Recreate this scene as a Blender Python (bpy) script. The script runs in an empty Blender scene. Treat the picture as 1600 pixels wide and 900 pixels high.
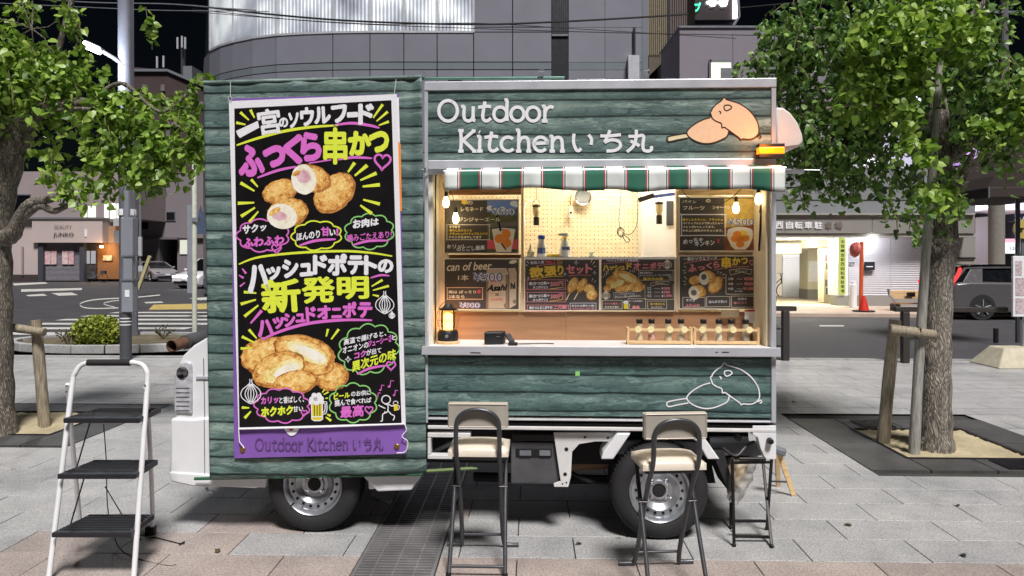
import bpy, math, random
from mathutils import Vector, Matrix, Quaternion
from math import sin, cos, pi, radians as R
random.seed(7)
S = bpy.context.scene
COL = S.collection
# ------------------------------------------------------------ camera, world, light, exposure
F = 1150.0; EYE = 1.53; HOR = 405.0
cd = bpy.data.cameras.new('camera'); cam = bpy.data.objects.new('camera', cd); COL.objects.link(cam)
cam.location = (0, 0, EYE); cam.rotation_euler = (R(90), 0, 0)
cd.sensor_width = 36; cd.lens = 36*F/1600; cd.shift_y = (HOR-450)/1600
cd.clip_start = 0.05; cd.clip_end = 2000
S.camera = cam
w = bpy.data.worlds.new('World'); S.world = w; w.use_nodes = True
nt = w.node_tree; nt.nodes.clear()
wo = nt.nodes.new('ShaderNodeOutputWorld'); bg = nt.nodes.new('ShaderNodeBackground')
sk = nt.nodes.new('ShaderNodeTexSky'); sk.sky_type = 'NISHITA'; sk.sun_disc = False
SUN_EL, SUN_AZ = 57, 200          # street light from above and behind the photographer, a little from the right
sk.sun_elevation = R(SUN_EL); sk.sun_rotation = R(180-22)
nt.links.new(sk.outputs[0], bg.inputs[0]); bg.inputs[1].default_value = 0.0006
nt.links.new(bg.outputs[0], wo.inputs[0])
sd = bpy.data.lights.new('sun', 'SUN'); sun = bpy.data.objects.new('sun', sd); COL.objects.link(sun)
sd.energy = 3.4; sd.angle = R(13); sd.color = (1.0, 0.955, 0.925)
_d = Vector((cos(R(SUN_EL))*sin(R(16)), -cos(R(SUN_EL))*cos(R(16)), sin(R(SUN_EL))))   # towards the light
sun.rotation_euler = _d.to_track_quat('Z', 'Y').to_euler()
S.view_settings.view_transform = 'Standard'; S.view_settings.look = 'None'
S.view_settings.exposure = 0.55; S.view_settings.gamma = 1.0
S.cycles.max_bounces = 6; S.cycles.transparent_max_bounces = 12
try: S.cycles.use_denoising = True
except Exception: pass

def P(px, py, Y):                       # the point at distance Y in front of the photographer
    return Vector(((px-800)/F*Y, Y, EYE-(py-HOR)/F*Y))
def G(px, py, z=0.0):                   # the point on level z
    Y = (EYE-z)*F/(py-HOR); return Vector(((px-800)/F*Y, Y, z))
TH = R(2.5); TY = 4.02; TX = (940-800)/F*TY
cT, sT = cos(TH), sin(TH)
def Tp(px, py, d=0.0):                  # truck frame: x along its side, y across it, z up
    u = (px-800)/F; v = -(py-HOR)/F
    t = (d + TX*sT + TY*cT)/(u*sT+cT)
    X, Y, Z = t*u, t, EYE+t*v
    return Vector(((X-TX)*cT-(Y-TY)*sT, d, Z))
def W(p): return Vector((TX+p[0]*cT+p[1]*sT, TY-p[0]*sT+p[1]*cT, p[2]))

# ------------------------------------------------------------ materials
def lin(c):
    r = []
    for v in c[:3]:
        v = v/255.0; r.append(v/12.92 if v <= .04045 else ((v+.055)/1.055)**2.4)
    return tuple(r)+(1,)
class N:
    def __init__(s, name):
        s.m = bpy.data.materials.new(name); s.m.use_nodes = True; s.t = s.m.node_tree; s.t.nodes.clear()
        s.out = s('ShaderNodeOutputMaterial')
    def __call__(s, ty, **k):
        n = s.t.nodes.new(ty)
        for a, b in k.items(): setattr(n, a, b)
        return n
    def l(s, a, b): s.t.links.new(a, b)
    def bsdf(s): 
        b = s('ShaderNodeBsdfPrincipled'); s.l(b.outputs[0], s.out.inputs[0]); s.b = b; return b
    def math(s, op, a, b=None, c=None):
        n = s('ShaderNodeMath', operation=op)
        for i, v in enumerate((a, b, c)):
            if v is None: continue
            if isinstance(v, (int, float)): n.inputs[i].default_value = v
            else: s.l(v, n.inputs[i])
        return n.outputs[0]
    def mix(s, f, a, b, bt='MIX'):
        n = s('ShaderNodeMix', data_type='RGBA', blend_type=bt)
        for i, v in ((0, f), (6, a), (7, b)):
            if isinstance(v, (int, float)): n.inputs[i].default_value = v
            elif isinstance(v, tuple): n.inputs[i].default_value = v
            else: s.l(v, n.inputs[i])
        return n.outputs[2]
    def noise(s, vec, scale, detail=4, rough=.6):
        n = s('ShaderNodeTexNoise'); n.inputs['Scale'].default_value = scale; n.inputs['Detail'].default_value = detail
        n.inputs['Roughness'].default_value = rough
        if vec is not None: s.l(vec, n.inputs['Vector'])
        return n.outputs[0]
    def coord(s, sc=(1, 1, 1), off=(0, 0, 0), which='Object'):
        c = s('ShaderNodeTexCoord'); m = s('ShaderNodeMapping'); m.inputs['Scale'].default_value = sc; m.inputs['Location'].default_value = off
        s.l(c.outputs[which], m.inputs[0]); return m.outputs[0]
    def ramp(s, fac, stops):
        n = s('ShaderNodeValToRGB'); e = n.color_ramp.elements
        while len(e) > 1: e.remove(e[0])
        for i, (p, c) in enumerate(stops):
            el = e[0] if i == 0 else e.new(p)
            el.position = p; el.color = c
        s.l(fac, n.inputs[0]); return n.outputs[0]
def mat(name, c, rough=.6, metal=0, var=.12, scale=9, bump=0, bscale=80, c2=None, stretch=(1, 1, 1), emit=0, ecol=None, spec=None, rand=0, speck=0):
    n = N(name); b = n.bsdf(); v = n.coord(stretch)
    base = lin(c); f = n.noise(v, scale)
    f2 = n.ramp(f, [(.3, (0, 0, 0, 1)), (.7, (1, 1, 1, 1))])
    lo = lin(c2) if c2 else tuple(x*(1-var) for x in base[:3])+(1,)
    hi = base if c2 else tuple(min(1, x*(1+var)) for x in base[:3])+(1,)
    col = n.mix(f2, lo, hi)
    if speck:
        g = n.noise(v, 260, 2, .8); g2 = n.ramp(g, [(.38, (1-speck,)*3+(1,)), (.62, (1+speck,)*3+(1,))])
        col = n.mix(1.0, col, g2, 'MULTIPLY')
    if rand:
        oi = n('ShaderNodeObjectInfo'); q = n.math('MULTIPLY_ADD', oi.outputs['Random'], 2*rand, 1-rand)
        cc = n('ShaderNodeCombineColor')
        for i in range(3): n.l(q, cc.inputs[i])
        col = n.mix(1.0, col, cc.outputs[0], 'MULTIPLY')
    n.l(col, b.inputs['Base Color'])
    b.inputs['Metallic'].default_value = metal
    rr = n.math('MULTIPLY_ADD', f, .25, max(0.02, rough-.125)); n.l(rr, b.inputs['Roughness'])
    if spec is not None: b.inputs['Specular IOR Level'].default_value = spec
    if bump:
        bn = n('ShaderNodeBump'); bn.inputs['Strength'].default_value = bump; bn.inputs['Distance'].default_value = .01
        n.l(n.noise(v, bscale), bn.inputs['Height']); n.l(bn.outputs[0], b.inputs['Normal'])
    if emit:
        b.inputs['Emission Color'].default_value = lin(ecol or c); b.inputs['Emission Strength'].default_value = emit
    return n.m
def glow(name, c, e):
    n = N(name); m = n('ShaderNodeEmission'); m.inputs[0].default_value = lin(c); m.inputs[1].default_value = e
    n.l(m.outputs[0], n.out.inputs[0]); return n.m
def glass(name, c=(235, 240, 240), alpha=.25, rough=.05):
    n = N(name); a = n('ShaderNodeBsdfTransparent'); a.inputs[0].default_value = lin(c)
    g = n('ShaderNodeBsdfGlossy'); g.inputs[1].default_value = rough; g.inputs[0].default_value = (.9, .9, .9, 1)
    fr = n('ShaderNodeFresnel'); fr.inputs[0].default_value = 1.45
    mx = n('ShaderNodeMixShader'); n.l(n.math('ADD', fr.outputs[0], alpha*.2), mx.inputs[0]); n.l(a.outputs[0], mx.inputs[1]); n.l(g.outputs[0], mx.inputs[2])
    n.l(mx.outputs[0], n.out.inputs[0]); return n.m
def logs(name, period, phase, tint=(.73, .64, .65), gl=.5):     # printed vinyl: painted round logs with dark gaps
    n = N(name); b = n.bsdf()
    co = n('ShaderNodeTexCoord'); sp = n('ShaderNodeSeparateXYZ'); n.l(co.outputs['Object'], sp.inputs[0])
    wob = n.noise(n.coord((.55, 0, 7)), 1.6, 4)
    z = n.math('ADD', sp.outputs[2], n.math('MULTIPLY_ADD', wob, .034, -.017))
    u = n.math('DIVIDE', n.math('SUBTRACT', z, phase), period)
    fr = n.math('FRACT', u); fl = n.math('FLOOR', u)
    fr = n.math('ADD', fr, n.math('MULTIPLY_ADD', n.noise(n.coord((2.2, 0, 40)), 1.4, 4, .7), .18, -.09))
    base = n.ramp(fr, [(0, lin((18, 32, 32))), (.03, lin((34, 56, 56))), (.09, lin((96, 130, 126))), (.4, lin((118, 152, 148))), (.72, lin((146, 178, 172))), (.93, lin((118, 150, 146))), (.975, lin((48, 74, 72))), (1, lin((18, 32, 32)))])
    cx = n('ShaderNodeCombineXYZ'); n.l(n.math('MULTIPLY', sp.outputs[0], 2.6), cx.inputs[0]); n.l(n.math('MULTIPLY', fl, 7.3), cx.inputs[1])
    dz = n.noise(n.coord((1.6, 0, 9)), 2.2, 3)
    n.l(n.math('MULTIPLY_ADD', sp.outputs[2], 46, n.math('MULTIPLY', dz, 12)), cx.inputs[2])
    g = n.noise(cx.outputs[0], 1.0, 7, .72)
    gr = n.ramp(g, [(.33, (.22, .30, .32, 1)), (.43, (.58, .64, .65, 1)), (.52, (.95, .95, .95, 1)), (.64, (1.7, 1.66, 1.62, 1))])
    col = n.mix(1.0, base, gr, 'MULTIPLY')
    vo = n('ShaderNodeTexVoronoi'); vo.inputs['Scale'].default_value = 1.0; n.l(n.coord((2.0, 0, 8.5)), vo.inputs['Vector'])
    kn = n.ramp(vo.outputs['Distance'], [(.0, (.25, .3, .3, 1)), (.05, (.7, .75, .75, 1)), (.07, (.45, .5, .5, 1)), (.12, (1, 1, 1, 1))])
    col = n.mix(.8, col, kn, 'MULTIPLY')
    pl = n.noise(n.coord((1, 0, 1.5)), 1.6, 3); pr = n.ramp(pl, [(.3, (.62, .68, .70, 1)), (.7, (1.2, 1.17, 1.12, 1))])
    col = n.mix(1.0, col, pr, 'MULTIPLY')
    col = n.mix(1.0, col, tuple(tint)+(1,), 'MULTIPLY')
    n.l(col, b.inputs['Base Color']); b.inputs['Roughness'].default_value = gl
    return n.m
def wood(name, c1, c2, axis=0, sc=5):
    n = N(name); b = n.bsdf(); s_ = [14, 14, 14]; s_[axis] = 1.2
    f = n.noise(n.coord(tuple(s_)), sc, 6, .65)
    n.l(n.ramp(f, [(.3, lin(c1)), (.7, lin(c2))]), b.inputs['Base Color']); b.inputs['Roughness'].default_value = .6
    bn = n('ShaderNodeBump'); bn.inputs['Strength'].default_value = .25; bn.inputs['Distance'].default_value = .004; n.l(f, bn.inputs['Height']); n.l(bn.outputs[0], b.inputs['Normal'])
    return n.m
def crumb(name, c1, c2, c3, sc=70):
    n = N(name); b = n.bsdf(); v = n.coord()
    f = n.noise(v, sc, 5, .8); f2 = n.noise(v, sc*.22, 3, .6)
    col = n.ramp(n.math('MULTIPLY_ADD', f2, .55, n.math('MULTIPLY', f, .5)), [(.40, lin(c1)), (.5, lin(c2)), (.62, lin(c3))])
    n.l(col, b.inputs['Base Color']); b.inputs['Roughness'].default_value = .5
    return n.m
def leafmat(name, a, b_, c):
    n = N(name); geo = n('ShaderNodeNewGeometry')
    col = n.ramp(geo.outputs['Random Per Island'], [(0, lin(a)), (.5, lin(b_)), (1, lin(c))])
    b = n('ShaderNodeBsdfPrincipled'); n.l(col, b.inputs['Base Color']); b.inputs['Roughness'].default_value = .42
    tr = n('ShaderNodeBsdfTranslucent'); n.l(n.mix(1.0, col, (1.2, 1.35, .7, 1), 'MULTIPLY'), tr.inputs[0])
    mx = n('ShaderNodeMixShader'); mx.inputs[0].default_value = .3
    n.l(b.outputs[0], mx.inputs[1]); n.l(tr.outputs[0], mx.inputs[2]); n.l(mx.outputs[0], n.out.inputs[0]); return n.m
def bark(name, c1, c2):
    n = N(name); b = n.bsdf(); v = n.coord((1, 1, .26))
    vo = n('ShaderNodeTexVoronoi'); vo.feature = 'DISTANCE_TO_EDGE'; vo.inputs['Scale'].default_value = 62
    wv = n('ShaderNodeMix', data_type='VECTOR'); 
    ns = n('ShaderNodeTexNoise'); ns.inputs['Scale'].default_value = 12; n.l(v, ns.inputs['Vector'])
    wv.inputs[0].default_value = .12; n.l(v, wv.inputs[4]); n.l(ns.outputs[1], wv.inputs[5]); n.l(wv.outputs[1], vo.inputs['Vector'])
    f = n.noise(v, 26, 6, .7); e = n.math('MINIMUM', n.math('MULTIPLY', vo.outputs['Distance'], 3.2), 1.0)
    q = n.math('MULTIPLY', n.math('MULTIPLY_ADD', e, .6, .4), f)
    n.l(n.ramp(q, [(.12, lin(c1)), (.55, lin(c2))]), b.inputs['Base Color']); b.inputs['Roughness'].default_value = .9
    bn = n('ShaderNodeBump'); bn.inputs['Strength'].default_value = .9; bn.inputs['Distance'].default_value = .012; n.l(q, bn.inputs['Height']); n.l(bn.outputs[0], b.inputs['Normal'])
    return n.m
M = {}
M['white'] = mat('white_paint', (226, 228, 232), .35, var=.04, bump=.03)
M['white_dirty'] = mat('white_paint_worn', (214, 214, 214), .4, var=.12, scale=5)
M['alu'] = mat('aluminium', (205, 208, 216), .38, .35, var=.06)
M['steel'] = mat('steel', (176, 180, 186), .34, .75, var=.12, scale=14)
M['chrome'] = mat('chrome', (220, 222, 226), .15, 1)
M['dark'] = mat('dark_underbody', (26, 26, 28), .8, var=.3)
M['black'] = mat('black_plastic', (22, 22, 24), .5, var=.15, bump=.05)
M['rubber'] = mat('rubber', (34, 34, 36), .75, var=.18, bump=.2, bscale=60)
M['darkgrey'] = mat('dark_grey_metal', (74, 76, 82), .45, .3, var=.1)
M['grey'] = mat('grey_metal', (120, 124, 132), .5, .2, var=.1)
M['greybox'] = mat('grey_rubber', (78, 78, 82), .7, var=.25, scale=7, bump=.3, bscale=12)
M['brownmetal'] = mat('rusty_metal', (120, 92, 66), .6, .4, var=.3, scale=12)
M['red'] = mat('red_plastic', (200, 46, 36), .45)
M['orange'] = mat('orange_paint', (214, 96, 52), .5)
M['blue'] = mat('blue_plastic', (46, 84, 180), .4)
M['yellow'] = mat('yellow_plastic', (236, 206, 60), .45)
M['cream'] = mat('cream_wall', (226, 214, 184), .7, var=.06)
M['vinyl'] = mat('pale_vinyl', (214, 204, 190), .38, var=.06, scale=12, bump=.08, bscale=25)
M['vinyl_back'] = mat('grey_vinyl', (168, 162, 152), .45, var=.08, scale=10, bump=.1, bscale=30)
M['tube'] = mat('gunmetal_tube', (84, 86, 90), .38, .55, var=.1, scale=20)
M['wood_pale'] = wood('pale_wood', (196, 160, 112), (232, 202, 152), 0)
M['wood_frame'] = wood('pine_trim', (214, 186, 148), (240, 218, 186), 2)
M['wood_brown'] = wood('brown_wood', (128, 84, 48), (168, 116, 70), 0)
M['plyrose'] = wood('brown_plywood', (146, 106, 74), (172, 130, 94), 0, 2)
M['stake'] = wood('weathered_stake', (96, 88, 74), (176, 164, 142), 2, 6)
M['bamboo'] = wood('weathered_pole', (110, 108, 102), (176, 174, 168), 2, 6)
M['copper'] = mat('amber_plastic', (238, 120, 20), .25, var=.05, emit=1.6, ecol=(255, 130, 20))
M['glass'] = glass('clear_glass')
M['darkglass'] = mat('dark_glass', (14, 16, 20), .08, spec=.8, var=.05)
M['bag'] = None

# ------------------------------------------------------------ mesh builder
ORG = {}
class B:
    def __init__(s): s.v = []; s.f = []; s.mi = []; s.cur = 0
    def mat(s, i): s.cur = i; return s
    def add(s, vs, fs):
        o = len(s.v); s.v += [tuple(v) for v in vs]
        for f in fs: s.f.append(tuple(i+o for i in f)); s.mi.append(s.cur)
        return s
    def hexa(s, p): return s.add(p, [(0, 3, 2, 1), (4, 5, 6, 7), (0, 1, 5, 4), (1, 2, 6, 5), (2, 3, 7, 6), (3, 0, 4, 7)])
    def box(s, x0, x1, y0, y1, z0, z1):
        if x0 > x1: x0, x1 = x1, x0
        if y0 > y1: y0, y1 = y1, y0
        if z0 > z1: z0, z1 = z1, z0
        return s.hexa([(x0, y0, z0), (x1, y0, z0), (x1, y1, z0), (x0, y1, z0), (x0, y0, z1), (x1, y0, z1), (x1, y1, z1), (x0, y1, z1)])
    def frame(s, ax):
        ax = Vector(ax).normalized(); up = Vector((0, 0, 1)) if abs(ax.z) < .9 else Vector((0, 1, 0))
        a = up.cross(ax).normalized(); return a, ax.cross(a)
    def beam(s, p, q, w, h, up=None):
        p, q = Vector(p), Vector(q); ax = (q-p).normalized()
        if up is None: a, b = s.frame(ax)
        else: a = Vector(up).cross(ax).normalized(); b = ax.cross(a)
        c = [-a*w/2-b*h/2, a*w/2-b*h/2, a*w/2+b*h/2, -a*w/2+b*h/2]
        return s.hexa([p+k for k in c]+[q+k for k in c])
    def tube(s, pts, r, n=8, caps=True, closed=False):
        pts = [Vector(p) for p in pts]; m = len(pts); rs = r if isinstance(r, (list, tuple)) else [r]*m
        o = len(s.v); a = None; rings = []
        for i, p in enumerate(pts):
            if closed: t = pts[(i+1) % m]-pts[i-1]
            else: t = pts[min(i+1, m-1)]-pts[max(i-1, 0)]
            t = t.normalized() if t.length > 1e-9 else Vector((0, 0, 1))
            if a is None: a, b = s.frame(t)
            else:
                a = a-t*a.dot(t)
                a = a.normalized() if a.length > 1e-6 else s.frame(t)[0]
                b = t.cross(a)
            rings.append([p+(a*cos(2*pi*k/n)+b*sin(2*pi*k/n))*rs[i] for k in range(n)])
        vs = [v for g in rings for v in g]; fs = []
        for i in range(m if closed else m-1):
            j = (i+1) % m
            for k in range(n): fs.append((i*n+k, i*n+(k+1) % n, j*n+(k+1) % n, j*n+k))
        if caps and not closed: fs += [tuple(range(n))[::-1], tuple((m-1)*n+k for k in range(n))]
        return s.add(vs, fs)
    def cyl(s, p, q, r0, r1=None, n=16, caps=True): return s.tube([p, q], [r0, r0 if r1 is None else r1], n, caps)
    def lathe(s, c, prof, n=24, axis='z', a0=0, a1=2*pi):
        c = Vector(c); m = len(prof); full = abs(a1-a0-2*pi) < 1e-6; k_ = n if full else n+1; vs = []
        for k in range(k_):
            t = a0+(a1-a0)*k/n
            for r, h in prof:
                if axis == 'z': vs.append(c+Vector((r*cos(t), r*sin(t), h)))
                elif axis == 'y': vs.append(c+Vector((r*cos(t), h, r*sin(t))))
                else: vs.append(c+Vector((h, r*cos(t), r*sin(t))))
        fs = []
        for k in range(n):
            j = (k+1) % k_
            for i in range(m-1): fs.append((k*m+i, j*m+i, j*m+i+1, k*m+i+1))
        return s.add(vs, fs)
    def prism(s, poly, d0, d1, ax='y'):       # outline in the other two axes
        def q(p, d): return {'y': (p[0], d, p[1]), 'x': (d, p[0], p[1]), 'z': (p[0], p[1], d)}[ax]
        n = len(poly); vs = [q(p, d0) for p in poly]+[q(p, d1) for p in poly]
        return s.add(vs, [tuple(range(n)), tuple(range(n, 2*n))[::-1]]+[(i, i+n, (i+1) % n+n, (i+1) % n) for i in range(n)])
    def ball(s, c, rx, ry=None, rz=None, n=12, m=8):
        ry = ry or rx; rz = rz or rx; c = Vector(c); vs = []; fs = []
        for i in range(m+1):
            a = pi*i/m
            for k in range(n):
                t = 2*pi*k/n; vs.append(c+Vector((rx*sin(a)*cos(t), ry*sin(a)*sin(t), rz*cos(a))))
        for i in range(m):
            for k in range(n): fs.append((i*n+k, (i+1)*n+k, (i+1)*n+(k+1) % n, i*n+(k+1) % n))
        return s.add(vs, fs)
    def grid(s, fn, nu, nv):
        vs = [fn(i/nu, j/nv) for j in range(nv+1) for i in range(nu+1)]
        return s.add(vs, [(j*(nu+1)+i, j*(nu+1)+i+1, (j+1)*(nu+1)+i+1, (j+1)*(nu+1)+i) for j in range(nv) for i in range(nu)])
    def quad(s, a, b, c, d): return s.add([a, b, c, d], [(0, 1, 2, 3)])
    def build(s, name, mats, parent=None, smooth=None, bevel=0, truck=False, label=None, cat=None, group=None, kind=None, base=None, fix=True, weld=False, split=False):
        if split:
            par = list(range(len(s.v)))
            def find(i):
                while par[i] != i: par[i] = par[par[i]]; i = par[i]
                return i
            for f in s.f:
                for i in f[1:]: par[find(i)] = find(f[0])
            gr = {}
            for f, m_ in zip(s.f, s.mi): gr.setdefault(find(f[0]), []).append((f, m_))
            for fs in gr.values():
                b = B(); ids = sorted({i for f, _ in fs for i in f}); mp = {v: k for k, v in enumerate(ids)}
                b.v = [s.v[i] for i in ids]; b.f = [tuple(mp[i] for i in f) for f, _ in fs]; b.mi = [m_ for _, m_ in fs]
                o = b.build(name, mats, parent, smooth, bevel, truck, label, cat, group, kind, base, fix, weld)
            return o
        me = bpy.data.meshes.new(name)
        if not isinstance(mats, (list, tuple)): mats = [mats]
        if parent is not None: o3 = ORG[parent.name]; loc = None
        else:
            if base is None:
                xs = [v[0] for v in s.v]; ys = [v[1] for v in s.v]; zs = [v[2] for v in s.v]
                base = Vector(((min(xs)+max(xs))/2, (min(ys)+max(ys))/2, min(zs)))
            o3 = Vector(base)
        me.from_pydata([(v[0]-o3[0], v[1]-o3[1], v[2]-o3[2]) for v in s.v], [], s.f)
        for m_ in mats: me.materials.append(m_)
        me.polygons.foreach_set('material_index', s.mi)
        ob = bpy.data.objects.new(name, me); COL.objects.link(ob)
        if fix or weld:
            import bmesh
            bm = bmesh.new(); bm.from_mesh(me)
            if weld: bmesh.ops.remove_doubles(bm, verts=bm.verts, dist=1e-5)
            if fix: bmesh.ops.recalc_face_normals(bm, faces=bm.faces)
            bm.to_mesh(me); bm.free()
        if smooth:
            me.polygons.foreach_set('use_smooth', [True]*len(me.polygons))
            try: me.set_sharp_from_angle(angle=R(smooth if smooth is not True else 40))
            except Exception: pass
        if bevel:
            md = ob.modifiers.new('bevel', 'BEVEL'); md.width = bevel; md.segments = 2; md.limit_method = 'ANGLE'; md.angle_limit = R(35)
        if parent is not None: ob.parent = parent; ORG[ob.name] = o3
        else:
            ORG[ob.name] = o3
            if truck: ob.location = W(o3); ob.rotation_euler = (0, 0, -TH)
            else: ob.location = o3
        tag(ob, label, cat, group, kind)
        return ob
def tag(o, label=None, cat=None, group=None, kind=None):
    if label: o['label'] = label
    if cat: o['category'] = cat
    if group: o['group'] = group
    if kind: o['kind'] = kind
def thing(name, label, cat, base, group=None, truck=False, rz=0):
    o = bpy.data.objects.new(name, None); COL.objects.link(o); o.empty_display_size = .1
    base = Vector(base); ORG[o.name] = base
    if truck: o.location = W(base); o.rotation_euler = (0, 0, -TH)
    else: o.location = base
    tag(o, label, cat, group); return o
def copy_thing(o, loc, label=None, rz=None):
    def cp(x, par):
        c = x.copy(); COL.objects.link(c)
        if par is not None: c.parent = par
        for ch in [k for k in bpy.data.objects if k.parent == x and k is not c]: cp(ch, c)
        return c
    c = cp(o, None); c.location = loc
    if rz is not None: c.rotation_euler = (0, 0, rz)
    if label: c['label'] = label
    return c
def light(name, loc, power, color, radius=.05, ty='POINT', parent=None, rot=None, spot=None, truck=False):
    l = bpy.data.lights.new(name, ty); l.energy = power; l.color = lin(color)[:3]
    if ty in ('POINT', 'SPOT'): l.shadow_soft_size = radius
    if ty == 'SPOT': l.spot_size = R(spot or 120); l.spot_blend = .6
    o = bpy.data.objects.new(name, l); COL.objects.link(o)
    if parent is not None:
        o.parent = parent; o.location = Vector(loc)-ORG[parent.name]
    else: o.location = W(loc) if truck else loc
    if rot: o.rotation_euler = rot
    return o
def cat_rom(pts, k=6, closed=False):
    pts = [Vector(p) for p in pts]; n = len(pts); out = []
    if n < 3: return pts
    for i in range(n if closed else n-1):
        g = (lambda j: pts[j % n]) if closed else (lambda j: pts[max(0, min(n-1, j))])
        a, b, c, d = g(i-1), g(i), g(i+1), g(i+2)
        for q in range(k):
            t = q/k; out.append(.5*((2*b)+(c-a)*t+(2*a-5*b+4*c-d)*t*t+(3*b-a-3*c+d)*t**3))
    if not closed: out.append(pts[-1])
    return out

# ------------------------------------------------------------ flat print: lettering and drawings on sheets of the truck
_tc = bpy.data.curves.new('type', 'FONT'); _to = bpy.data.objects.new('type', _tc); COL.objects.link(_to)
_tc.resolution_u = 3
_cache = {}
def glyphs(s):
    if s not in _cache:
        _tc.body = s; dg = bpy.context.evaluated_depsgraph_get(); dg.update(); e = _to.evaluated_get(dg); m = e.to_mesh()
        vs = [(v.co.x, v.co.y) for v in m.vertices]; fs = [tuple(p.vertices) for p in m.polygons]; e.to_mesh_clear()
        _cache[s] = (vs, fs)
    return _cache[s]
INK = {k: mat('ink_'+k, c, .5, var=.05, scale=60) for k, c in dict(
    white=(236, 236, 242), yellow=(226, 240, 70), pink=(222, 112, 208), green=(140, 206, 120), black=(18, 17, 19), grey=(70, 68, 66),
    red=(232, 96, 104), amber=(248, 214, 84), purple=(150, 104, 196), dpurple=(96, 66, 120), cream=(246, 236, 214), peach=(248, 206, 168),
    brown=(48, 34, 26), rose=(238, 150, 158), blue=(96, 116, 176), beer=(226, 206, 50), dkgreen=(56, 64, 40), sky=(120, 150, 214), straw=(236, 220, 180), stone=(120,110,104), dred=(190, 40, 56), can=(206, 186, 160), candark=(150, 128, 108), ora=(244, 150, 60)).items()}
INK['crumb'] = crumb('print_breadcrumbs', (150, 88, 34), (222, 160, 78), (250, 214, 134), 130)
INK['crumblt'] = crumb('print_breadcrumbs_lit', (204, 140, 62), (240, 190, 104), (255, 232, 164), 150)
INK['crumbdk'] = crumb('print_breadcrumbs_brown', (104, 58, 26), (176, 112, 50), (214, 152, 80), 130)
INK['potato'] = crumb('print_potato', (206, 160, 78), (242, 224, 140), (252, 244, 204), 45)
INK['filling'] = crumb('print_filling', (226, 214, 186), (244, 240, 222), (252, 250, 240), 40)
INK['meat'] = crumb('print_meat', (206, 150, 160), (224, 184, 196), (240, 212, 222), 40)
class Print:
    def __init__(s, parent, d, o=(0, 0), k=1.0, to=Tp, step=.0005):
        s.p = parent; s.d = d; s.o = o; s.k = k; s.to = to; s.step = step
    def view(s, ox, oy, k): s.o = (ox, oy); s.k = k; return s
    def pt(s, x, y, L): return s.to(s.o[0]+x/s.k, s.o[1]+y/s.k, s.d-L*s.step)
    def text(s, t, x0, y0, x1, y1, ink='white', bold=.02, rise=0, L=4, name='lettering', shear=0):
        s.quadtext(t, (x0, y0, y1), (x1, y0-rise, y1-rise), ink, bold, L, name, shear)
    def quadtext(s, t, l, r, ink='white', bold=.02, L=4, name='lettering', shear=0):
        vs, fs = glyphs(t); xs = [v[0] for v in vs]; ys = [v[1] for v in vs]
        ax, bx, ay, by = min(xs), max(xs), min(ys), max(ys)
        if len(t) == 1 and t in '一ー': ay, by = ay-.02, by+.02
        b = B(); dirs = [(0, 0)]
        if bold: n = 8 if bold > .035 else 4; dirs = [(cos(2*pi*i/n+.4)*bold, sin(2*pi*i/n+.4)*bold) for i in range(n)]+[(0, 0)]
        ax -= bold; bx += bold; ay -= bold; by += bold
        for i, (dx, dy) in enumerate(dirs):
            o = []
            for x, y in vs:
                u = (x+dx-ax)/(bx-ax); v = (y+dy-ay)/(by-ay)
                X = l[0]+(r[0]-l[0])*u+shear*(v-.5); yt = l[1]+(r[1]-l[1])*u; yb = l[2]+(r[2]-l[2])*u
                q = s.pt(X, yb+(yt-yb)*v, L); q.y -= i*.00003; o.append(q)
            b.add(o, fs)
        return b.build(name, INK[ink] if isinstance(ink, str) else ink, s.p, fix=False)
    def chars(s, lst, ink='white', bold=.05, L=4, name='lettering'):     # one hand-set letter after another, joined to a word
        b = B()
        for it in lst:
            t, x0, y0, x1, y1 = it[:5]; rot = R(it[5]) if len(it) > 5 else 0
            vs, fs = glyphs(t); xs = [v[0] for v in vs]; ys = [v[1] for v in vs]
            ax, bx, ay, by = min(xs)-bold, max(xs)+bold, min(ys)-bold, max(ys)+bold
            dirs = [(cos(2*pi*i/8)*bold, sin(2*pi*i/8)*bold) for i in range(8)]+[(0, 0)]
            cx, cy = (x0+x1)/2, (y0+y1)/2
            for i, (dx, dy) in enumerate(dirs):
                o = []
                for x, y in vs:
                    X = x0+(x+dx-ax)/(bx-ax)*(x1-x0)-cx; Y = y1-(y+dy-ay)/(by-ay)*(y1-y0)-cy
                    q = s.pt(cx+X*cos(rot)+Y*sin(rot), cy-X*sin(rot)+Y*cos(rot), L); q.y -= i*.00003; o.append(q)
                b.add(o, fs)
        return b.build(name, INK[ink], s.p, fix=False)
    def ribbon(s, b, pts, w, L, closed=False, taper=False):
        n = len(pts); vs = []
        for i, p in enumerate(pts):
            a = pts[i-1] if (closed or i > 0) else p; c = pts[(i+1) % n] if (closed or i < n-1) else p
            dx, dy = c[0]-a[0], c[1]-a[1]; l = math.hypot(dx, dy) or 1; hw = w/2*(1 if not taper else max(.12, sin(pi*(.08+.84*i/(n-1)))**.5))
            vs += [s.pt(p[0]-dy/l*hw, p[1]+dx/l*hw, L), s.pt(p[0]+dy/l*hw, p[1]-dx/l*hw, L)]
        fs = [(2*i, 2*i+1, 2*((i+1) % n)+1, 2*((i+1) % n)) for i in range(n if closed else n-1)]
        b.add(vs, fs)
    def line(s, strokes, w, ink, L=3, name='drawn_line', smooth=True, closed=False, taper=False):
        b = B()
        for i_, st in enumerate(strokes):
            q = [(p.x, p.y) for p in cat_rom([(x, y, 0) for x, y in st], 6, closed)] if smooth and len(st) > 2 else st
            s.ribbon(b, q, w, L+.06*i_, closed, taper)
        return b.build(name, INK[ink] if isinstance(ink, str) else ink, s.p, fix=False)
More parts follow.
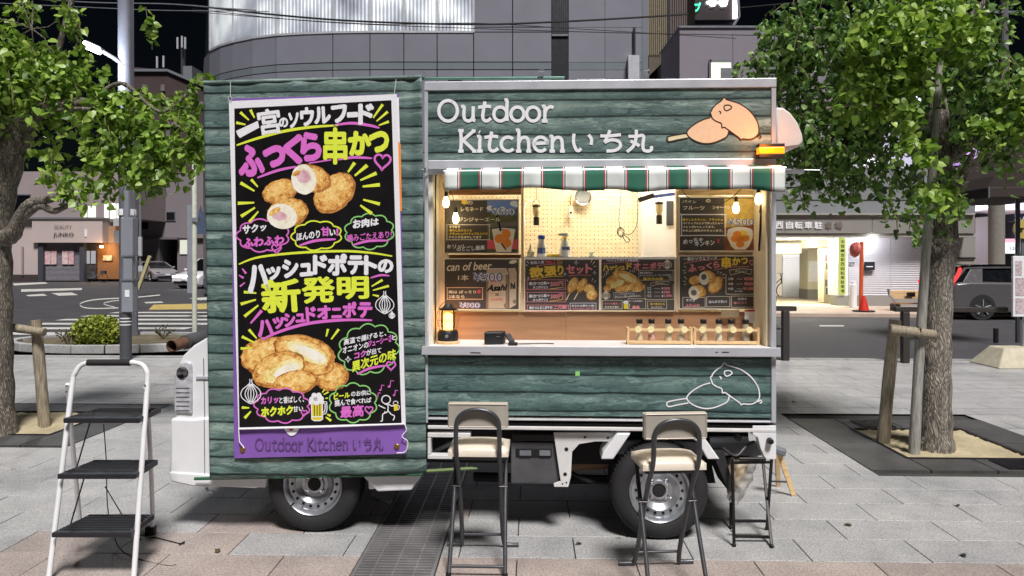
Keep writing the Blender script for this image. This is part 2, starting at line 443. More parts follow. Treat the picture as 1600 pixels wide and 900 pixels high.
    def poly(s, pts, ink, L=1, name='printed_shape', smooth=False, jag=0):
        if smooth: pts = [(p.x, p.y) for p in cat_rom([(x, y, 0) for x, y in pts], 8, True)]
        if jag: pts = [(x+random.uniform(-jag, jag), y+random.uniform(-jag, jag)) for x, y in pts]
        b = B(); b.add([s.pt(x, y, L) for x, y in pts], [tuple(range(len(pts)))])
        return b.build(name, INK[ink] if isinstance(ink, str) else ink, s.p, fix=False)
    def polys(s, lst, ink, L=1, name='printed_shape'):
        b = B()
        for pts in lst: b.add([s.pt(x, y, L) for x, y in pts], [tuple(range(len(pts)))])
        return b.build(name, INK[ink], s.p, fix=False, split=True)
    def blob(s, cx, cy, rx, ry, ink, rot=0, L=1, jag=0, name='printed_croquette', sq=1.0):
        r = R(rot); pts = []; n = 40
        for i in range(n):
            t = 2*pi*i/n; x = rx*math.copysign(abs(cos(t))**sq, cos(t)); y = ry*math.copysign(abs(sin(t))**sq, sin(t)); k = 1+random.uniform(-jag, jag)
            pts.append((cx+(x*cos(r)+y*sin(r))*k, cy+(-x*sin(r)+y*cos(r))*k))
        return s.poly(pts, ink, L, name)
    def croq(s, cx, cy, rx, ry, rot, L):            # one printed croquette: shading printed in as a dark edge, crumbed body, highlight on top
        r = R(rot); s.blob(cx, cy, rx, ry, 'crumbdk', rot, L, .035); s.blob(cx-rx*.03, cy-ry*.06, rx*.92, ry*.88, 'crumb', rot, L+.2, .035); s.blob(cx-rx*.08, cy-ry*.22, rx*.68, ry*.5, 'crumblt', rot, L+.35, .07)
    def cloud(s, cx, cy, rx, ry, n, w, ink, L=3, rot=0, bump=.13):
        pts = []; m = n*8; r = R(rot)
        for i in range(m):
            t = 2*pi*i/m; k = 1+bump*abs(sin(n*t/2))-bump/2; x, y = rx*cos(t)*k, ry*sin(t)*k
            pts.append((cx+x*cos(r)+y*sin(r), cy-x*sin(r)+y*cos(r)))
        b = B(); s.ribbon(b, pts, w, L, True); return b.build('cloud_outline', INK[ink], s.p, fix=False)
    def heart(s, cx, cy, r, w, ink, L=4, rot=0):
        pts = []
        for i in range(28):
            t = 2*pi*i/28; x = r*sin(t)**3; y = -r*(13*cos(t)-5*cos(2*t)-2*cos(3*t)-cos(4*t))/15; a = R(rot)
            pts.append((cx+x*cos(a)+y*sin(a), cy-x*sin(a)+y*cos(a)))
        b = B(); s.ribbon(b, pts, w, L, True); return b.build('heart', INK[ink], s.p, fix=False)
    def rays(s, lst, ink, L=3):
        for x0, y0, x1, y1, w in lst:
            b = B(); dx, dy = x1-x0, y1-y0; l = math.hypot(dx, dy); a, c = -dy/l, dx/l
            b.add([s.pt(x0+a*w*.25, y0+c*w*.25, L), s.pt(x0-a*w*.25, y0-c*w*.25, L), s.pt(x1-a*w*.5, y1-c*w*.5, L), s.pt(x1+a*w*.5, y1+c*w*.5, L)], [(0, 1, 2, 3)])
            b.build('ray_mark', INK[ink], s.p, fix=False)
    def onion(s, cx, cy, r, w, ink, L=4):
        st = [[(cx-r*.12, cy-r*1.5), (cx-r*.15, cy-r*1.05), (cx-r*.9, cy-r*.35), (cx-r*.95, cy+r*.35), (cx-r*.2, cy+r*.95), (cx+r*.2, cy+r*.95), (cx+r*.95, cy+r*.35), (cx+r*.9, cy-r*.35), (cx+r*.15, cy-r*1.05), (cx+r*.12, cy-r*1.5)]]
        for k in (-.6, -.3, 0, .3, .6): st.append([(cx+k*r*.15, cy-r), (cx+k*r, cy), (cx+k*r*.3, cy+r*.9)])
        return s.line(st, w, ink, L, 'onion_drawing')
# hand-drawn serif letters of the shop name, as strokes
def _el(cx, cy, rx, ry, a0=0, a1=360, n=18): return [(cx+rx*cos(R(a0+(a1-a0)*i/n)), cy+ry*sin(R(a0+(a1-a0)*i/n))) for i in range(n+1)]
LET = {
 'O': (.98, [_el(.42, .5, .40, .5, 60, 425)]),
 'u': (.74, [[(.0, .7), (.13, .68), (.12, .3), (.17, .08), (.32, .0), (.46, .08), (.53, .25)], [(.53, .72), (.53, .1), (.62, .02)]]),
 't': (.66, [[(.3, .95), (.24, .6), (.2, .2), (.28, .02), (.42, .02), (.56, .14)], [(.0, .66), (.3, .72), (.56, .7)]]),
 'd': (.74, [_el(.3, .34, .28, .34), [(.48, 1.02), (.59, 1.0), (.58, .5), (.6, .0)]]),
 'o': (.68, [_el(.3, .34, .28, .34)]),
 'r': (.6, [[(.0, .7), (.12, .7), (.13, .35), (.12, .0)], [(.0, .0), (.25, .0)], [(.13, .4), (.22, .6), (.38, .7), (.5, .64)]]),
 'K': (.74, [[(.1, 1), (.12, .5), (.1, 0)], [(.62, .98), (.35, .7), (.14, .48)], [(.2, .52), (.4, .3), (.64, .02)], [(0, 1), (.22, 1)], [(0, 0), (.22, 0)], [(.54, 1), (.7, .97)], [(.56, 0), (.74, 0)]]),
 'i': (.32, [[(.02, .7), (.13, .7), (.13, .35), (.13, .0)], [(.02, 0), (.25, 0)], [(.1, .95), (.14, .92)]]),
 'c': (.62, [_el(.3, .34, .28, .34, 45, 320)]),
 'h': (.7, [[(.0, 1.0), (.11, 1.0), (.11, .5), (.11, 0)], [(.11, .4), (.22, .62), (.4, .66), (.5, .5), (.52, .0)], [(.0, 0), (.22, 0)], [(.42, 0), (.62, 0)]]),
 'e': (.66, [[(.03, .36), (.56, .4)]+_el(.3, .34, .27, .34, 10, 320)]),
 'n': (.7, [[(.0, .7), (.11, .7), (.11, .35), (.11, 0)], [(.11, .4), (.22, .62), (.4, .66), (.5, .5), (.52, .0)], [(.0, 0), (.22, 0)], [(.42, 0), (.62, 0)]]),
 ' ': (.35, []),
 'い': (1.1, [[(.1, .85), (.08, .45), (.18, .08), (.3, .02), (.38, .14)], [(.68, .8), (.8, .58), (.78, .3)]]),
 'ち': (1.1, [[(.05, .74), (.4, .74), (.88, .8)], [(.44, 1.02), (.36, .75), (.22, .42)], [(.22, .42), (.5, .55), (.8, .46), (.85, .22), (.65, .04), (.3, .0)]]),
 '丸': (1.1, [[(.08, .72), (.4, .72), (.68, .74), (.66, .3), (.7, .05), (.88, .0), (1.0, .08), (1.0, .24)], [(.4, 1.04), (.38, .6), (.26, .22), (.02, -.04)], [(.16, .48), (.34, .4), (.52, .24)]]),
}
def shopname(pr, txt, x0, x1, yb, yt, w, ink, L=4, rise=0, tilt=0, name='letter'):
    tot = sum(LET[c][0] for c in txt)-.12; k = (x1-x0)/tot; x = 0
    for c in txt:
        adv, st = LET[c]
        if st: pr.line([[(x0+(x+a)*k, yb-rise*(x+a)/tot-b*(yb-yt)) for a, b in q] for q in st], w, ink, L, name)
        x += adv
PIG = [  # outline strokes, unit box: x 0..1, y 0..1 downwards (traced proportions of the painted emblem)
 [(.82, .03), (.78, -.02), (.74, .05), (.66, .13), (.60, .22), (.585, .27), (.565, .30), (.58, .37), (.60, .44), (.66, .50), (.73, .54), (.745, .58), (.75, .64), (.79, .63), (.82, .66), (.92, .76), (1.02, .86), (1.04, .90), (1.08, .88), (1.17, .89), (1.25, .86), (1.32, .76), (1.32, .60), (1.28, .45), (1.18, .27), (1.04, .13), (.92, .07), (.82, .03)],
 [(.56, .42), (.44, .47), (.30, .58), (.20, .72), (.22, .82), (.32, .92), (.46, .98), (.60, .97), (.74, .90), (.83, .82), (.86, .68)],
 [(.21, .76), (.10, .78), (-.10, .84), (-.09, .94), (.06, .90), (.22, .86)],
 [(.78, .22), (.79, .16), (.86, .15), (.90, .20), (.86, .25), (.81, .27), (.78, .22)],
 [(.70, .28), (.73, .30), (.72, .34)],
 [(1.30, .84), (1.34, .80), (1.36, .84), (1.33, .87)],
]
# ------------------------------------------------------------ the setting: ground, road, paving
PH = R(1.6); cP, sP = cos(PH), sin(PH)
def PV(u, v, z=0): return Vector((u*cP+v*sP, -u*sP+v*cP, z))          # paving grid to world
RZ = -.08
asph = mat('asphalt', (66, 66, 70), .75, var=.18, scale=1.2, bump=.5, bscale=140, speck=.25)
asph_far = mat('ground_soil', (62, 62, 64), .9, var=.2, scale=.4)
B().add([(-400, -60, RZ-.02), (400, -60, RZ-.02), (400, 900, RZ-.02), (-400, 900, RZ-.02)], [(0, 1, 2, 3)]).build('ground', asph_far, kind='structure')
def granite(name, c, c2, rand=.12, speck=.5):
    n = N(name); b = n.bsdf(); v = n.coord(); oi = n('ShaderNodeObjectInfo')
    va = n('ShaderNodeVectorMath', operation='ADD'); n.l(v, va.inputs[0]); cc = n('ShaderNodeCombineXYZ'); n.l(n.math('MULTIPLY', oi.outputs['Random'], 40), cc.inputs[0]); n.l(cc.outputs[0], va.inputs[1])
    g = n.noise(va.outputs[0], 85, 4, .9); sp = n.ramp(g, [(.38, (1-speck,)*3+(1,)), (.5, (1, 1, 1, 1)), (.60, (1+speck*.7,)*3+(1,))])
    wv = n.noise(va.outputs[0], 3.2, 4); base = n.mix(n.ramp(wv, [(.35, (0, 0, 0, 1)), (.65, (1, 1, 1, 1))]), lin(c), lin(c2))
    ge = n('ShaderNodeNewGeometry'); w1 = n.noise(ge.outputs['Position'], 1.1, 5, .65); st = n.ramp(w1, [(.34, (.74, .75, .76, 1)), (.47, (.96, .96, .96, 1)), (.62, (1.06, 1.055, 1.04, 1))])
    vg = n('ShaderNodeTexVoronoi'); vg.inputs['Scale'].default_value = 2.3; n.l(ge.outputs['Position'], vg.inputs['Vector']); gu = n.ramp(vg.outputs['Distance'], [(.0, (.55, .55, .55, 1)), (.035, (.62, .62, .62, 1)), (.05, (1, 1, 1, 1))])
    w2 = n.noise(ge.outputs['Position'], 9, 5, .7); s2 = n.ramp(w2, [(.3, (.86, .86, .86, 1)), (.5, (1, 1, 1, 1))])
    base = n.mix(1.0, base, st, 'MULTIPLY'); base = n.mix(1.0, base, gu, 'MULTIPLY'); base = n.mix(1.0, base, s2, 'MULTIPLY')
    q = n.math('MULTIPLY_ADD', oi.outputs['Random'], 2*rand, 1-rand); c3 = n('ShaderNodeCombineColor')
    for i in range(3): n.l(q, c3.inputs[i])
    n.l(n.mix(1.0, n.mix(1.0, base, sp, 'MULTIPLY'), c3.outputs[0], 'MULTIPLY'), b.inputs['Base Color'])
    b.inputs['Roughness'].default_value = .55
    bn = n('ShaderNodeBump'); bn.inputs['Strength'].default_value = .25; bn.inputs['Distance'].default_value = .002; n.l(g, bn.inputs['Height']); n.l(bn.outputs[0], b.inputs['Normal'])
    return n.m
M['gran'] = granite('grey_granite', (157, 158, 159), (172, 172, 172), .035)
M['granp'] = granite('pink_granite', (158, 147, 142), (172, 161, 155), .04)
M['grand'] = granite('dark_granite', (66, 66, 66), (82, 82, 80), .1, .35)
M['grout'] = mat('grout', (62, 62, 60), .9, var=.2)
V1 = 11.35
p = [PV(-40, -6, -.02), PV(40, -6, -.02), PV(40, V1, -.02), PV(-40, V1, -.02)]
pav = B().add(p+[q-Vector((0, 0, .1)) for q in p], [(0, 1, 2, 3), (4, 5, 1, 0), (5, 6, 2, 1), (6, 7, 3, 2), (7, 4, 0, 3)]).build('paving', M['grout'], kind='structure', base=(0, 0, 0))
# granite slabs 0.6 x 0.3 in running bond; holes left for the tree pits and the drain
PITS = [(2.45, 4.25, 5.40, 7.12), (-5.55, -3.80, 5.92, 7.62)]
GRT = (-.885, -.475)
def cut(u0, u1, v0, v1):
    rs = [(u0, u1)]
    for a, b, c, d in PITS+[(GRT[0], GRT[1], -9, 6.3)]:
        if v1 > c+.01 and v0 < d-.01:
            n_ = []
            for x0, x1 in rs:
                if x1 <= a or x0 >= b: n_.append((x0, x1)); continue
                if x0 < a-.03: n_.append((x0, a))
                if x1 > b+.03: n_.append((b, x1))
            rs = n_
    return rs
tile_me = {}
def tile_mesh(w, mk):
    k = (round(w, 2), mk)
    if k not in tile_me:
        g = .0028; b = B(); w2, d2 = w/2-g, .15-g; e = .002
        lo = [(-w2, -d2, -.02), (w2, -d2, -.02), (w2, d2, -.02), (-w2, d2, -.02)]; mi = [(x, y, -e) for x, y, z in lo]; hi = [(x-math.copysign(e, x), y-math.copysign(e, y), 0) for x, y, z in lo]
        b.add(lo+mi+hi, [(i, (i+1) % 4, (i+1) % 4+4, i+4) for i in range(4)]+[(i+4, (i+1) % 4+4, (i+1) % 4+8, i+8) for i in range(4)]+[(8, 9, 10, 11)])
        me = bpy.data.meshes.new('tile'); me.from_pydata(b.v, [], b.f); me.materials.append(M[mk]); tile_me[k] = me
    return tile_me[k]
farb = B(); ntile = 0
for r in range(-4, 26):
    v0 = 3.77+.3*r-.3; v1 = v0+.3; vc = v0+.15
    if v0 > V1-.01: continue
    off = 1.72+(.3 if r % 2 else 0)
    for k in range(-30, 30):
        u0 = off+.6*k; u1 = u0+.6
        if abs(u0+.3) > 8.4 + max(0, vc-8): continue
        for a, c in cut(u0, u1, v0, v1):
            mk = 'granp' if v1 < 3.78 else 'gran'
            if 3.72 < v0 < 4.0 and u0 < -1.0 and random.random() < .55: mk = 'granp'
            if 3.72 < v0 < 4.6 and u0 < .3 and random.random() < .07: mk = 'granp'
            wpos = PV((a+c)/2, vc); px = 800+F*wpos.x/max(wpos.y, .5); 
            vis = wpos.y > 3.2 and -60 < px < 1660 and vc < 6.9
            hid = -1.9 < (a+c)/2 < 1.3 and 4.6 < vc < 8.5
            if vis and not hid and ntile < 296:
                o = bpy.data.objects.new('tile', tile_mesh(c-a, mk)); COL.objects.link(o); o.parent = pav
                o.location = wpos+Vector((0, 0, random.uniform(-.0007, .0007))); o.rotation_euler = (random.uniform(-.001, .001), random.uniform(-.001, .001), -PH); ntile += 1
            elif wpos.y > 2.6:
                farb.cur = 1 if mk == 'granp' else 0
                g = .003; zz = random.uniform(-.0006, .0006)
                farb.add([PV(a+g, v0+g, zz), PV(c-g, v0+g, zz), PV(c-g, v1-g, zz), PV(a+g, v1-g, zz)], [(0, 1, 2, 3)])
farb.build('far_tiles', [M['gran'], M['granp']], pav, kind='stuff')
# kerb at the back edge of the plaza
kb = B()
for k in range(-34, 34):
    c = [PV(k*.6+.004, V1), PV(k*.6+.596, V1), PV(k*.6+.596, V1+.16), PV(k*.6+.004, V1+.16)]
    kb.hexa([q+Vector((0, 0, RZ-.02)) for q in c]+[q+Vector((0, 0, .005)) for q in c])
kb.build('kerb', mat('kerb_stone', (150, 150, 148), .8, speck=.2), kind='structure', bevel=.008)
# road
rd = B(); rd.quad((-120, 10, RZ), (120, 10, RZ), (120, 95, RZ), (-120, 95, RZ)); rd.build('road', asph, kind='structure')
wp = mat('road_paint', (190, 190, 186), .7, var=.15, scale=3, speck=.15); yp = mat('yellow_road_paint', (180, 160, 96), .8, var=.2, scale=2)
def gq(b, pts): b.add([G(x, y, RZ+.006) for x, y in pts], [tuple(range(len(pts)))])
cw = B()
def GX(X, Y): return (X, Y, RZ+.006)
for i, (xa, xb, Y) in enumerate([(-12.0, -6.6, 21.9), (-12.1, -6.9, 20.6), (-12.0, -7.0, 19.3), (-11.8, -7.2, 18.05), (-11.9, -7.5, 16.85), (-11.9, -7.7, 15.65), (-11.6, -8.0, 14.5)]):
    cw.add([GX(xa, Y), GX(xb, Y), GX(xb, Y+.5), GX(xa, Y+.5)], [(0, 1, 2, 3)])
cw.build('crosswalk', wp, kind='structure')
mk = B()
for pts in [[(33, 452), (128, 450), (128, 453), (33, 456)], [(20, 443), (70, 441), (75, 443), (22, 446)], [(80, 458), (112, 457), (122, 461), (92, 462)], [(40, 461), (68, 459), (74, 462), (45, 463)],
            [(225, 472), (252, 471), (256, 473), (228, 474)], [(295, 466), (330, 464), (330, 468), (312, 469)], [(1280, 508), (1318, 508), (1319, 510), (1281, 510)]]:
    gq(mk, pts)
def groad(pts, w):
    pts = cat_rom([(x, y, 0) for x, y in pts], 6)
    for a, c in zip(pts, pts[1:]): mk.add([G(a.x, a.y-w, RZ+.006), G(c.x, c.y-w, RZ+.006), G(c.x, c.y+w, RZ+.006), G(a.x, a.y+w, RZ+.006)], [(0, 1, 2, 3)])
groad([(250, 461), (205, 465), (150, 468), (126, 474), (130, 480), (150, 482), (185, 481)], .8); groad([(200, 468), (172, 471), (162, 475), (180, 480)], .6)
mk.build('road_marking', wp, kind='structure')
hb = B(); gq(hb, [(240, 476), (330, 474), (330, 483), (232, 484)]); hb.build('yellow_hatching', yp, kind='structure')
# pavement across the road, right
sw = B(); z0 = -.0
c = [G(1100, 489, .02), G(1700, 492, .02), Vector((40, 40, .02)), Vector((6, 40, .02))]
sw.add(c+[q-Vector((0, 0, .12)) for q in c], [(0, 1, 2, 3), (4, 5, 1, 0)]); sw.build('far_pavement', mat('pink_paving', (176, 150, 138), .8, var=.15, scale=1.5, c2=(190, 176, 160)), kind='structure')
# drain grating: five bars lengthways, dense cross bars
dr = thing('drain_grating', 'long steel drain grating running under the food truck beside the front bar stool', 'drain grating', PV(-.68, 4.2, 0))
gm = mat('grating_steel', (168, 166, 168), .42, .6, var=.2, scale=4)
b = B(); c = [PV(GRT[0], 1, -.019), PV(GRT[1], 1, -.019), PV(GRT[1], 6.3, -.019), PV(GRT[0], 6.3, -.019)]; b.add(c, [(0, 1, 2, 3)]); b.build('channel', M['dark'], dr)
for i in range(2):
    b = B(); u = GRT[0]+.012 if i == 0 else GRT[1]-.012; b.beam(PV(u, 1, -.009), PV(u, 6.3, -.009), .016, .018); b.build('edge_bar', gm, dr)
for i in range(3):
    b = B(); u = GRT[0]+.41/4*(i+1); b.beam(PV(u, 1, -.009), PV(u, 6.3, -.009), .009, .018, (0, 0, 1)); b.build('long_bar', gm, dr)
b = B(); v = 2.6
while v < 6.2: b.beam(PV(GRT[0]+.02, v, -.009), PV(GRT[1]-.02, v, -.009), .013, .012, (0, 0, 1)); v += .033
b.build('cross_bars', gm, dr, kind='stuff')
# tree pits
for i, (px, py, lab) in enumerate([(1497, 790, 'curled brown leaf on the grey slabs in front of the dark edged right tree pit'), (1326, 821, 'dark curled leaf on grey slabs midway between bin stand and right edge'), (1504, 868, 'dark leaf lying just behind the pink slab row at the right'), (1240, 628, 'pale brown leaf on the paving right of the truck near the guard rail'), (905, 850, 'small leaf between the two bar stools'), (340, 862, 'small leaf between the step ladder and the front wheel')]):
    c = G(px, py, .004); b = B(); a = random.uniform(0, 6.28); s_ = random.uniform(.018, .03)
    q = lambda x, y, z: (c.x+s_*(x*cos(a)-y*sin(a)), c.y+s_*(x*sin(a)+y*cos(a)), c.z+s_*z)
    b.add([q(0, 1.2, .1), q(-.5, .3, .5), q(-.4, -.5, .3), q(0, -.7, 0), q(.4, -.5, .35), q(.5, .3, .45), q(0, 0, .02)], [(0, 1, 6), (1, 2, 6), (2, 3, 6), (3, 4, 6), (4, 5, 6), (5, 0, 6)])
    b.build('fallen_leaf', mat('dead_leaf_%d' % i, (96, 84, 58) if i % 2 else (70, 66, 60), .8), fix=False, label=lab, cat='leaf', group='dead leaves on the paving')
sandm = mat('sand_soil', (176, 164, 134), .95, var=.25, scale=3, bump=.8, bscale=40, speck=.3)
def pit(a, b_, c, d, ia, ib, ic, id_, label, grates):
    t = thing('tree_pit', label, 'tree pit', PV((a+b_)/2, c, 0))
    for (x0, x1, y0, y1) in [(a, ia, c, (ic+id_)/2), (a, ia, (ic+id_)/2+.004, d), (ib, b_, c, (ic+id_)/2), (ib, b_, (ic+id_)/2+.004, d), (ia+.004, (ia+ib)/2, c, ic), ((ia+ib)/2+.004, ib-.004, c, ic), (ia+.004, (ia+ib)/2, id_, d), ((ia+ib)/2+.004, ib-.004, id_, d)]:
        q = [PV(x0+.003, y0+.003), PV(x1-.003, y0+.003), PV(x1-.003, y1-.003), PV(x0+.003, y1-.003)]
        B().hexa([k+Vector((0, 0, -.019)) for k in q]+[k+Vector((0, 0, .004)) for k in q]).build('slab', M['grand'], t)
    rim = B()
    for x0, x1, y0, y1 in [(ia-.02, ia, ic-.02, id_+.02), (ib, ib+.02, ic-.02, id_+.02), (ia, ib, ic-.02, ic), (ia, ib, id_, id_+.02)]:
        q = [PV(x0, y0), PV(x1, y0), PV(x1, y1), PV(x0, y1)]; rim.hexa([k+Vector((0, 0, -.06)) for k in q]+[k+Vector((0, 0, .012)) for k in q])
    rim.build('rim', M['black'], t)
    sb = B(); sb.grid(lambda u, v: PV(ia+(ib-ia)*u, ic+(id_-ic)*v, -.012+.016*random.random()+.03*sin(pi*u)*sin(pi*v)), 26, 26); sb.build('soil', sandm, t, smooth=60)
    for x0, x1, y0, y1 in grates:
        gb = B(); n = int((x1-x0)/.022)
        for i in range(n): 
            x = x0+(x1-x0)*(i+.5)/n; gb.beam(PV(x, y0, .009), PV(x, y1, .009), .011, .01, (0, 0, 1))
        gb.build('slot_grate', M['black'], t)
    return t
a0, b0, c0, d0 = PITS[0]; pit(a0, b0, c0, d0, a0+.43, b0-.42, c0+.33, d0-.42, 'square pit edged with dark slabs round the right hand tree', [(a0+.55, a0+.85, d0-.36, d0-.06), (a0+1.0, a0+1.3, c0+.03, c0+.28)])
a0, b0, c0, d0 = PITS[1]; pit(a0, b0, c0, d0, a0+.40, b0-.40, c0+.36, d0-.40, 'square pit edged with dark slabs round the left hand tree', [])
# planter island at the left with its shrub
pi_ = thing('planter_bed', 'low kerbed planting bed with bare soil behind the step ladder', 'planter', G(190, 548))
ctr = G(200, 538); A_, C_ = 1.95, 1.15
def el(t, k=1): return Vector((ctr.x+A_*k*cos(t), 13.1+C_*k*sin(t), 0))
NN = 22
for i in range(NN):
    t0, t1 = 2*pi*i/NN+.006, 2*pi*(i+1)/NN-.006
    q = [el(t0, 1), el(t1, 1), el(t1, .92), el(t0, .92)]; B().hexa([k+Vector((0, 0, -.01)) for k in q]+[k+Vector((0, 0, .13)) for k in q]).build('kerb_stone', M['gran'], pi_, bevel=.01)
sb = B(); sb.add([el(2*pi*i/40, .93)+Vector((0, 0, .08)) for i in range(40)], [tuple(range(40))]); sb.build('soil', mat('bed_soil', (92, 84, 64), .95, var=.4, scale=5), pi_)
def scatter_leaves(b, c, r, n, size, flat=1.0, shell=.35):
    for i in range(n):
        d = Vector((random.gauss(0, 1), random.gauss(0, 1), random.gauss(0, 1))).normalized(); k = (shell+(1-shell)*random.random())**.6
        p = Vector(c)+Vector((d.x*r[0]*k, d.y*r[1]*k, d.z*r[2]*k)); leaf(b, p, size*random.uniform(.7, 1.3), Vector((random.gauss(0, .6), random.gauss(0, .6)-.2, random.gauss(-.1, .6))))
def leaf(b, p, s, dn):                              # a heart-shaped leaf folded along its midrib, hanging in direction dn
    dn = dn.normalized() if dn.length > .01 else Vector((0, 0, -1))
    sd_ = dn.cross(Vector((random.gauss(0, 1), random.gauss(0, 1), random.gauss(0, 1))))
    if sd_.length < .01: sd_ = Vector((1, 0, 0))
    sd_.normalize(); nn = dn.cross(sd_); f = random.uniform(.05, .3)
    q = lambda x, y, z: p+sd_*x*s+dn*y*s+nn*z*s
    b.add([q(0, 1, .05), q(-.42, .45, f*.6), q(-.5, .02, f), q(-.24, -.14, f*.5), q(0, 0, 0), q(.24, -.14, f*.5), q(.5, .02, f), q(.42, .45, f*.6)], [(0, 1, 2, 3, 4), (0, 4, 5, 6, 7)])
LF1 = leafmat('leaf_green', (54, 84, 44), (102, 136, 70), (156, 186, 108))
LF2 = leafmat('leaf_shrub', (86, 104, 36), (140, 150, 56), (176, 182, 84))
LF3 = leafmat('leaf_lime', (76, 106, 42), (124, 156, 64), (170, 196, 96))
sh = thing('shrub', 'round yellow green shrub growing in the kerbed bed', 'shrub', G(150, 545, .08))
c = P(152, 518, 12.6); b = B(); scatter_leaves(b, c, (.42, .4, .3), 2600, .045); b.build('foliage', LF2, sh, fix=False, kind='stuff')
b = B()
for i in range(9): b.tube([Vector((c.x, 12.6, .06)), c+Vector((random.uniform(-.32, .32), random.uniform(-.2, .2), random.uniform(-.1, .2)))], [.012, .004], 5)
b.build('stem', M['stake'], sh)
for (px, py, h, lab) in [(108, 543, .32, 'dark bare twiggy plant left of the round shrub'), (255, 530, .26, 'small bare twig plant right of the round shrub')]:
    t0 = G(px, py, .08); b = B()
    for i in range(9):
        e = Vector((random.uniform(-.25, .25), random.uniform(-.15, .15), h*random.uniform(.5, 1))); b.tube(cat_rom([t0, t0+e*.5+Vector((random.uniform(-.08, .08), 0, .05)), t0+e], 4), [.007]*9, 5)
        for k in range(4): leaf(b, t0+e*random.uniform(.5, 1), .035, Vector((random.gauss(0, 1), random.gauss(0, 1), .4)))
    b.build('twig_plant', mat('dry_plant', (78, 70, 44), .9), label=lab, cat='plant')
# ------------------------------------------------------------ trees
TB = bark('bark', (34, 31, 29), (172, 164, 152))
TB2 = bark('bark_left', (26, 23, 20), (156, 148, 136))
def dense(b, blobs, Yc, size, dens):
    """hanging sprays: a twig droops through each blob and leaves sit along it"""
    tw = B()
    for px, py, rx, ry, dY, spread in blobs:
        Y = Yc+dY; c = P(px, py, Y); r = (rx/F*Y, spread, ry/F*Y)
        n = int(dens*(rx*ry)/1000)
        for i in range(n):
            a = random.uniform(0, 2*pi); k = math.sqrt(random.random()); m = random.uniform(-1, 1)
            s0 = c+Vector((r[0]*k*cos(a), r[1]*m*math.sqrt(max(0, 1-k*k*.7)), r[2]*k*sin(a)))
            d = Vector((random.gauss(0, .5), random.gauss(0, .5), random.uniform(-1.1, -.1))).normalized(); L = random.uniform(.12, .26); q = []
            nl = random.randint(5, 9)
            for j in range(nl):
                t = j/nl; p_ = s0+d*L*t+Vector((0, 0, -.10*t*t)); q.append(p_)
                sd_ = Vector((random.gauss(0, 1), random.gauss(0, 1), random.gauss(0, .4))); leaf(b, p_+sd_.normalized()*size*.4, size*random.uniform(.6, 1.2), Vector((sd_.x*.55, sd_.y*.55-.15, random.uniform(-1.1, .1))))
            if i % 2 == 0: tw.tube(q, [.0035]*(len(q)-1)+[.0015], 4, False)
    return tw
def limb(b, pts, Y, r, n=12, k=6):
    q = [P(x, y, Y+(dy if True else 0)) for x, y, dy in pts]; c = cat_rom(q, k); m = len(c); rs = []
    for i in range(m):
        f = i/(m-1)*(len(r)-1); a = int(min(f, len(r)-2)); rs.append((r[a]+(r[a+1]-r[a])*(f-a))*(1+.05*sin(i*2.1)))
    b.tube(c, rs, n)
tr = thing('plane_tree', 'broad tree with thick ridged trunk growing in the pit right of the food truck', 'tree', G(1460, 703))
Yt = G(1460, 703).y
b = B(); limb(b, [(1462, 712, 0), (1461, 680, 0), (1461, 600, 0), (1464, 500, 0), (1470, 400, 0), (1473, 380, 0), (1471, 300, 0), (1466, 215, 0), (1460, 130, .05), (1455, 60, .1), (1446, -30, .2)], Yt, [.165, .130, .117, .108, .098, .120, .09, .09, .08, .07, .05], 20, 5)
o = b.build('trunk', TB, tr, smooth=60)
b = B(); b.ball(P(1468, 378, Yt-.02), .14, .13, .07, 14, 8)
for i in range(24): a = random.uniform(0, 6.28); b.ball(P(1468+24*cos(a), 378+random.uniform(-13, 13), Yt-.1*abs(sin(a))-.02), random.uniform(.015, .035), n=7, m=5)
b.build('burl', TB, tr, smooth=60)
for pts, r in [([(1472, 250, 0), (1500, 235, -.1), (1530, 210, -.2), (1556, 180, -.3), (1600, 150, -.4), (1650, 120, -.4)], [.06, .04, .02]), ([(1462, 150, 0), (1430, 90, .2), (1380, 40, .4), (1330, -20, .5)], [.06, .045, .02]), ([(1470, 320, 0), (1500, 290, -.2), (1510, 262, -.3), (1522, 235, -.4)], [.045, .03, .015]),
               ([(1465, 200, 0), (1420, 190, -.3), (1360, 160, -.5), (1290, 170, -.6)], [.045, .03, .012]), ([(1455, 100, 0), (1500, 50, -.2), (1540, 0, -.3)], [.05, .03, .02]), ([(1440, 60, .2), (1340, 55, .4), (1260, 45, .6), (1215, 60, .8)], [.035, .02, .01])]:
    b = B(); limb(b, pts, Yt, r, 8); b.build('branch', TB, tr, smooth=60)
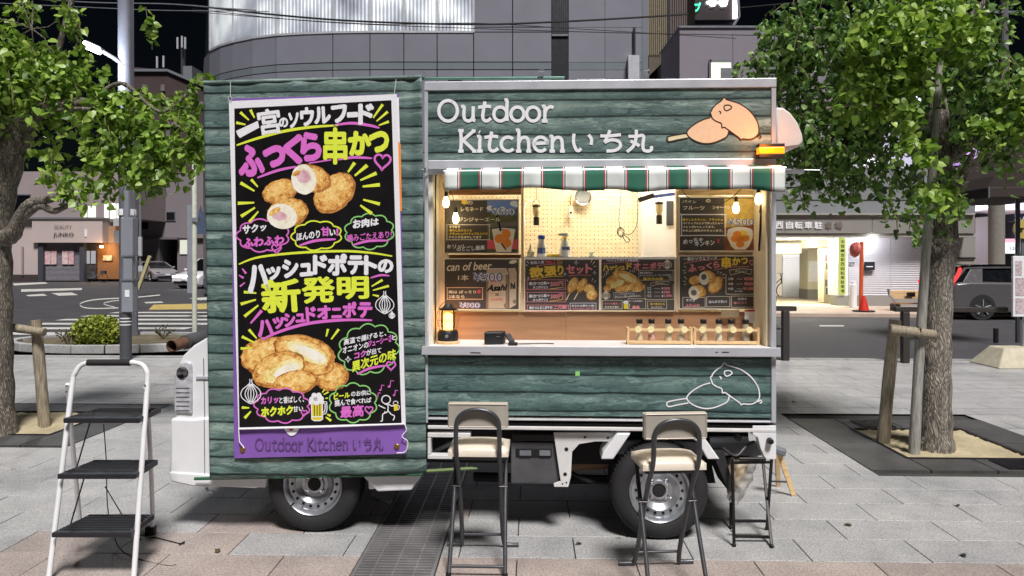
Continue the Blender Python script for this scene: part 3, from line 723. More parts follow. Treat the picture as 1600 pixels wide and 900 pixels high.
BL = [(1380, 30, 170, 50, .3, .7), (1270, 30, 72, 42, .5, .6), (1290, 110, 90, 50, .5, .6), (1190, 104, 46, 22, .6, .3), (1222, 80, 36, 26, .6, .3), (1390, 110, 70, 60, .3, .6), (1300, 190, 72, 46, .4, .5), (1385, 195, 66, 42, .3, .5),
      (1280, 245, 52, 30, .3, .4), (1345, 258, 42, 22, .2, .3), (1300, 285, 22, 18, .2, .2), (1242, 300, 18, 12, .2, .2), (1300, 225, 50, 30, .4, .4), (1412, 270, 22, 18, .3, .2), (1490, 60, 56, 54, .2, .4), (1525, 100, 30, 34, -.4, .3), (1510, 150, 36, 34, .25, .3),
      (1560, 165, 46, 24, -.4, .3), (1598, 130, 26, 38, -.5, .3), (1582, 208, 30, 20, -.4, .2), (1535, 190, 24, 26, -.3, .2), (1500, 222, 22, 26, .2, .2), (1432, 222, 18, 14, -.5, .12), (1500, 270, 14, 16, -.3, .15), (1443, 300, 16, 11, -.5, .1), (1404, 322, 10, 10, -.2, .1), (1228, 210, 24, 52, .6, .3), (1238, 150, 36, 36, .6, .3), (1566, 248, 16, 12, -.4, .12), (1500, 318, 6, 20, -.5, .08), (1428, 335, 8, 16, -.2, .1), (1372, 300, 12, 12, 0, .12), (1340, 140, 60, 50, .4, .5), (1430, 160, 26, 30, .3, .3)]
b = B(); tw = dense(b, BL, Yt, .056, 28); b.build('crown', LF1, tr, fix=False, kind='stuff')
b = B(); tw2 = dense(b, [(1390, 50, 60, 46, -.7, .25), (1352, 125, 34, 34, -.6, .2), (1405, 150, 26, 26, -.6, .15), (1435, 215, 20, 14, -.7, .12), (1440, 295, 17, 12, -.6, .1), (1496, 285, 12, 12, -.5, .1), (1535, 190, 22, 14, -.6, .12), (1590, 150, 24, 26, -.6, .15), (1510, 45, 24, 28, -.6, .15), (1460, 15, 50, 22, -.6, .2), (1420, 100, 26, 22, -.6, .15)], Yt, .062, 34)
b.build('young_leaves', LF3, tr, fix=False, kind='stuff')
tw.v and tw.build('twigs', mat('twig', (110, 104, 70), .8), tr, kind='stuff', fix=False)
# stakes and tied poles of the right tree
def pole(name, pts, r, m, label, cat, n=10, group=None):
    b = B(); c = cat_rom(pts, 4); rs = [(r[0]+(r[-1]-r[0])*i/(len(c)-1))*(1+.03*sin(i*1.7)) for i in range(len(c))]; b.tube(c, rs, n); return b.build(name, m, smooth=50, label=label, cat=cat, group=group)
pole('support_stake', [G(1380, 692), P(1388, 600, G(1380, 692).y), P(1399, 500, G(1380, 692).y)], [.052, .046], M['stake'], 'short round wooden stake left of the right tree, with a log tied across its top', 'stake')
yb = G(1428, 709).y
pole('support_pole', [G(1428, 709), P(1436, 560, yb+.02), P(1448, 380, yb+.0), P(1458, 250, yb-.03), P(1468, 100, yb-.05), P(1480, -40, yb-.02)], [.042, .022], M['bamboo'], 'tall grey wooden pole leaning up along the right tree trunk', 'pole')
pole('support_log', [P(1390, 515, yb-.06), P(1425, 519, yb-.075), P(1458, 523, yb-.02)], [.045, .04], M['stake'], 'short log tied across the stake and pole at the right tree', 'log')
b = B(); 
for k in range(4): b.tube([P(1434+7*cos(t), 521+6*sin(t)+k*2-4, yb-.11+.12*(sin(t+1)**2)) for t in [i*.6 for i in range(11)]], .004, 5)
b.build('binding_wire', M['rubber'], label='black wire binding the log to the tall pole at the right tree', cat='wire')
# left tree
tl = thing('plane_tree', 'leaning rough trunked tree at the left edge with a low side branch', 'tree', G(6, 678))
Yl = G(6, 678).y
b = B(); limb(b, [(-4, 700, 0), (-8, 640, 0), (-10, 540, 0), (-12, 430, 0), (-12, 340, 0), (0, 260, 0), (12, 205, 0), (30, 165, .1), (45, 120, .2)], Yl, [.19, .15, .145, .15, .15, .17, .2, .16, .08], 20, 5); b.build('trunk', TB2, tl, smooth=60)
for pts, r in [([(0, 375, 0), (20, 365, -.1), (32, 340, -.15), (48, 318, -.2), (75, 312, -.2), (110, 300, -.2), (150, 300, -.1)], [.09, .06, .045, .03, .012]), ([(30, 345, -.15), (60, 322, -.2), (85, 330, -.2), (110, 318, -.2)], [.04, .03, .02]),
               ([(20, 200, 0), (50, 180, -.1), (90, 165, -.1), (140, 160, -.2)], [.1, .07, .04]), ([(60, 175, 0), (82, 110, .1), (100, 45, .1), (118, -20, .1)], [.04, .028, .02]),
               ([(140, 165, -.2), (190, 130, -.3), (250, 175, -.4), (300, 140, -.4), (318, 120, -.4)], [.025, .014, .006]), ([(60, 180, -.1), (130, 170, -.2), (200, 190, -.3), (260, 250, -.3)], [.03, .014, .006])]:
    b = B(); limb(b, pts, Yl, r, 8); b.build('branch', TB2, tl, smooth=60)
b = B()
for q in [[(0, 30), (25, 35), (50, 45)], [(50, 45), (75, 42), (90, 32)], [(50, 45), (52, 10), (48, -20)], [(50, 45), (38, 15), (30, -10)], [(50, 45), (70, 60), (80, 85)], [(50, 45), (28, 58), (10, 75)], [(50, 45), (52, 70), (50, 95)]]:
    b.tube([P(x, y, Yl-.2) for x, y in q], [.006, .004, .003], 5)
b.build('twig', TB2, tl)
BL2 = [(30, 120, 60, 60, -.1, .5), (70, 90, 60, 34, 0, .4), (110, 120, 32, 36, -.1, .3), (20, 60, 30, 24, 0, .3), (30, 5, 32, 10, 0, .2), (110, 18, 20, 22, 0, .15), (100, 165, 40, 20, -.1, .25), (70, 225, 20, 16, -.1, .1), (80, 265, 30, 10, -.2, .12),
       (190, 175, 40, 22, -.3, .2), (175, 150, 36, 14, -.3, .15), (200, 215, 50, 30, -.3, .25), (250, 235, 50, 30, -.3, .25), (150, 220, 20, 40, -.3, .15), (210, 262, 50, 22, -.3, .2), (270, 195, 36, 26, -.4, .2), (305, 240, 14, 22, -.4, .12), (225, 150, 22, 14, -.3, .1), (308, 118, 12, 14, -.4, .1), (290, 150, 20, 16, -.4, .1), (238, 22, 13, 14, 0, .08), (125, 285, 40, 10, -.25, .12), (160, 100, 10, 8, 0, .1), (0, 90, 20, 60, -.2, .3)]
b = B(); tw = dense(b, BL2, Yl, .066, 27); b.build('crown', LF3, tl, fix=False, kind='stuff'); tw.v and tw.build('twigs', mat('twig_left', (110, 104, 70), .8), tl, kind='stuff', fix=False)
pole('support_stake', [G(70, 668), P(62, 570, G(70, 668).y), P(56, 500, G(70, 668).y)], [.05, .045], M['stake'], 'short round wooden stake beside the left tree, near the step ladder', 'stake')
ys = G(70, 668).y
pole('support_log', [P(-40, 503, ys-.085), P(20, 512, ys-.09), P(70, 519, ys-.085)], [.04, .036], M['stake'], 'horizontal log tied between the left tree and its stake', 'log')
# ------------------------------------------------------------ the food truck
def xz(px, py, d=0): q = Tp(px, py, d); return (q.x, q.z)
def rect(b, x0, y0, x1, y1, d0, d1, dref=None):        # a box whose front outline is given in photo pixels at depth dref
    dref = d0 if dref is None else dref
    a = Tp(x0, y0, dref); c = Tp(x1, y1, dref); return b.box(a.x, c.x, d0, d1, c.z, a.z)
tk = thing('food_truck', 'white kei food truck with green log patterned panels and an open serving hatch', 'food truck', (0, 0, 0), truck=True)
WD = 1.42
XL, XR = Tp(663, 400).x, Tp(1213, 400).x
ZT = Tp(940, 129).z; ZB = Tp(940, 661).z
# box shell: roof, back, ends, floor
def tb(name, m, fn, **k):
    b = B(); fn(b); return b.build(name, m, k.pop('parent', tk), **k)
tb('roof', M['white'], lambda b: b.box(XL, XR, .0, WD, ZT-.03, ZT), bevel=.006)
tb('roof_hatch', M['white'], lambda b: b.box(XL+.17, XR-.1, .12, WD-.1, ZT, ZT+.03), bevel=.01)
tb('rear_wall', M['cream'], lambda b: b.box(XL, XR, WD-.03, WD, ZB, ZT-.032))
tb('floor', M['greybox'], lambda b: b.box(XL+.01, XR-.01, .03, WD-.033, ZB, ZB+.03))
ZC = Tp(940, 537, .0).z      # counter
tb('end_wall', M['white'], lambda b: b.box(XR-.03, XR-.002, .032, WD-.033, ZB+.033, ZT-.033))
tb('end_wall', M['white'], lambda b: b.box(XL+.002, XL+.03, .032, WD-.033, ZB+.033, ZT-.033))
# corner posts and sign frame rails (aluminium)
b = B(); rect(b, 663, 129, 668.5, 661, -.012, .03); b.build('corner_post', M['alu'], tk, bevel=.003)
b = B(); rect(b, 1205.5, 133.5, 1213, 661, -.012, .03); b.build('corner_post', M['alu'], tk, bevel=.003)
for (x0, y0, x1, y1, nm) in [(663, 127.5, 1213.5, 136, 'top_rail'), (668.6, 250.5, 1205.3, 262, 'sign_rail'), (668.6, 653, 1205.3, 661, 'bottom_rail')]:
    b = B(); rect(b, x0, y0, x1, y1, -.016, .03); b.build(nm, M['alu'], tk, bevel=.003)
b = B(); rect(b, 669, 262.2, 1205, 267, -.004, .03); b.build('gutter', M['grey'], tk)
# upper sign with printed logs
LOGU = logs('log_print_sign', .0955, Tp(940, 156).z % .0955)
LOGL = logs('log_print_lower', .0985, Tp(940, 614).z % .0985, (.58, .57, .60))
b = B(); rect(b, 668.6, 136.2, 1205.3, 250.3, -.004, .02); sg = b.build('sign_panel', LOGU, tk)
pr = Print(sg, -.006)
shopname(pr, 'Outdoor', 685, 864, 189, 157, 5.2, 'white')
shopname(pr, 'Kitchen', 716, 881, 236, 204, 5.2, 'white')
shopname(pr, 'いち丸', 893, 1017, 236, 204, 5.0, 'white')
def pig(pr, x0, y0, sx, sy, fill, line, w):
    f = lambda q: [(x0+a*sx, y0+c*sy) for a, c in q]
    if fill:
        pr.poly(f(PIG[1]+[(.80, .60), (.70, .50)]), fill, 1, 'cutlet_shape', smooth=True)
        pr.poly(f(PIG[2]), INK['straw'], 1.5, 'stick_shape')
        pr.poly(f(PIG[0][:-1]), fill, 2, 'pig_shape', smooth=True)
    pr.line([f(q) for q in PIG], w, line, 3, 'pig_outline')
pig(pr, 1053.5, 153.5, 99.7, 72, 'peach', 'brown', 1.9)
# lower panel
b = B(); rect(b, 668.6, 556, 1205.3, 652.8, -.004, .02); lp = b.build('lower_panel', LOGL, tk)
pr = Print(lp, -.006); pig(pr, 1053.5, 568.5, 100.5, 71, None, 'white', 2.0)
pr.polys([[(899, 580), (906, 580), (906, 587), (899, 588)]], 'green', 2, 'sticker')
# counter: broad shelf, front trim
DW = .29
tb('counter', M['white'], lambda b: b.box(XL+.03, XR-.032, -.045, DW+.02, Tp(940, 546).z-.012, Tp(940, 546).z+.018), bevel=.004)
ZCT = Tp(940, 546).z+.018
b = B(); b.box(XL-.01, XR+.008, -.052, -.0455, Tp(940, 554).z, ZCT+.002); b.build('counter_trim', M['alu'], tk, bevel=.002)
b = B(); b.box(XL+.02, XR-.02, -.02, .03, Tp(940, 556).z+.001, Tp(940, 554).z+.012); b.build('counter_rail', M['alu'], tk)
pr = Print(tk, -.0525); pr.line([[(735, 551), (751, 551.5)]], 1.6, 'brown', 1, 'scuff', False); pr.line([[(1118, 550.5), (1122, 550.5)], [(1128, 550.5), (1139, 550.5)]], 1.6, 'brown', 1, 'scuff', False)
# recessed serving wall: brown ply below, timber frame round the menus, window in the middle
def rc(b, x0, y0, x1, y1, d0=DW, d1=DW+.02): return rect(b, x0, y0, x1, y1, d0, d1, DW)
for i, (xa, xb) in enumerate([(660, 884), (884.4, 1061), (1061.4, 1215)]):
    b = B(); a = Tp(xa, 487, DW); c = Tp(xb, 535, DW); b.box(max(a.x, XL+.031), min(c.x, XR-.031), DW, DW+.02, ZCT-.02, a.z); b.build('wall_board', M['plyrose'], tk)
z487 = Tp(900, 487, DW).z; ztop = Tp(900, 262, DW).z
for (x0, x1, ya, yb_, m) in [(693, 814, 240, 304, 'wood_brown'), (1060, 1188, 240, 304, 'wood_pale')]:
    b = B(); rc(b, x0, ya, x1, yb_); b.build('header_board', M[m], tk)
b = B(); rc(b, 814.3, 240, 818.5, 486.8, DW-.015); b.build('frame_post', M['wood_frame'], tk, bevel=.002)
b = B(); rc(b, 1055.5, 240, 1060, 486.8, DW-.015); b.build('frame_post', M['wood_frame'], tk, bevel=.002)
b = B(); rc(b, 693, 397.5, 814, 403.5, DW-.004); b.build('frame_rail', M['wood_brown'], tk, bevel=.002)
b = B(); rc(b, 1060.3, 392, 1188, 399.5, DW-.004); b.build('frame_rail', M['wood_frame'], tk, bevel=.002)
b = B(); rc(b, 684, 304, 693.5, 486.8, DW-.004); b.build('frame_post', M['wood_brown'], tk, bevel=.002)
b = B(); rc(b, 1184.5, 240, 1191, 486.8, DW-.004); b.build('frame_post', M['wood_frame'], tk, bevel=.002)
b = B(); rc(b, 818.8, 401.5, 1055.2, 404, DW-.06, DW+.10); b.build('window_sill', M['white'], tk, bevel=.002)
# side cheeks of the hatch (painted boards)
b = B(); b.box(XL+.031, XL+.045, .03, 1.38, ZB+.04, ZT-.035); b.build('side_lining', M['cream'], tk)
b = B(); b.box(XR-.045, XR-.031, .03, 1.38, ZB+.04, ZT-.035); b.build('side_lining', M['cream'], tk)
b = B(); b.box(XL+.032, XR-.032, DW+.02, 1.38, ZT-.06, ZT-.034); b.build('ceiling_lining', M['white'], tk)
b = B(); b.box(XL+.045, XL+.10, DW-.02, DW+.02, ZCT, ztop); b.build('jamb', M['wood_frame'], tk, bevel=.002)
b = B(); b.box(XL+.05, XL+.058, .05, .062, ZCT+.02, ztop-.05); b.build('hatch_strut', M['darkgrey'], tk)
q0, q1 = Tp(1189, 333, .12), Tp(1186, 392, .12); b = B(); b.cyl(q0, q1, .006, n=8); b.cyl(Tp(1193, 300, .12), q0, .011, n=8); b.build('gas_strut', M['black'], tk, smooth=True)
# pegboard inside at the back
DB = 1.25
def pegmat():
    n = N('pegboard'); b = n.bsdf(); f = n.noise(n.coord((6, 6, 30)), 2.5, 5, .7)
    n.l(n.ramp(f, [(.3, lin((214, 196, 156))), (.65, lin((238, 226, 196)))]), b.inputs['Base Color']); b.inputs['Roughness'].default_value = .6; return n.m
PEG = pegmat()
a = Tp(700, 270, DB); c = Tp(1003, 430, DB); b = B(); b.box(a.x, c.x, DB, DB+.012, c.z-.3, a.z+.3); pg = b.build('pegboard', PEG, tk)
b = B(); st = .0305; x = a.x+.015
while x < c.x:
    z = c.z-.05
    while z < a.z+.05:
        b.add([(x+.0042*cos(k*pi/3), DB-.0012, z+.0042*sin(k*pi/3)) for k in range(6)], [tuple(range(6))]); z += st
    x += st
b.build('peg_holes', INK['stone'], pg, kind='stuff', fix=False)
# white tall cabinet and partition at the right of the interior
b = B(); rect(b, 1004, 250, 1075, 480, 1.0, 1.3); b.build('cabinet', M['white'], tk, bevel=.01)
b = B(); rect(b, 1041, 314, 1052, 352, .985, .999, 1.0); o = b.build('handle', M['darkgrey'], tk, bevel=.004)
b = B(); b.beam(Tp(1000, 310, .75), Tp(1054, 303, .75), .03, .018); b.build('shelf_arm', M['blue'], tk); 
b = B(); b.beam(Tp(998, 313, .74), Tp(1022, 305, .74), .02, .03); b.build('clamp', M['black'], tk, bevel=.003)
b = B(); b.box(XL+.05, XR-.05, .55, 1.24, ZCT-.25, ZCT-.2); b.build('worktop', M['steel'], tk)
tl_ = B().box(-.35, .35, .72, .80, ZT-.075, ZT-.061).build('ceiling_lamp', glow('tube_light', (255, 244, 226), 9), tk)
light('interior_light', (0, .76, ZT-.13), 18, (255, 236, 204), .12, parent=tk); light('interior_light', (.42, .7, ZT-.13), 12, (255, 240, 214), .1, parent=tk)
# roof fittings
for px, d in [(661, 0), (846, 0), (1010.5, 0), (1207, 0)]:
    b = B(); q = Tp(px, 121, -.005)
    b.tube([Tp(px-2.5, 130, -.01), Tp(px-2.5, 121, -.012), Tp(px-3.5, 116.5, -.012), Tp(px+3.5, 116.5, -.012), Tp(px+2.5, 121, -.012), Tp(px+2.5, 130, -.01)], .0035, 6); b.box(Tp(px-4, 0).x, Tp(px+4, 0).x, -.014, -.004, Tp(0, 122).z, Tp(0, 119).z)
    b.build('bracket', M['steel'], tk)
for x0, x1 in [(700, 722), (899, 948), (1147, 1180)]:
    b = B(); rect(b, x0, 122.5, x1, 128, .02, .12); b.build('roof_clip', M['darkgrey'], tk, bevel=.008)
b = B(); b.tube([Tp(652, 123, .02), Tp(882, 121.5, .02)], .0085, 10); b.build('awning_pole', mat('green_pole', (92, 132, 118), .35, .3), tk, smooth=True)
# side vent cowl (white) at the right and beacon
b = B(); prof = [xz(1214, 166), xz(1226, 166.5), xz(1238, 175), xz(1249, 190), xz(1256, 208), xz(1258, 220), xz(1252, 228), xz(1214, 233)]
b.prism(prof, .02, .42); b.build('vent_cowl', mat('cowl_white', (222, 214, 210), .4, var=.03), tk, bevel=.012, smooth=50)
b = B(); c_ = Tp(1200, 247, .0); bx0 = Tp(1180, 0).x; bx1 = Tp(1220, 0).x
b.box(bx0, bx1, -.07, -.018, Tp(0, 250).z, Tp(0, 240).z); be = b.build('beacon', M['copper'], tk, bevel=.006)
b = B()
for k in range(14): x = bx0+(bx1-bx0)*(k+.5)/14; b.box(x-.002, x+.002, -.0735, -.069, Tp(0, 249).z, Tp(0, 241).z)
b.build('lens_ribs', M['copper'], be)
for y0, y1 in [(235, 239.8), (250.2, 256)]:
    b = B(); b.box(bx0, bx1, -.068, -.018, Tp(0, y1).z, Tp(0, y0).z); b.build('beacon_housing', M['black'], tk, bevel=.003)
light('beacon_light', (Tp(1190, 0).x, -.12, Tp(0, 240).z), 1.1, (255, 140, 40), .03, parent=tk)
# chassis, sill, brackets
zS = Tp(940, 668).z
b = B(); rect(b, 668, 662, 1212, 664.5, .0, .05); b.build('gap_strip', M['black'], tk)
b = B(); rect(b, 668, 665, 1213, 676, -.008, 1.40); b.build('bed_frame', M['white_dirty'], tk, bevel=.004)
b = B(); b.box(XL-.05, XR-.1, .18, 1.3, .36, .55); b.build('light_block_box', M['dark'], tk)  # plain dark box added to block light under the truck bed
b = B(); rect(b, 960, 690, 1190, 712, .09, .14); b.build('chassis_rail', M['grey'], tk)
b = B()
for x0, y0, x1, y1 in [(668, 676.5, 735, 684), (668, 711, 735, 718), (668, 684.2, 673, 710.8), (730, 684.2, 735, 710.8)]: rect(b, x0, y0, x1, y1, -.006, .05)
b.build('side_bracket', M['white_dirty'], tk, bevel=.003)
b = B(); b.beam(Tp(672, 708, .12), Tp(715, 688, .12), .03, .02); b.build('bracket_stay', M['grey'], tk)
b = B(); b.tube([Tp(667, 736, .02), Tp(736, 732, .02), Tp(746, 732, .02)], [.009, .009, .004], 8); b.build('lower_rod', mat('green_rod', (110, 130, 84), .4), tk, smooth=True)
b = B(); rect(b, 798, 690, 876, 757, .06, .3, .06); b.build('battery_box', M['greybox'], tk, bevel=.008)
b = B(); rect(b, 806, 700, 862, 713, .052, .062, .06); rect(b, 800, 678, 886, 689, .05, .2, .06); b.build('battery_cover', M['black'], tk, bevel=.003)
b = B()
for x0, y0, x1, y1 in [(812, 703, 830, 711), (843, 703, 860, 711)]: rect(b, x0, y0, x1, y1, .046, .0525, .06)
b.build('cover_slot', M['grey'], tk, split=True)
pb = [xz(x, y, .03) for x, y in [(865, 676), (986, 676), (960, 690), (930, 690), (905, 694), (894, 706), (892, 745), (888, 761), (866, 761), (865, 756), (876, 752)]]
b = B(); b.prism(pb, .03, .045); ob = b.build('mounting_plate', M['white_dirty'], tk, bevel=.002)
b = B()
for x, y, r in [(885, 702, 3.2), (883, 741, 3), (885, 754, 1.4), (879, 756, 1.2), (914, 683, 2), (950, 684, 2)]:
    c_ = Tp(x, y, .0295); b.cyl(c_, c_+Vector((0, -.001, 0)), r/287, n=12)
b.build('plate_hole', M['dark'], ob, split=True)
b = B(); b.cyl(Tp(893, 716, .35), Tp(972, 710, .35), .075, n=20); b.build('muffler', M['brownmetal'], tk, smooth=True)
b = B(); b.tube(cat_rom([Tp(893, 738, .25), Tp(920, 752, .2), Tp(955, 754, .2)], 5), .012, 8); b.tube([Tp(740, 745, .5), Tp(960, 750, .5)], .03, 8); b.build('exhaust_pipe', M['dark'], tk, smooth=True)
# hexagonal fender flares round the rear wheel
for pts in ([(964, 677), (985, 677), (958, 717), (939, 717), (942, 706)], [(1066, 677), (1096, 677), (1124, 717), (1105, 717), (1090, 690)]):
    b = B(); b.prism([xz(x, y, -.01) for x, y in pts], -.02, .14); b.build('fender_flare', M['white'], tk, bevel=.006)
b = B(); b.prism([xz(x, y, .16) for x, y in [(955, 690), (980, 676), (1080, 676), (1108, 690), (1122, 760), (950, 760)]], .22, .24); b.build('wheel_well', M['dark'], tk)
b = B(); rect(b, 1110, 684, 1170, 692, .06, .10, .06); rect(b, 1120, 694, 1185, 720, .2, .24, .2); b.build('tail_frame', M['grey'], tk)
b = B(); c_ = Tp(1152, 683, .05); b.cyl(c_, c_+Vector((0, -.03, 0)), .018, n=16); b.tube(cat_rom([Tp(1130, 700, .05), Tp(1150, 712, .02), Tp(1165, 698, .05), Tp(1178, 690, .1)], 5), .008, 6); b.build('tail_wiring', M['black'], tk, smooth=True)
b = B(); b.prism([xz(x, y, -.006) for x, y in [(1176, 665), (1213, 665), (1213, 718), (1196, 718), (1188, 700), (1184, 684), (1176, 680)]], -.006, .05); b.build('corner_plate', M['white'], tk, bevel=.004)
b = B(); c_ = Tp(1202, 688, -.006); b.cyl(c_, c_+Vector((0, -.035, 0)), .017, .015, n=16); b.build('rubber_buffer', M['black'], tk, smooth=True, bevel=.003)
b = B(); b.prism([xz(x, y, .1) for x, y in [(1108, 700), (1126, 700), (1144, 762), (1134, 762)]], .03, .3); b.build('mud_flap', M['rubber'], tk)
# wheels
def wheel(px, py, d0, nm='wheel'):
    c = Tp(px, py, d0); c.z = .263
    t = B(); t.lathe((c.x, d0, c.z), [(.166, .02), (.168, -.004), (.185, -.012), (.225, -.012), (.25, .0), (.262, .022), (.264, .12), (.25, .145), (.2, .155), (.166, .15)], 56, 'y')
    ty = t.build('tyre', M['rubber'], None, smooth=50, truck=True, base=(c.x, d0, 0)); return ty, c
for px, py, lab in [(489, 790, 'front'), (1031, 762, 'rear')]:
    d0 = .0 if lab == 'rear' else .03
    c = Tp(px, 765, d0); cx = c.x; cz = .263
    w_ = B(); w_.lathe((cx, d0, cz), [(.166, .02), (.17, -.006), (.185, -.014), (.222, -.015), (.25, -.002), (.2625, .022), (.264, .12), (.25, .145), (.2, .155), (.166, .15)], 64, 'y')
    wh = w_.build('wheel', M['rubber'], tk, smooth=50)
    g = B()
    for k in range(72):
        a = 2*pi*k/72; 
        for dd in (.03, .062, .094): g.beam((cx+.2645*cos(a), d0+dd, cz+.2645*sin(a)), (cx+.2645*cos(a+.05), d0+dd+.026, cz+.2645*sin(a+.05)), .008, .004)
    g.build('tread', M['rubber'], wh, fix=False)
    r = B(); r.lathe((cx, d0, cz), [(.158, .10), (.1605, .02), (.168, -.008), (.164, -.012), (.157, -.006), (.152, .012), (.146, .03), (.139, .032), (.112, .024), (.104, .010), (.092, .018), (.074, .034), (.056, .036), (.050, .026), (.038, .024), (.034, .030), (.033, .06)], 56, 'y')
    r.build('rim', M['steel'], wh, smooth=35)
    h = B()
    for k in range(18):
        a = 2*pi*k/18; p_ = Vector((cx+.126*cos(a), d0+.0275, cz+.126*sin(a))); h.cyl(p_, p_+Vector((0, -.003, 0)), .0085, n=10)
    h.cyl((cx, d0+.05, cz), (cx, d0+.022, cz), .032, n=20)
    h.build('vent_hole_disc', M['dark'], wh, split=True)  # dark discs stand in for the shade inside the rim's holes
    l = B()
    for k in range(4):
        a = pi/4+pi/2*k; p_ = Vector((cx+.053*cos(a), d0+.034, cz+.053*sin(a))); l.cyl(p_, p_+Vector((0, -.012, 0)), .0095, .008, n=6)
        l.lathe((p_.x, d0+.032, p_.z), [(.020, .004), (.018, -.002), (.013, .001), (.011, .004)], 14, 'y')
    l.build('wheel_nut', M['chrome'], wh, smooth=40, split=True)
    v = B(); v.tube([(cx+.15*cos(-2.4), d0+.01, cz+.15*sin(-2.4)), (cx+.16*cos(-2.4), d0-.02, cz+.16*sin(-2.4))], .004, 6); v.build('valve', M['black'], wh)
b = B(); b.cyl((Tp(1031, 765).x, .1, .263), (Tp(1031, 765).x, 1.35, .263), .045, n=14); b.cyl((Tp(489, 765).x, .1, .263), (Tp(489, 765).x, 1.35, .263), .04, n=14); b.build('axle', M['dark'], tk)
for px in (1031, 489):
    cx = Tp(px, 765).x; b = B(); b.lathe((cx, 1.2, .263), [(.166, .0), (.25, .0), (.264, .03), (.264, .14), (.25, .16), (.1, .16)], 32, 'y'); b.build('far_wheel', M['rubber'], tk, smooth=50)
# cab: one moulded side with wheel arch
wc = Tp(489, 765, .03)
arch = [(wc.x+.315*cos(t), .263+.315*sin(t)) for t in [pi*(-.02+1.04*i/20) for i in range(21)]]   # right to left
cabp = [xz(*q) for q in [(330, 762), (268, 752), (266.5, 735), (267, 690), (269, 655), (273, 650), (271, 600), (275, 572), (283, 556), (300, 540), (322, 527)]]
cabp += [xz(398, 345), xz(415, 322), xz(440, 312), xz(655, 310), xz(657, 740), xz(640, 765), xz(590, 765)]
cabp += [p for p in arch if True] + []
cabp = [p for p in cabp]
b = B(); b.prism(cabp, .02, 1.40); cab = b.build('cab', M['white'], tk, bevel=.014, smooth=45)
b = B(); b.prism([xz(*q) for q in [(266, 654), (300, 655), (331, 652), (331, 760), (300, 757), (268, 750), (264, 738), (266, 700)]], .002, 1.42); b.build('bumper', M['white'], tk, bevel=.012, smooth=40)
b = B(); b.prism([xz(*q) for q in [(264, 737), (331, 741), (331, 762), (300, 759), (268, 752)]], -.008, 1.43); b.build('bumper_lip', M['white'], tk, bevel=.008, smooth=40)
hl = B(); hl.prism([xz(*q) for q in [(271, 645), (270, 610), (273, 585), (279, 570), (287, 565), (297, 567), (299, 575), (299, 647)]], .006, .2); hlo = hl.build('headlight', mat('headlight_lens', (196, 198, 204), .12, .15, var=.25, scale=30, spec=.8), tk, bevel=.008, smooth=40)
b = B()
for y in range(606, 643, 7): b.beam(Tp(275, y, .004), Tp(296, y, .004), .003, .003)
b.build('lens_line', M['grey'], hlo)
c_ = Tp(285, 583, .006); b = B(); b.lathe((c_.x, .004, c_.z), [(.0, .001), (.02, .0), (.032, -.003), (.036, .003)], 20, 'y'); b.build('indicator_lens', M['chrome'], hlo, smooth=True)
b = B(); rect(b, 306, 588, 331, 593, .012, .02); b.build('door_trim', M['alu'], tk, bevel=.002)
b = B(); b.tube([Tp(318, 560, .017), Tp(320, 652, .017)], .0022, 5); b.tube([Tp(319, 655, 0), Tp(320, 740, 0)], .002, 5); b.build('door_seam', M['darkgrey'], tk)
b = B(); b.prism([xz(*q) for q in [(404, 352), (432, 325), (640, 325), (640, 520), (340, 520)]], .012, .019); b.build('cab_window', M['darkglass'], tk)
b = B(); b.prism([xz(*q) for q in [(560, 736), (663, 736), (643, 766), (590, 768), (568, 745)]], -.004, .12); b.build('side_step', M['white'], tk, bevel=.008)
b = B(); b.prism([xz(*q) for q in [(578, 766), (620, 772), (606, 792), (575, 778)]], .05, .25); b.build('mud_guard', M['rubber'], tk, bevel=.004)
b = B(); b.prism([xz(*q) for q in [(318, 757), (330, 760), (414, 762), (417, 742), (318, 742)]], .001, .12); b.build('lower_valance', M['white'], tk, bevel=.004)
b = B(); b.box(Tp(340, 0).x, Tp(640, 0).x, .2, 1.3, .30, .5); b.build('engine_tray', M['dark'], tk)
b = B(); q = [Tp(322, 761, .01), Tp(326, 768, .01), Tp(333, 768, .01)]; b.tube(q, .008, 6); b.build('tow_hook', M['steel'], tk)
# roll of pipe lying on the cowl
b = B(); b.lathe((0, 0, 0), [(.028, 0), (.031, 0), (.031, .30), (.028, .30), (.028, 0)], 18, 'x')
p0, p1 = Tp(268, 541, .25), Tp(300, 532, .45); p2 = Tp(350, 519, .75)
b = B(); b.tube([p0, p1], .036, 16, False); b.tube([p0, p1], .031, 16, False); pi2 = b.build('pipe_roll', mat('rust_pipe', (112, 82, 66), .6, .2, var=.3), None, smooth=True, truck=True, label='brown pipe in a dark foam sleeve lying across the front of the truck cab', cat='pipe')
b = B(); b.tube([p0.lerp(p1, .62), p1, p2], [.044, .046, .046], 16); b.build('foam_sleeve', mat('foam_sleeve', (70, 72, 76), .9, var=.2), pi2, smooth=True)
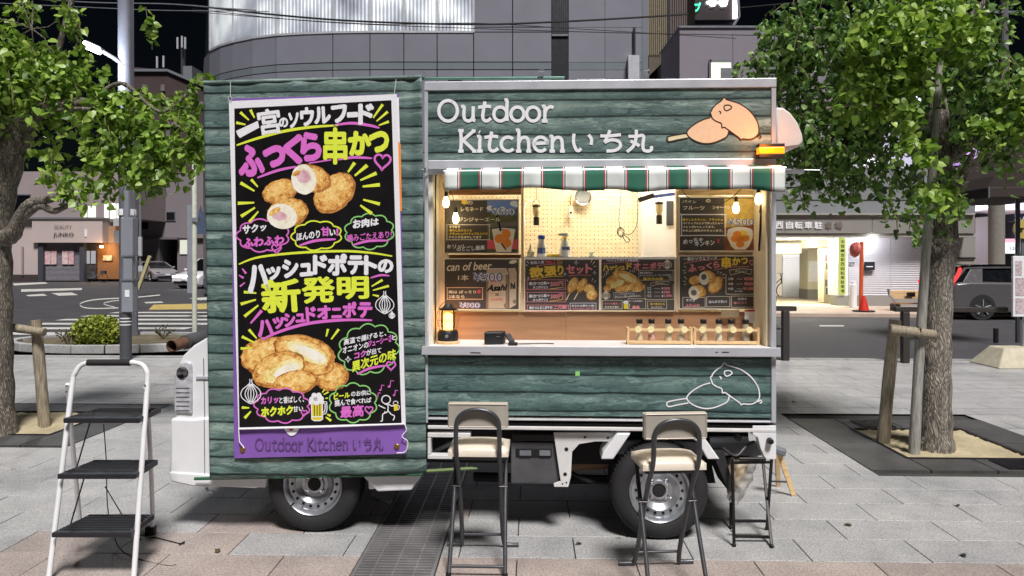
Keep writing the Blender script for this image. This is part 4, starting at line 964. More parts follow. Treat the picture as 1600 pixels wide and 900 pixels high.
# ------------------------------------------------------------ awning
aw = thing('striped_awning', 'green and white striped awning valance with thin red lines over the serving hatch', 'awning', Tp(960, 297, -.1), truck=True)
AWG = mat('awning_green', (44, 104, 84), .85, var=.08, scale=20); AWW = mat('awning_white', (222, 228, 226), .85, var=.05, scale=14); AWR = mat('awning_red', (170, 60, 74), .85); AWK = mat('awning_line', (40, 58, 54), .85)
AWM = [AWW, AWG, AWR, AWK]
edges = [695]; cols = []
x = 714.5
def band(w_, c):
    edges.append(edges[-1]+w_); cols.append(c)
band(19.5, 0)
while edges[-1] < 1224:
    for w_, c in ((1.6, 3), (1.4, 0), (2.2, 2), (28.0, 1), (2.2, 2), (1.4, 0), (1.6, 3), (26.9, 0)):
        if edges[-1] >= 1226.5: break
        band(min(w_, 1227-edges[-1]), c)
def aw_pt(px, t):        # t 0 at the roller, 1 at the hem
    bot = 297+2.2*sin(px*.021)+1.2*sin(px*.057+1)+(-3.5 if 945 < px < 985 else 0)*.6+(px-960)*.004
    top = 268 if px < 0 else 268-(px-695)*.011
    d = -.118-.012*sin(px*.09)*t-.004*sin(px*.31)*t
    return Tp(px, top+(bot-top)*t, d)
b = B()
for i, c in enumerate(cols):
    x0, x1 = edges[i], edges[i+1]; n = max(1, int((x1-x0)/5)); b.cur = c
    for k in range(n):
        xa, xb = x0+(x1-x0)*k/n, x0+(x1-x0)*(k+1)/n
        for j in range(4): b.quad(aw_pt(xa, j/4), aw_pt(xb, j/4), aw_pt(xb, (j+1)/4), aw_pt(xa, (j+1)/4))
val = b.build('valance', AWM, aw, smooth=60, fix=True, weld=True); md = val.modifiers.new('s', 'SOLIDIFY'); md.thickness = .002
b = B(); 
for i, c in enumerate(cols):
    x0, x1 = edges[i], edges[i+1]; b.cur = c
    for j in range(3):
        def q(x, t): a = aw_pt(x, 0); e = Tp(x, 262, -.02); e = Vector((a.x, -.02, a.z+.03)); return a.lerp(e, t)
        b.quad(q(x0, j/3), q(x1, j/3), q(x1, (j+1)/3), q(x0, (j+1)/3))
b.build('canopy', AWM, aw, smooth=60, fix=True, weld=True)
b = B(); b.tube([Tp(693, 268, -.11), Tp(1228, 262.5, -.11)], .008, 8); b.build('front_bar', M['alu'], aw, smooth=True)
b = B(); b.beam(Tp(1226, 268, -.09), Tp(1256, 268, -.09), .018, .022); b.tube([Tp(1226, 265, -.09), Tp(1281, 266, -.09)], .003, 6); b.build('end_arm', M['steel'], aw)
b = B(); rect(b, 668, 264, 695, 272, -.09, -.06); b.build('end_arm', M['steel'], aw)
b = B(); q = [(a, 300+7*sin(pi*(a-744)/55), 0) for a in range(744, 800, 6)]; b.tube([Tp(x, y-3, -.02) for x, y, _ in q], .0015, 5); b.build('awning_cord', M['black'], aw)
# ------------------------------------------------------------ green log banner with posters
FAB = logs('log_print_banner', .0955, Tp(500, 147).z % .0955)
bn = thing('log_print_banner', 'large green log patterned fabric banner hung over the truck cab', 'banner', Tp(495, 748, -.06), truck=True)
ORG[bn.name] = Vector((ORG[bn.name].x, ORG[bn.name].y, 0)); bn.location.z = 0
def bq(u, v):
    top = (318+(659-318)*u, 130-9*u); bot = (328+(666.5-328)*u, 749-10*u)
    x = top[0]+(bot[0]-top[0])*v; y = top[1]+(bot[1]-top[1])*v
    e = abs(u-.5)*2; d = -.05+.008*sin(u*9+v*4)*e+.007*sin(v*23+u*3)*e**3+.012*max(0, u-.9)/.1*sin(u*55+v*3)+.012*max(0, u-.93)/.07*sin(v*7)**2+.002*sin(u*40+v*5)*max(0, .12-v)/.12+.004*sin(u*60+v*8)*max(0, v-.93)/.07
    return Tp(x, y, d)
b = B(); b.grid(bq, 110, 80); fb = b.build('fabric', FAB, bn, smooth=80, fix=False); md = fb.modifiers.new('s', 'SOLIDIFY'); md.thickness = .002
b = B(); b.tube([Tp(318, 129.5, -.045), Tp(660, 120.5, -.045)], .012, 10); b.build('top_rod', FAB, bn, smooth=True)
b = B(); b.tube([Tp(304, 748, -.04), Tp(660, 741, -.04)], .009, 8); b.build('bottom_rod', mat('dark_green_rod', (44, 92, 66), .4), bn, smooth=True)
b = B(); b.tube([Tp(658, 265, -.05), Tp(676, 266, -.02)], .004, 6); b.cyl(Tp(664, 262, -.055), Tp(664, 270, -.055), .008, n=8); b.build('side_clip', M['steel'], bn)
PD = -.085
# purple banner below the poster
pb_ = thing('purple_banner', 'purple printed banner with the shop name hanging behind the black poster', 'banner', Tp(495, 714, PD+.012), truck=True)
b = B(); b.grid(lambda u, v: Tp(360.5+(623-360.5)*u+(366-360.5)*v+((635-366)-(623-360.5))*u*v, 154-7*u+(562*v)+(-0*u), PD+.010+.002*sin(u*14+v*9)), 20, 40)
PU = mat('purple_vinyl', (132, 92, 176), .35, var=.12, scale=3)
b.build('sheet', PU, pb_, smooth=80, fix=False)
pr = Print(pb_, PD+.0065)
pr.polys([[(617, 215), (626, 225), (628, 330), (619, 330)]], 'ora', 1); pr.polys([[(616, 152), (623, 152), (625, 224), (617, 214)]], 'white', 1)
shopname(pr, 'Outdoor Kitchen いち丸', 399, 598, 704, 686, 1.7, 'dpurple', rise=2)
pr.poly([(445, 668), (466, 668), (462, 678), (455, 681), (449, 677)], 'white', 1, smooth=True); pr.poly([(450, 668), (460, 668), (457, 673), (453, 673)], 'dred', 2)
b = B()
for x, y in [(379, 703), (620, 698)]:
    c_ = Tp(x, y, PD+.006); b.lathe(c_, [(.0, -.003), (.012, -.004), (.016, .0), (.016, .004)], 16, 'y')
b.build('brass_eyelet', mat('brass', (164, 130, 78), .35, .8), pb_, smooth=True, split=True)
# black menu poster
po = thing('menu_poster', 'tall black poster with chalk style lettering and two piles of croquettes', 'poster', Tp(495, 668, PD), truck=True)
def pq(x, y): return x, y
b = B(); b.hexa([Tp(357.5, 158, PD+.003), Tp(620, 147, PD+.003), Tp(634, 664, PD+.003), Tp(372.5, 671, PD+.003), Tp(357.5, 158, PD), Tp(620, 147, PD), Tp(634, 664, PD), Tp(372.5, 671, PD)]); b.build('sheet', INK['white'], po, fix=True)
pr = Print(po, PD)
pr.poly([(366, 169.5), (611.5, 156.5), (627.5, 661), (374, 668)], mat('poster_black', (19, 17, 18), .35, var=.1), .6, 'black_field')
Z = 40/7
pr.view(360, 150, Z)
pr.poly([(50, 312), (245, 222), (258, 282), (85, 375), (66, 352)], 'white', 4, 'letter')
pr.chars([('宮', 245, 112, 450, 345, 8)], 'white', .032); pr.chars([('の', 432, 192, 516, 282, 5), ('ソ', 515, 145, 610, 290, 0), ('ウ', 622, 98, 750, 272, 3), ('ル', 745, 92, 898, 250, 3), ('フ', 905, 78, 1050, 240, 8), ('ー', 1040, 142, 1140, 192, 3), ('ド', 1140, 66, 1283, 258, 0)], 'white', .055)
pr.chars([('ふ', 62, 430, 300, 722, 6), ('っ', 290, 440, 495, 640, 8), ('く', 468, 335, 650, 610, -2), ('ら', 622, 318, 815, 585, 2)], 'pink', .065)
pr.chars([('串', 828, 280, 1045, 612, 0)], 'yellow', .035); pr.chars([('か', 1050, 308, 1258, 532, 4), ('つ', 1235, 312, 1418, 508, 2)], 'yellow', .065)
pr.line([[(55, 440), (250, 375), (500, 310), (750, 275), (960, 262)]], 26, 'yellow', taper=True); pr.line([[(920, 262), (1080, 242), (1240, 262), (1330, 285)]], 26, 'pink', taper=True)
pr.line([[(240, 730), (420, 665), (590, 630)], [(700, 600), (900, 570)], [(960, 568), (1100, 548), (1265, 556)]], 24, 'pink', taper=True)
pr.heart(1358, 582, 72, 20, 'pink', rot=-4)
pr.rays([(215, 195, 178, 122, 26), (165, 215, 88, 145, 26), (135, 255, 52, 238, 26), (1275, 195, 1360, 75, 26), (1305, 225, 1405, 140, 24), (1325, 262, 1415, 228, 24), (1050, 680, 1110, 595, 32), (1110, 712, 1222, 618, 34), (1160, 752, 1305, 688, 32), (1180, 808, 1335, 792, 34), (245, 812, 185, 745, 26), (215, 848, 90, 775, 30), (1185, 925, 1335, 965, 30), (1160, 975, 1262, 1050, 32), (212, 952, 66, 958, 30), (220, 996, 95, 1075, 30), (250, 1030, 168, 1125, 26)], 'yellow')
# skewer-fried cutlets
pr.line([[(880, 722), (1055, 705)]], 12, 'straw', 1, 'skewer', False)
def croq(cx, cy, rx, ry, rot, L, end=None):
    pr.croq(cx, cy, rx, ry, rot, L)
croq(445, 850, 165, 105, 18, 1); croq(930, 865, 215, 150, 42, 1)
croq(725, 735, 180, 120, -18, 2); pr.blob(655, 745, 110, 135, 'filling', 10, 2.8, .02); pr.blob(655, 720, 62, 58, 'meat', 0, 3.1, .09); pr.blob(590, 690, 40, 22, 'crumb', 30, 3.3, .05)
croq(510, 1045, 190, 130, 12, 3.0); pr.blob(460, 1075, 135, 112, 'filling', -14, 3.8, .02); pr.blob(435, 1070, 66, 42, 'meat', -10, 4.0, .09); pr.blob(395, 1030, 60, 26, 'crumb', 32, 4.1, .05)
pr.view(360, 290, Z)
pr.cloud(290, 445, 225, 140, 9, 13, 'pink', 2.2, 0); pr.heart(412, 562, 42, 14, 'pink', 4.4)
pr.quadtext('サクッ', (108, 350, 440), (322, 335, 400), 'white', .05); pr.quadtext('ふわふわ', (112, 468, 560), (482, 440, 520), 'pink', .06)
pr.cloud(770, 445, 215, 125, 9, 13, 'yellow', 2.2, 3)
pr.quadtext('ほんのり', (590, 425, 495), (800, 395, 465), 'white', .04); pr.text('甘', 808, 368, 890, 452, 'pink', .05); pr.text('い', 885, 392, 940, 448, 'white', .05); pr.text('!', 944, 380, 966, 448, 'pink', .05); pr.line([[(615, 535), (760, 492), (940, 478)]], 24, 'pink', 3, taper=True)
pr.cloud(1240, 410, 212, 152, 10, 12, 'green', 2.2, 3)
pr.quadtext('お肉は', (1092, 300, 390), (1325, 285, 355), 'white', .05); pr.quadtext('噛みごたえあり!', (1042, 435, 505), (1440, 400, 465), 'pink', .02); pr.line([[(1092, 532), (1230, 495), (1415, 490)]], 22, 'pink', 3, taper=True)
pr.line([[(75, 702), (250, 640), (600, 600), (1000, 585), (1250, 600), (1445, 630)]], 22, 'yellow', 3, taper=True)
pr.chars([('ハ', 148, 700, 352, 962, 4), ('ッ', 322, 722, 455, 842, 8), ('シ', 462, 652, 612, 822, 8), ('ュ', 615, 690, 738, 810, 5), ('ド', 735, 616, 868, 795, 0), ('ポ', 866, 606, 1042, 805, 0), ('テ', 1046, 622, 1192, 796, 0), ('ト', 1192, 620, 1312, 800, 0), ('の', 1314, 656, 1456, 782, 0)], 'white', .06)
pr.rays([(105, 740, 140, 785, 22), (75, 800, 118, 825, 20)], 'pink'); pr.line([[(1250, 825), (1340, 800), (1420, 805)]], 18, 'pink', 3, taper=True)
pr.view(360, 430, Z)
pr.chars([('新', 275, 30, 630, 338, 4), ('発', 635, 12, 935, 250, 3), ('明', 950, 12, 1238, 215, 1)], 'yellow', .036)
pr.chars([('ハ', 238, 395, 385, 552, 6), ('ッ', 378, 372, 482, 480, 8), ('シ', 472, 335, 582, 462, 8), ('ュ', 580, 340, 670, 422, 4), ('ド', 672, 280, 766, 420, 4), ('オ', 772, 268, 898, 395, 3), ('ニ', 900, 290, 996, 385, 2), ('ポ', 998, 236, 1126, 380, 0), ('テ', 1136, 240, 1270, 382, 0)], 'pink', .06)
pr.rays([(180, 430, 280, 315, 30), (130, 65, 85, 100, 18)], 'pink')
pr.line([[(275, 578), (450, 500), (700, 430), (1000, 400), (1265, 402)]], 28, 'pink', 3, taper=True)
pr.rays([(232, 160, 120, 150, 26), (228, 218, 92, 258, 28), (250, 268, 125, 368, 28), (1260, 100, 1358, 42, 22), (1272, 135, 1415, 95, 22), (1270, 175, 1325, 188, 20), (235, 565, 165, 485, 26), (215, 602, 102, 548, 26), (195, 648, 92, 655, 24), (855, 548, 872, 480, 22), (900, 572, 968, 482, 24)], 'yellow')
pr.onion(1378, 262, 80, 8, 'white'); pr.onion(1442, 360, 26, 6, 'white')
# potato croquettes heap
croq(250, 745, 150, 110, 0, 1); croq(340, 720, 250, 170, 8, 1.5); croq(900, 905, 155, 130, 0, 1.2); croq(660, 680, 280, 140, -14, 2.2); pr.blob(690, 690, 205, 72, 'potato', -24, 3.0, .05); pr.blob(720, 700, 150, 44, 'filling', -26, 3.1, .08)
croq(770, 820, 160, 80, 0, 1.9); croq(430, 840, 250, 150, 20, 3.0); pr.blob(470, 855, 190, 82, 'potato', 24, 3.7, .05); pr.blob(500, 850, 120, 46, 'filling', 24, 3.8, .08); croq(580, 960, 200, 110, 10, 3.9)
pr.cloud(1235, 660, 262, 212, 11, 12, 'green', 2, 14)
pr.quadtext('高温で揚げると、', (1012, 570, 628), (1392, 490, 540), 'white', .03); pr.quadtext('オニオンの', (1002, 640, 702), (1232, 590, 645), 'white', .03); pr.quadtext('ジューシーさ', (1228, 588, 645), (1440, 525, 592), 'pink', .04); pr.text('と', 1442, 535, 1480, 578, 'white', .04)
pr.quadtext('コク', (1105, 690, 752), (1212, 665, 722), 'pink', .05); pr.quadtext('が出て', (1214, 665, 722), (1348, 642, 692), 'white', .03)
pr.quadtext('異次元の味', (1085, 770, 868), (1480, 650, 752), 'yellow', .035); pr.line([[(1130, 885), (1250, 830), (1400, 805)]], 22, 'pink', 3, taper=True); pr.heart(1434, 806, 40, 14, 'pink')
pr.line([[(1050, 722), (1058, 745), (1078, 750), (1058, 758), (1050, 780), (1043, 758), (1025, 750), (1043, 745), (1050, 722)]], 7, 'white', 3, smooth=False)
Z4 = 5.625
pr.view(360, 560, Z4)
pr.onion(180, 310, 86, 8, 'white', 4.6); pr.rays([(165, 435, 100, 432, 24), (180, 465, 125, 525, 26), (808, 300, 828, 270, 16), (820, 318, 862, 295, 16), (835, 352, 855, 348, 14), (850, 492, 880, 505, 22), (838, 515, 885, 548, 22)], 'yellow')
pr.poly([(240, 380), (280, 290), (420, 268), (560, 285), (660, 330), (690, 430), (680, 520), (560, 552), (330, 560), (225, 500)], INK['black'], 4.3, 'cloud_field', smooth=True)
pr.cloud(455, 415, 235, 145, 11, 12, 'pink', 4.5, -2)
pr.quadtext('カリッ', (268, 340, 408), (422, 330, 392), 'pink', .05, 5); pr.quadtext('と香ばしく、', (430, 338, 398), (648, 328, 385), 'white', .03, 5); pr.quadtext('ホクホク', (270, 428, 520), (552, 412, 492), 'yellow', .06, 5); pr.quadtext('甘い', (552, 420, 475), (640, 415, 462), 'white', .03, 5); pr.heart(648, 478, 26, 10, 'pink', 5.2)
pr.poly([(712, 380), (808, 378), (810, 535), (790, 547), (735, 547), (716, 535)], 'beer', 4.2, 'beer_glass'); pr.line([[(712, 380), (716, 535), (735, 547), (790, 547), (810, 535), (808, 378)], [(808, 380), (845, 382), (850, 440), (840, 485), (812, 490)], [(810, 395), (832, 398), (832, 440), (826, 470), (812, 472)], [(718, 512), (808, 512)]], 9, 'white', 4.6, smooth=False); pr.line([[(738, 400), (738, 505)], [(762, 400), (762, 505)], [(786, 400), (786, 505)]], 8, 'dkgreen', 4.5, smooth=False)
for dx, dy, r in [(0, 0, 32), (-38, 15, 26), (36, 12, 28), (-20, -18, 24), (20, -20, 24), (-48, 40, 20), (46, 38, 20), (0, 30, 36)]: pr.blob(757+dx, 345+dy, r, r, 'white', 0, 4.8+.01*dx/10, .03, 'beer_foam')
pr.cloud(1078, 390, 202, 165, 10, 12, 'green', 3, 0)
pr.quadtext('ビール', (908, 305, 365), (1050, 295, 342), 'yellow', .05); pr.quadtext('のお供に', (1060, 288, 338), (1235, 275, 322), 'white', .03); pr.quadtext('摘んで食べれば', (915, 362, 425), (1240, 340, 388), 'white', .03); pr.quadtext('最高', (965, 422, 528), (1172, 402, 510), 'pink', .035); pr.heart(1218, 452, 34, 12, 'pink')
pr.line([_el(1368, 362, 38, 36), [(1355, 400), (1385, 415), (1378, 470), (1340, 490), (1335, 545), (1318, 552)], [(1362, 440), (1330, 425), (1302, 410)], [(1385, 400), (1420, 418), (1450, 405)], [(1382, 455), (1412, 490), (1442, 508), (1430, 545)], [(1360, 465), (1352, 485)]], 9, 'white', 4, 'dancing_stick_figure')
pr.poly([(1432, 405), (1470, 402), (1472, 455), (1440, 462)], 'beer', 4, 'beer_glass'); pr.line([[(1470, 412), (1484, 420), (1480, 445), (1470, 450)], [(1430, 400), (1440, 378), (1468, 380), (1472, 400)]], 7, 'white', 4.3)
for x, y, s_ in [(1330, 260, 1), (1410, 225, 1.2), (1450, 305, 1), (1300, 325, .9)]: pr.line([[(x-6*s_, y+18*s_), (x, y-26*s_), (x+22*s_, y-22*s_)]], 7, 'pink', 3, smooth=False); pr.blob(x-12*s_, y+18*s_, 11*s_, 8*s_, 'pink', 20, 3, 0, 'music_note')
pr.view(0, 0, 1)
b = B(); b.tube([Tp(373, 668, PD-.006), Tp(373, 673, PD-.008), Tp(374, 690, PD-.006), Tp(381, 699, PD-.006)], .003, 6); b.tube([Tp(373, 670.5, PD-.006), Tp(500, 667.5, PD-.007), Tp(632, 662.5, PD-.006)], .0042, 8); b.tube(cat_rom([Tp(632, 663, PD-.006), Tp(635, 672, PD-.01), Tp(628, 682, PD-.012), Tp(637, 690, PD-.008), Tp(634, 705, PD-.006), Tp(620, 708, PD-.004)], 5), .0028, 6)
b.tube([Tp(360, 150, PD), Tp(360, 128, PD+.01)], .0015, 5); b.tube([Tp(616, 148, PD), Tp(619, 124, PD+.01)], .0015, 5)
b.tube([Tp(359.5+3*cos(a*.7), 154+4*sin(a*.7), PD-.004) for a in range(10)], .0012, 5); b.build('hanging_rope', mat('white_cord', (226, 226, 230), .6), po, smooth=True, split=True)
# ------------------------------------------------------------ chalk menu boards in the hatch
BD = DW-.02
CHALK = mat('chalkboard', (82, 76, 73), .5, var=.1, scale=5); BORD = mat('board_border', (240, 228, 206), .6, var=.04)
def board(x0, y0, x1, y1, label, bw=1.6):
    t = thing('menu_board', label, 'menu board', Tp((x0+x1)/2, y1, BD), truck=True)
    b = B(); rect(b, x0, y0, x1, y1, BD, BD+.012); b.build('panel', CHALK, t)
    pr = Print(t, BD)
    for a in [(x0, y0, x1, y0+bw), (x0, y1-bw, x1, y1), (x0, y0+bw, x0+bw, y1-bw), (x1-bw, y0+bw, x1, y1-bw)]:
        b = B(); rect(b, a[0], a[1], a[2], a[3], BD-.003, BD); b.build('border', BORD, t)
    return t, pr
def speech(pr, x0, y0, x1, y1, w, ink, L=3):
    pr.line([[(x0+6, y0), ((x0+x1)/2, y0-1), (x1-6, y0), (x1, y0+6), (x1+1, (y0+y1)/2), (x1-1, y1-6), (x1-7, y1), ((x0+x1)/2, y1-1), (x0+6, y1+1), (x0, y1-6), (x0-1, (y0+y1)/2), (x0, y0+5)]], w, ink, L, 'speech_outline', closed=True)
def outline_num(pr, t, x0, y0, x1, y1, L=4):
    pr.text(t, x0-1, y0-1, x1+1, y1+1, 'white', .06, 0, L); pr.text(t, x0, y0, x1, y1, 'blue', .0, 0, L+1)
# 1 soda board, upper left
t, pr = board(693, 311, 811, 396.5, 'upper left chalk menu board with an iced drink full of orange balls')
k = 1200/140; pr.view(685, 290, k)
pr.poly([(652, 200), (1058, 200), (1058, 893), (652, 893)], mat('photo_green', (92, 96, 62), .5, var=.4, scale=40), 1, 'photo_print'); pr.poly([(652, 200), (1058, 200), (1058, 300), (960, 350), (800, 360), (652, 355)], 'sky', 1.3, 'photo_print')
for x, y, r in [(690, 300, 45), (1010, 240, 50), (760, 330, 40), (860, 310, 36), (940, 330, 30), (1040, 270, 26)]: pr.blob(x, y, r, r*.75, 'white', 0, 1.5, .06, 'cloud')
pr.polys([[(655, 730), (1058, 720), (1058, 850), (655, 850)]], 'red', 1.6); pr.polys([[(655, 500), (1058, 480), (1058, 540), (655, 560)]], 'stone', 1.6)
pr.poly([(715, 590), (1030, 590), (975, 890), (775, 890)], 'cream', 2, 'cup'); pr.line([[(720, 590), (870, 575), (1025, 590)]], 14, 'white', 3)
pr.blob(905, 650, 60, 75, 'ora', 0, 2.6, .03, 'ice_ball'); pr.blob(815, 710, 62, 60, 'ora', 0, 2.8, .03, 'ice_ball'); pr.blob(915, 770, 62, 60, 'ora', 0, 3, .03, 'ice_ball'); pr.line([[(715, 290), (780, 400), (835, 610)]], 26, 'black', 3.2, 'straw'); pr.line([[(840, 770), (905, 860)]], 20, 'brown', 3.2, 'straw')
outline_num(pr, '¥500', 715, 300, 1035, 400)
pr.text('レモネード', 300, 285, 600, 345, 'cream', .03); pr.text('の', 385, 205, 460, 255, 'cream', .03); pr.blob(350, 220, 42, 34, 'amber', 0, 3, .05, 'yellow_dot')
pr.text('ジンジャーエール', 265, 425, 830, 485, 'cream', .03); speech(pr, 115, 525, 680, 725, 8, 'cream')
for i, (s_, x1, ink) in enumerate([('キラキラ', 290, 'cream'), ('凍らしたミカンと', 450, 'amber'), ('クラッシュパイナップル入りで', 660, 'amber'), ('ドリンクを冷やしてます', 580, 'cream')]): pr.text(s_, 145, 535+46*i, x1, 572+46*i, ink, .05)
pr.text('キリッ!', 110, 790, 340, 850, 'white', .03, 10); pr.text('のどごし最高', 245, 820, 620, 885, 'white', .03, 25)
# 2 beer board, lower left
t, pr = board(693, 403.5, 812, 484.5, 'lower left chalk menu board with two cans of beer')
pr.view(685, 390, k)
pr.poly([(650, 270), (680, 250), (910, 250), (940, 320), (940, 790), (640, 790), (640, 330)], 'can', 1, 'beer_can'); pr.poly([(950, 320), (930, 250), (1030, 245), (1050, 310), (1040, 740), (950, 790)], 'can', 1, 'beer_can')
pr.polys([[(640, 330), (670, 330), (670, 790), (640, 790)], [(900, 330), (940, 330), (940, 790), (900, 790)]], 'candark', 1.4); pr.line([[(680, 255), (910, 255)], [(640, 330), (940, 325)]], 8, 'white', 2, 'can_rim', False); pr.line([[(660, 590), (935, 585)], [(660, 620), (935, 615)]], 4, 'candark', 2, 'can_line', False)
pr.text('Asahi', 660, 470, 918, 562, 'black', .05, 12, 3, shear=30); pr.text('hi', 965, 440, 1030, 530, 'black', .05, 5, 3); pr.text('生', 760, 585, 815, 615, 'black', .02, 0, 3); pr.text('DRY', 700, 405, 860, 440, 'red', .03, 8, 3); pr.text('SUPER', 705, 655, 865, 680, 'red', .03, 0, 3)
pr.blob(900, 750, 26, 30, 'candark', 0, 3, 0, 'can_seal'); pr.blob(1020, 695, 24, 28, 'candark', 0, 3, 0, 'can_seal')
pr.text('can of beer', 115, 175, 715, 290, 'cream', .02, 20, 4, shear=20); pr.text('1本', 262, 335, 405, 415, 'cream', .02); outline_num(pr, '¥500', 460, 305, 860, 430)
speech(pr, 120, 510, 590, 665, 9, 'peach'); pr.text('実は ぽっそり', 135, 545, 505, 590, 'cream', .03); pr.blob(543, 562, 26, 26, 'red', 0, 4, 0, 'red_dot'); pr.text('2本なら', 135, 605, 350, 655, 'cream', .03); outline_num(pr, '¥900', 280, 705, 565, 785)
pr.blob(1000, 165, 55, 26, 'cream', 10, 3, .1, 'cloud_mark')
# 3 set menu
k = 1184/125
t, pr = board(819, 404, 937.5, 486, 'chalk menu board with two skewers and a yellow title, left of the middle pair')
pr.view(815, 395, k)
pr.chars([('欲', 110, 205, 325, 370, 6), ('張', 335, 195, 520, 345, 3), ('り', 530, 180, 622, 330, 0)], 'amber', .05); pr.chars([('セ', 660, 175, 790, 310, 0), ('ッ', 810, 215, 915, 310, 0), ('ト', 945, 160, 1050, 305, 0)], 'rose', .05)
pr.text('当店人気', 130, 125, 335, 170, 'white', .03, 10); pr.text('No.1', 360, 115, 490, 165, 'red', .04, 8); pr.line([[(210, 195), (400, 170), (600, 165)], [(690, 345), (850, 328), (1030, 335)]], 8, 'rose'); pr.line([[(150, 395), (400, 355), (620, 345)]], 10, 'amber'); pr.line([[(535, 95), (535, 145), (600, 145), (600, 95), (568, 120), (535, 95)]], 7, 'amber', smooth=False)
for y, a, c_ in [(420, '串かつ2本+', '500円'), (605, '串かつ1本+', '300円')]:
    speech(pr, 85, y-20, 645, y+120, 8, 'rose'); pr.text(a, 110, y+10, 412, y+65, 'white', .04, 12); pr.text('オニポテ2コ' if '2' in a else 'オニポテ1コ', 165, y+72, 385, y+112, 'white', .04, 5); pr.text(c_, 425, y+5, 618, y+82, 'rose', .03, 10)
pr.line([[(415, 535), (620, 510)], [(415, 715), (620, 690)]], 8, 'amber')
def skew(cx, cy, rx, ry, rot): pr.croq(cx, cy, rx, ry, rot, 2+cx/5000)
pr.line([[(710, 600), (660, 700)], [(835, 590), (775, 695)]], 14, 'straw', 2.5, 'skewer', False); skew(758, 480, 70, 130, -24); skew(895, 480, 64, 120, -30); skew(1000, 530, 82, 72, 0); skew(1040, 620, 84, 84, 0)
speech(pr, 85, 775, 690, 870, 8, 'rose'); pr.text('串かつとオニポテの', 115, 790, 455, 838, 'white', .04, 5); pr.text('二刀流!', 470, 780, 670, 838, 'rose', .05, 8); speech(pr, 720, 745, 1100, 850, 7, 'white'); pr.text('あなたは串かつ派?', 740, 765, 1080, 800, 'white', .03); pr.text('それともオニポテ派?', 750, 808, 1080, 840, 'rose', .03)
pr.rays([(110, 160, 80, 125, 12), (95, 195, 65, 175, 12), (1020, 150, 1045, 100, 12), (1045, 175, 1085, 130, 12), (1065, 205, 1105, 195, 12), (690, 430, 670, 400, 10), (1040, 420, 1060, 375, 10), (1070, 440, 1100, 410, 10)], 'cream'); 
def spark(x, y, r): pr.line([[(x, y-r), (x+r*.2, y-r*.2), (x+r, y), (x+r*.2, y+r*.2), (x, y+r), (x-r*.2, y+r*.2), (x-r, y), (x-r*.2, y-r*.2), (x, y-r)]], 6, 'white', smooth=False)
spark(808, 150, 36); spark(1080, 298, 32); spark(642, 318, 26); spark(98, 375, 22)
# 4 hashed onion potato
t, pr = board(938.5, 404, 1055, 486, 'chalk menu board with a heap of potato croquettes, right of the middle pair', 1.2)
pr.view(935, 395, k)
pr.chars([('ハ', 65, 180, 155, 270, 5), ('ッ', 160, 195, 235, 255, 6), ('シ', 235, 180, 330, 258, 4), ('ュ', 325, 195, 395, 250, 2), ('ド', 415, 148, 498, 248, 0)], 'amber', .05); pr.chars([('オ', 515, 140, 625, 258, 0), ('ニ', 650, 165, 745, 235, 0), ('ポ', 760, 140, 855, 250, 0), ('テ', 865, 145, 960, 245, 0)], 'rose', .05)
pr.text('ハッシュドポテトの新発明!', 120, 95, 590, 135, 'white', .03, 5); pr.line([[(65, 165), (300, 145), (620, 125)]], 6, 'rose'); pr.onion(1020, 175, 62, 8, 'cream')
pr.blob(370, 430, 250, 110, 'crumbdk', -4, 1, .03); pr.blob(570, 500, 110, 80, 'crumb', 0, 1.4, .03); pr.blob(250, 430, 140, 105, 'crumb', 10, 1.8, .03); pr.blob(400, 350, 190, 75, 'crumb', -18, 2.2, .03); pr.blob(430, 370, 140, 40, 'potato', -24, 2.5, .05); pr.blob(280, 460, 105, 45, 'potato', 24, 2.5, .06); pr.blob(370, 530, 130, 50, 'crumb', 6, 2.8, .03); pr.blob(130, 530, 60, 50, 'crumb', 0, 1, .03)
speech(pr, 600, 260, 1105, 405, 5, 'cream'); pr.text('高温で揚げると、', 615, 280, 810, 312, 'white', .03); pr.text('オニオンのジューシーさとコクが出て', 612, 320, 1080, 350, 'white', .03, 6); pr.text('異次元の味', 660, 365, 960, 412, 'amber', .04, 5); pr.heart(1065, 370, 24, 6, 'cream')
pr.line([[(690, 470), (688, 690), (1108, 692), (1108, 470)]], 6, 'cream', smooth=False); pr.line([[(770, 450), (900, 420), (1050, 430), (1040, 470), (900, 462), (775, 492), (770, 450)]], 6, 'cream', smooth=False); pr.text('メニュー', 840, 430, 985, 462, 'cream', .03)
for i, (a, c_) in enumerate([('2コ', '300'), ('4コ', '500'), ('9コ', '1,000')]): pr.text(a, 725, 508+56*i, 780, 545+56*i, 'white', .03); pr.line([[(825, 528+56*i), (915, 528+56*i)]], 4, 'white', smooth=False); pr.text('¥', 935, 508+56*i, 962, 545+56*i, 'white', .03); pr.text(c_, 970, 505+56*i, 1062+(25 if i == 2 else 0), 545+56*i, 'rose', .05)
pr.line([[(225, 590), (620, 570), (640, 640), (230, 668), (225, 590)]], 5, 'cream', smooth=False); pr.text('ソースやマヨをかけても', 245, 600, 540, 625, 'white', .02, 8); pr.text('おいしく召し上がれます', 245, 632, 610, 658, 'white', .02, 12)
pr.onion(112, 630, 58, 7, 'cream')
for a in [(60, 705, 350, 830), (440, 680, 700, 830), (730, 715, 1010, 830)]: speech(pr, *a, 5, 'cream')
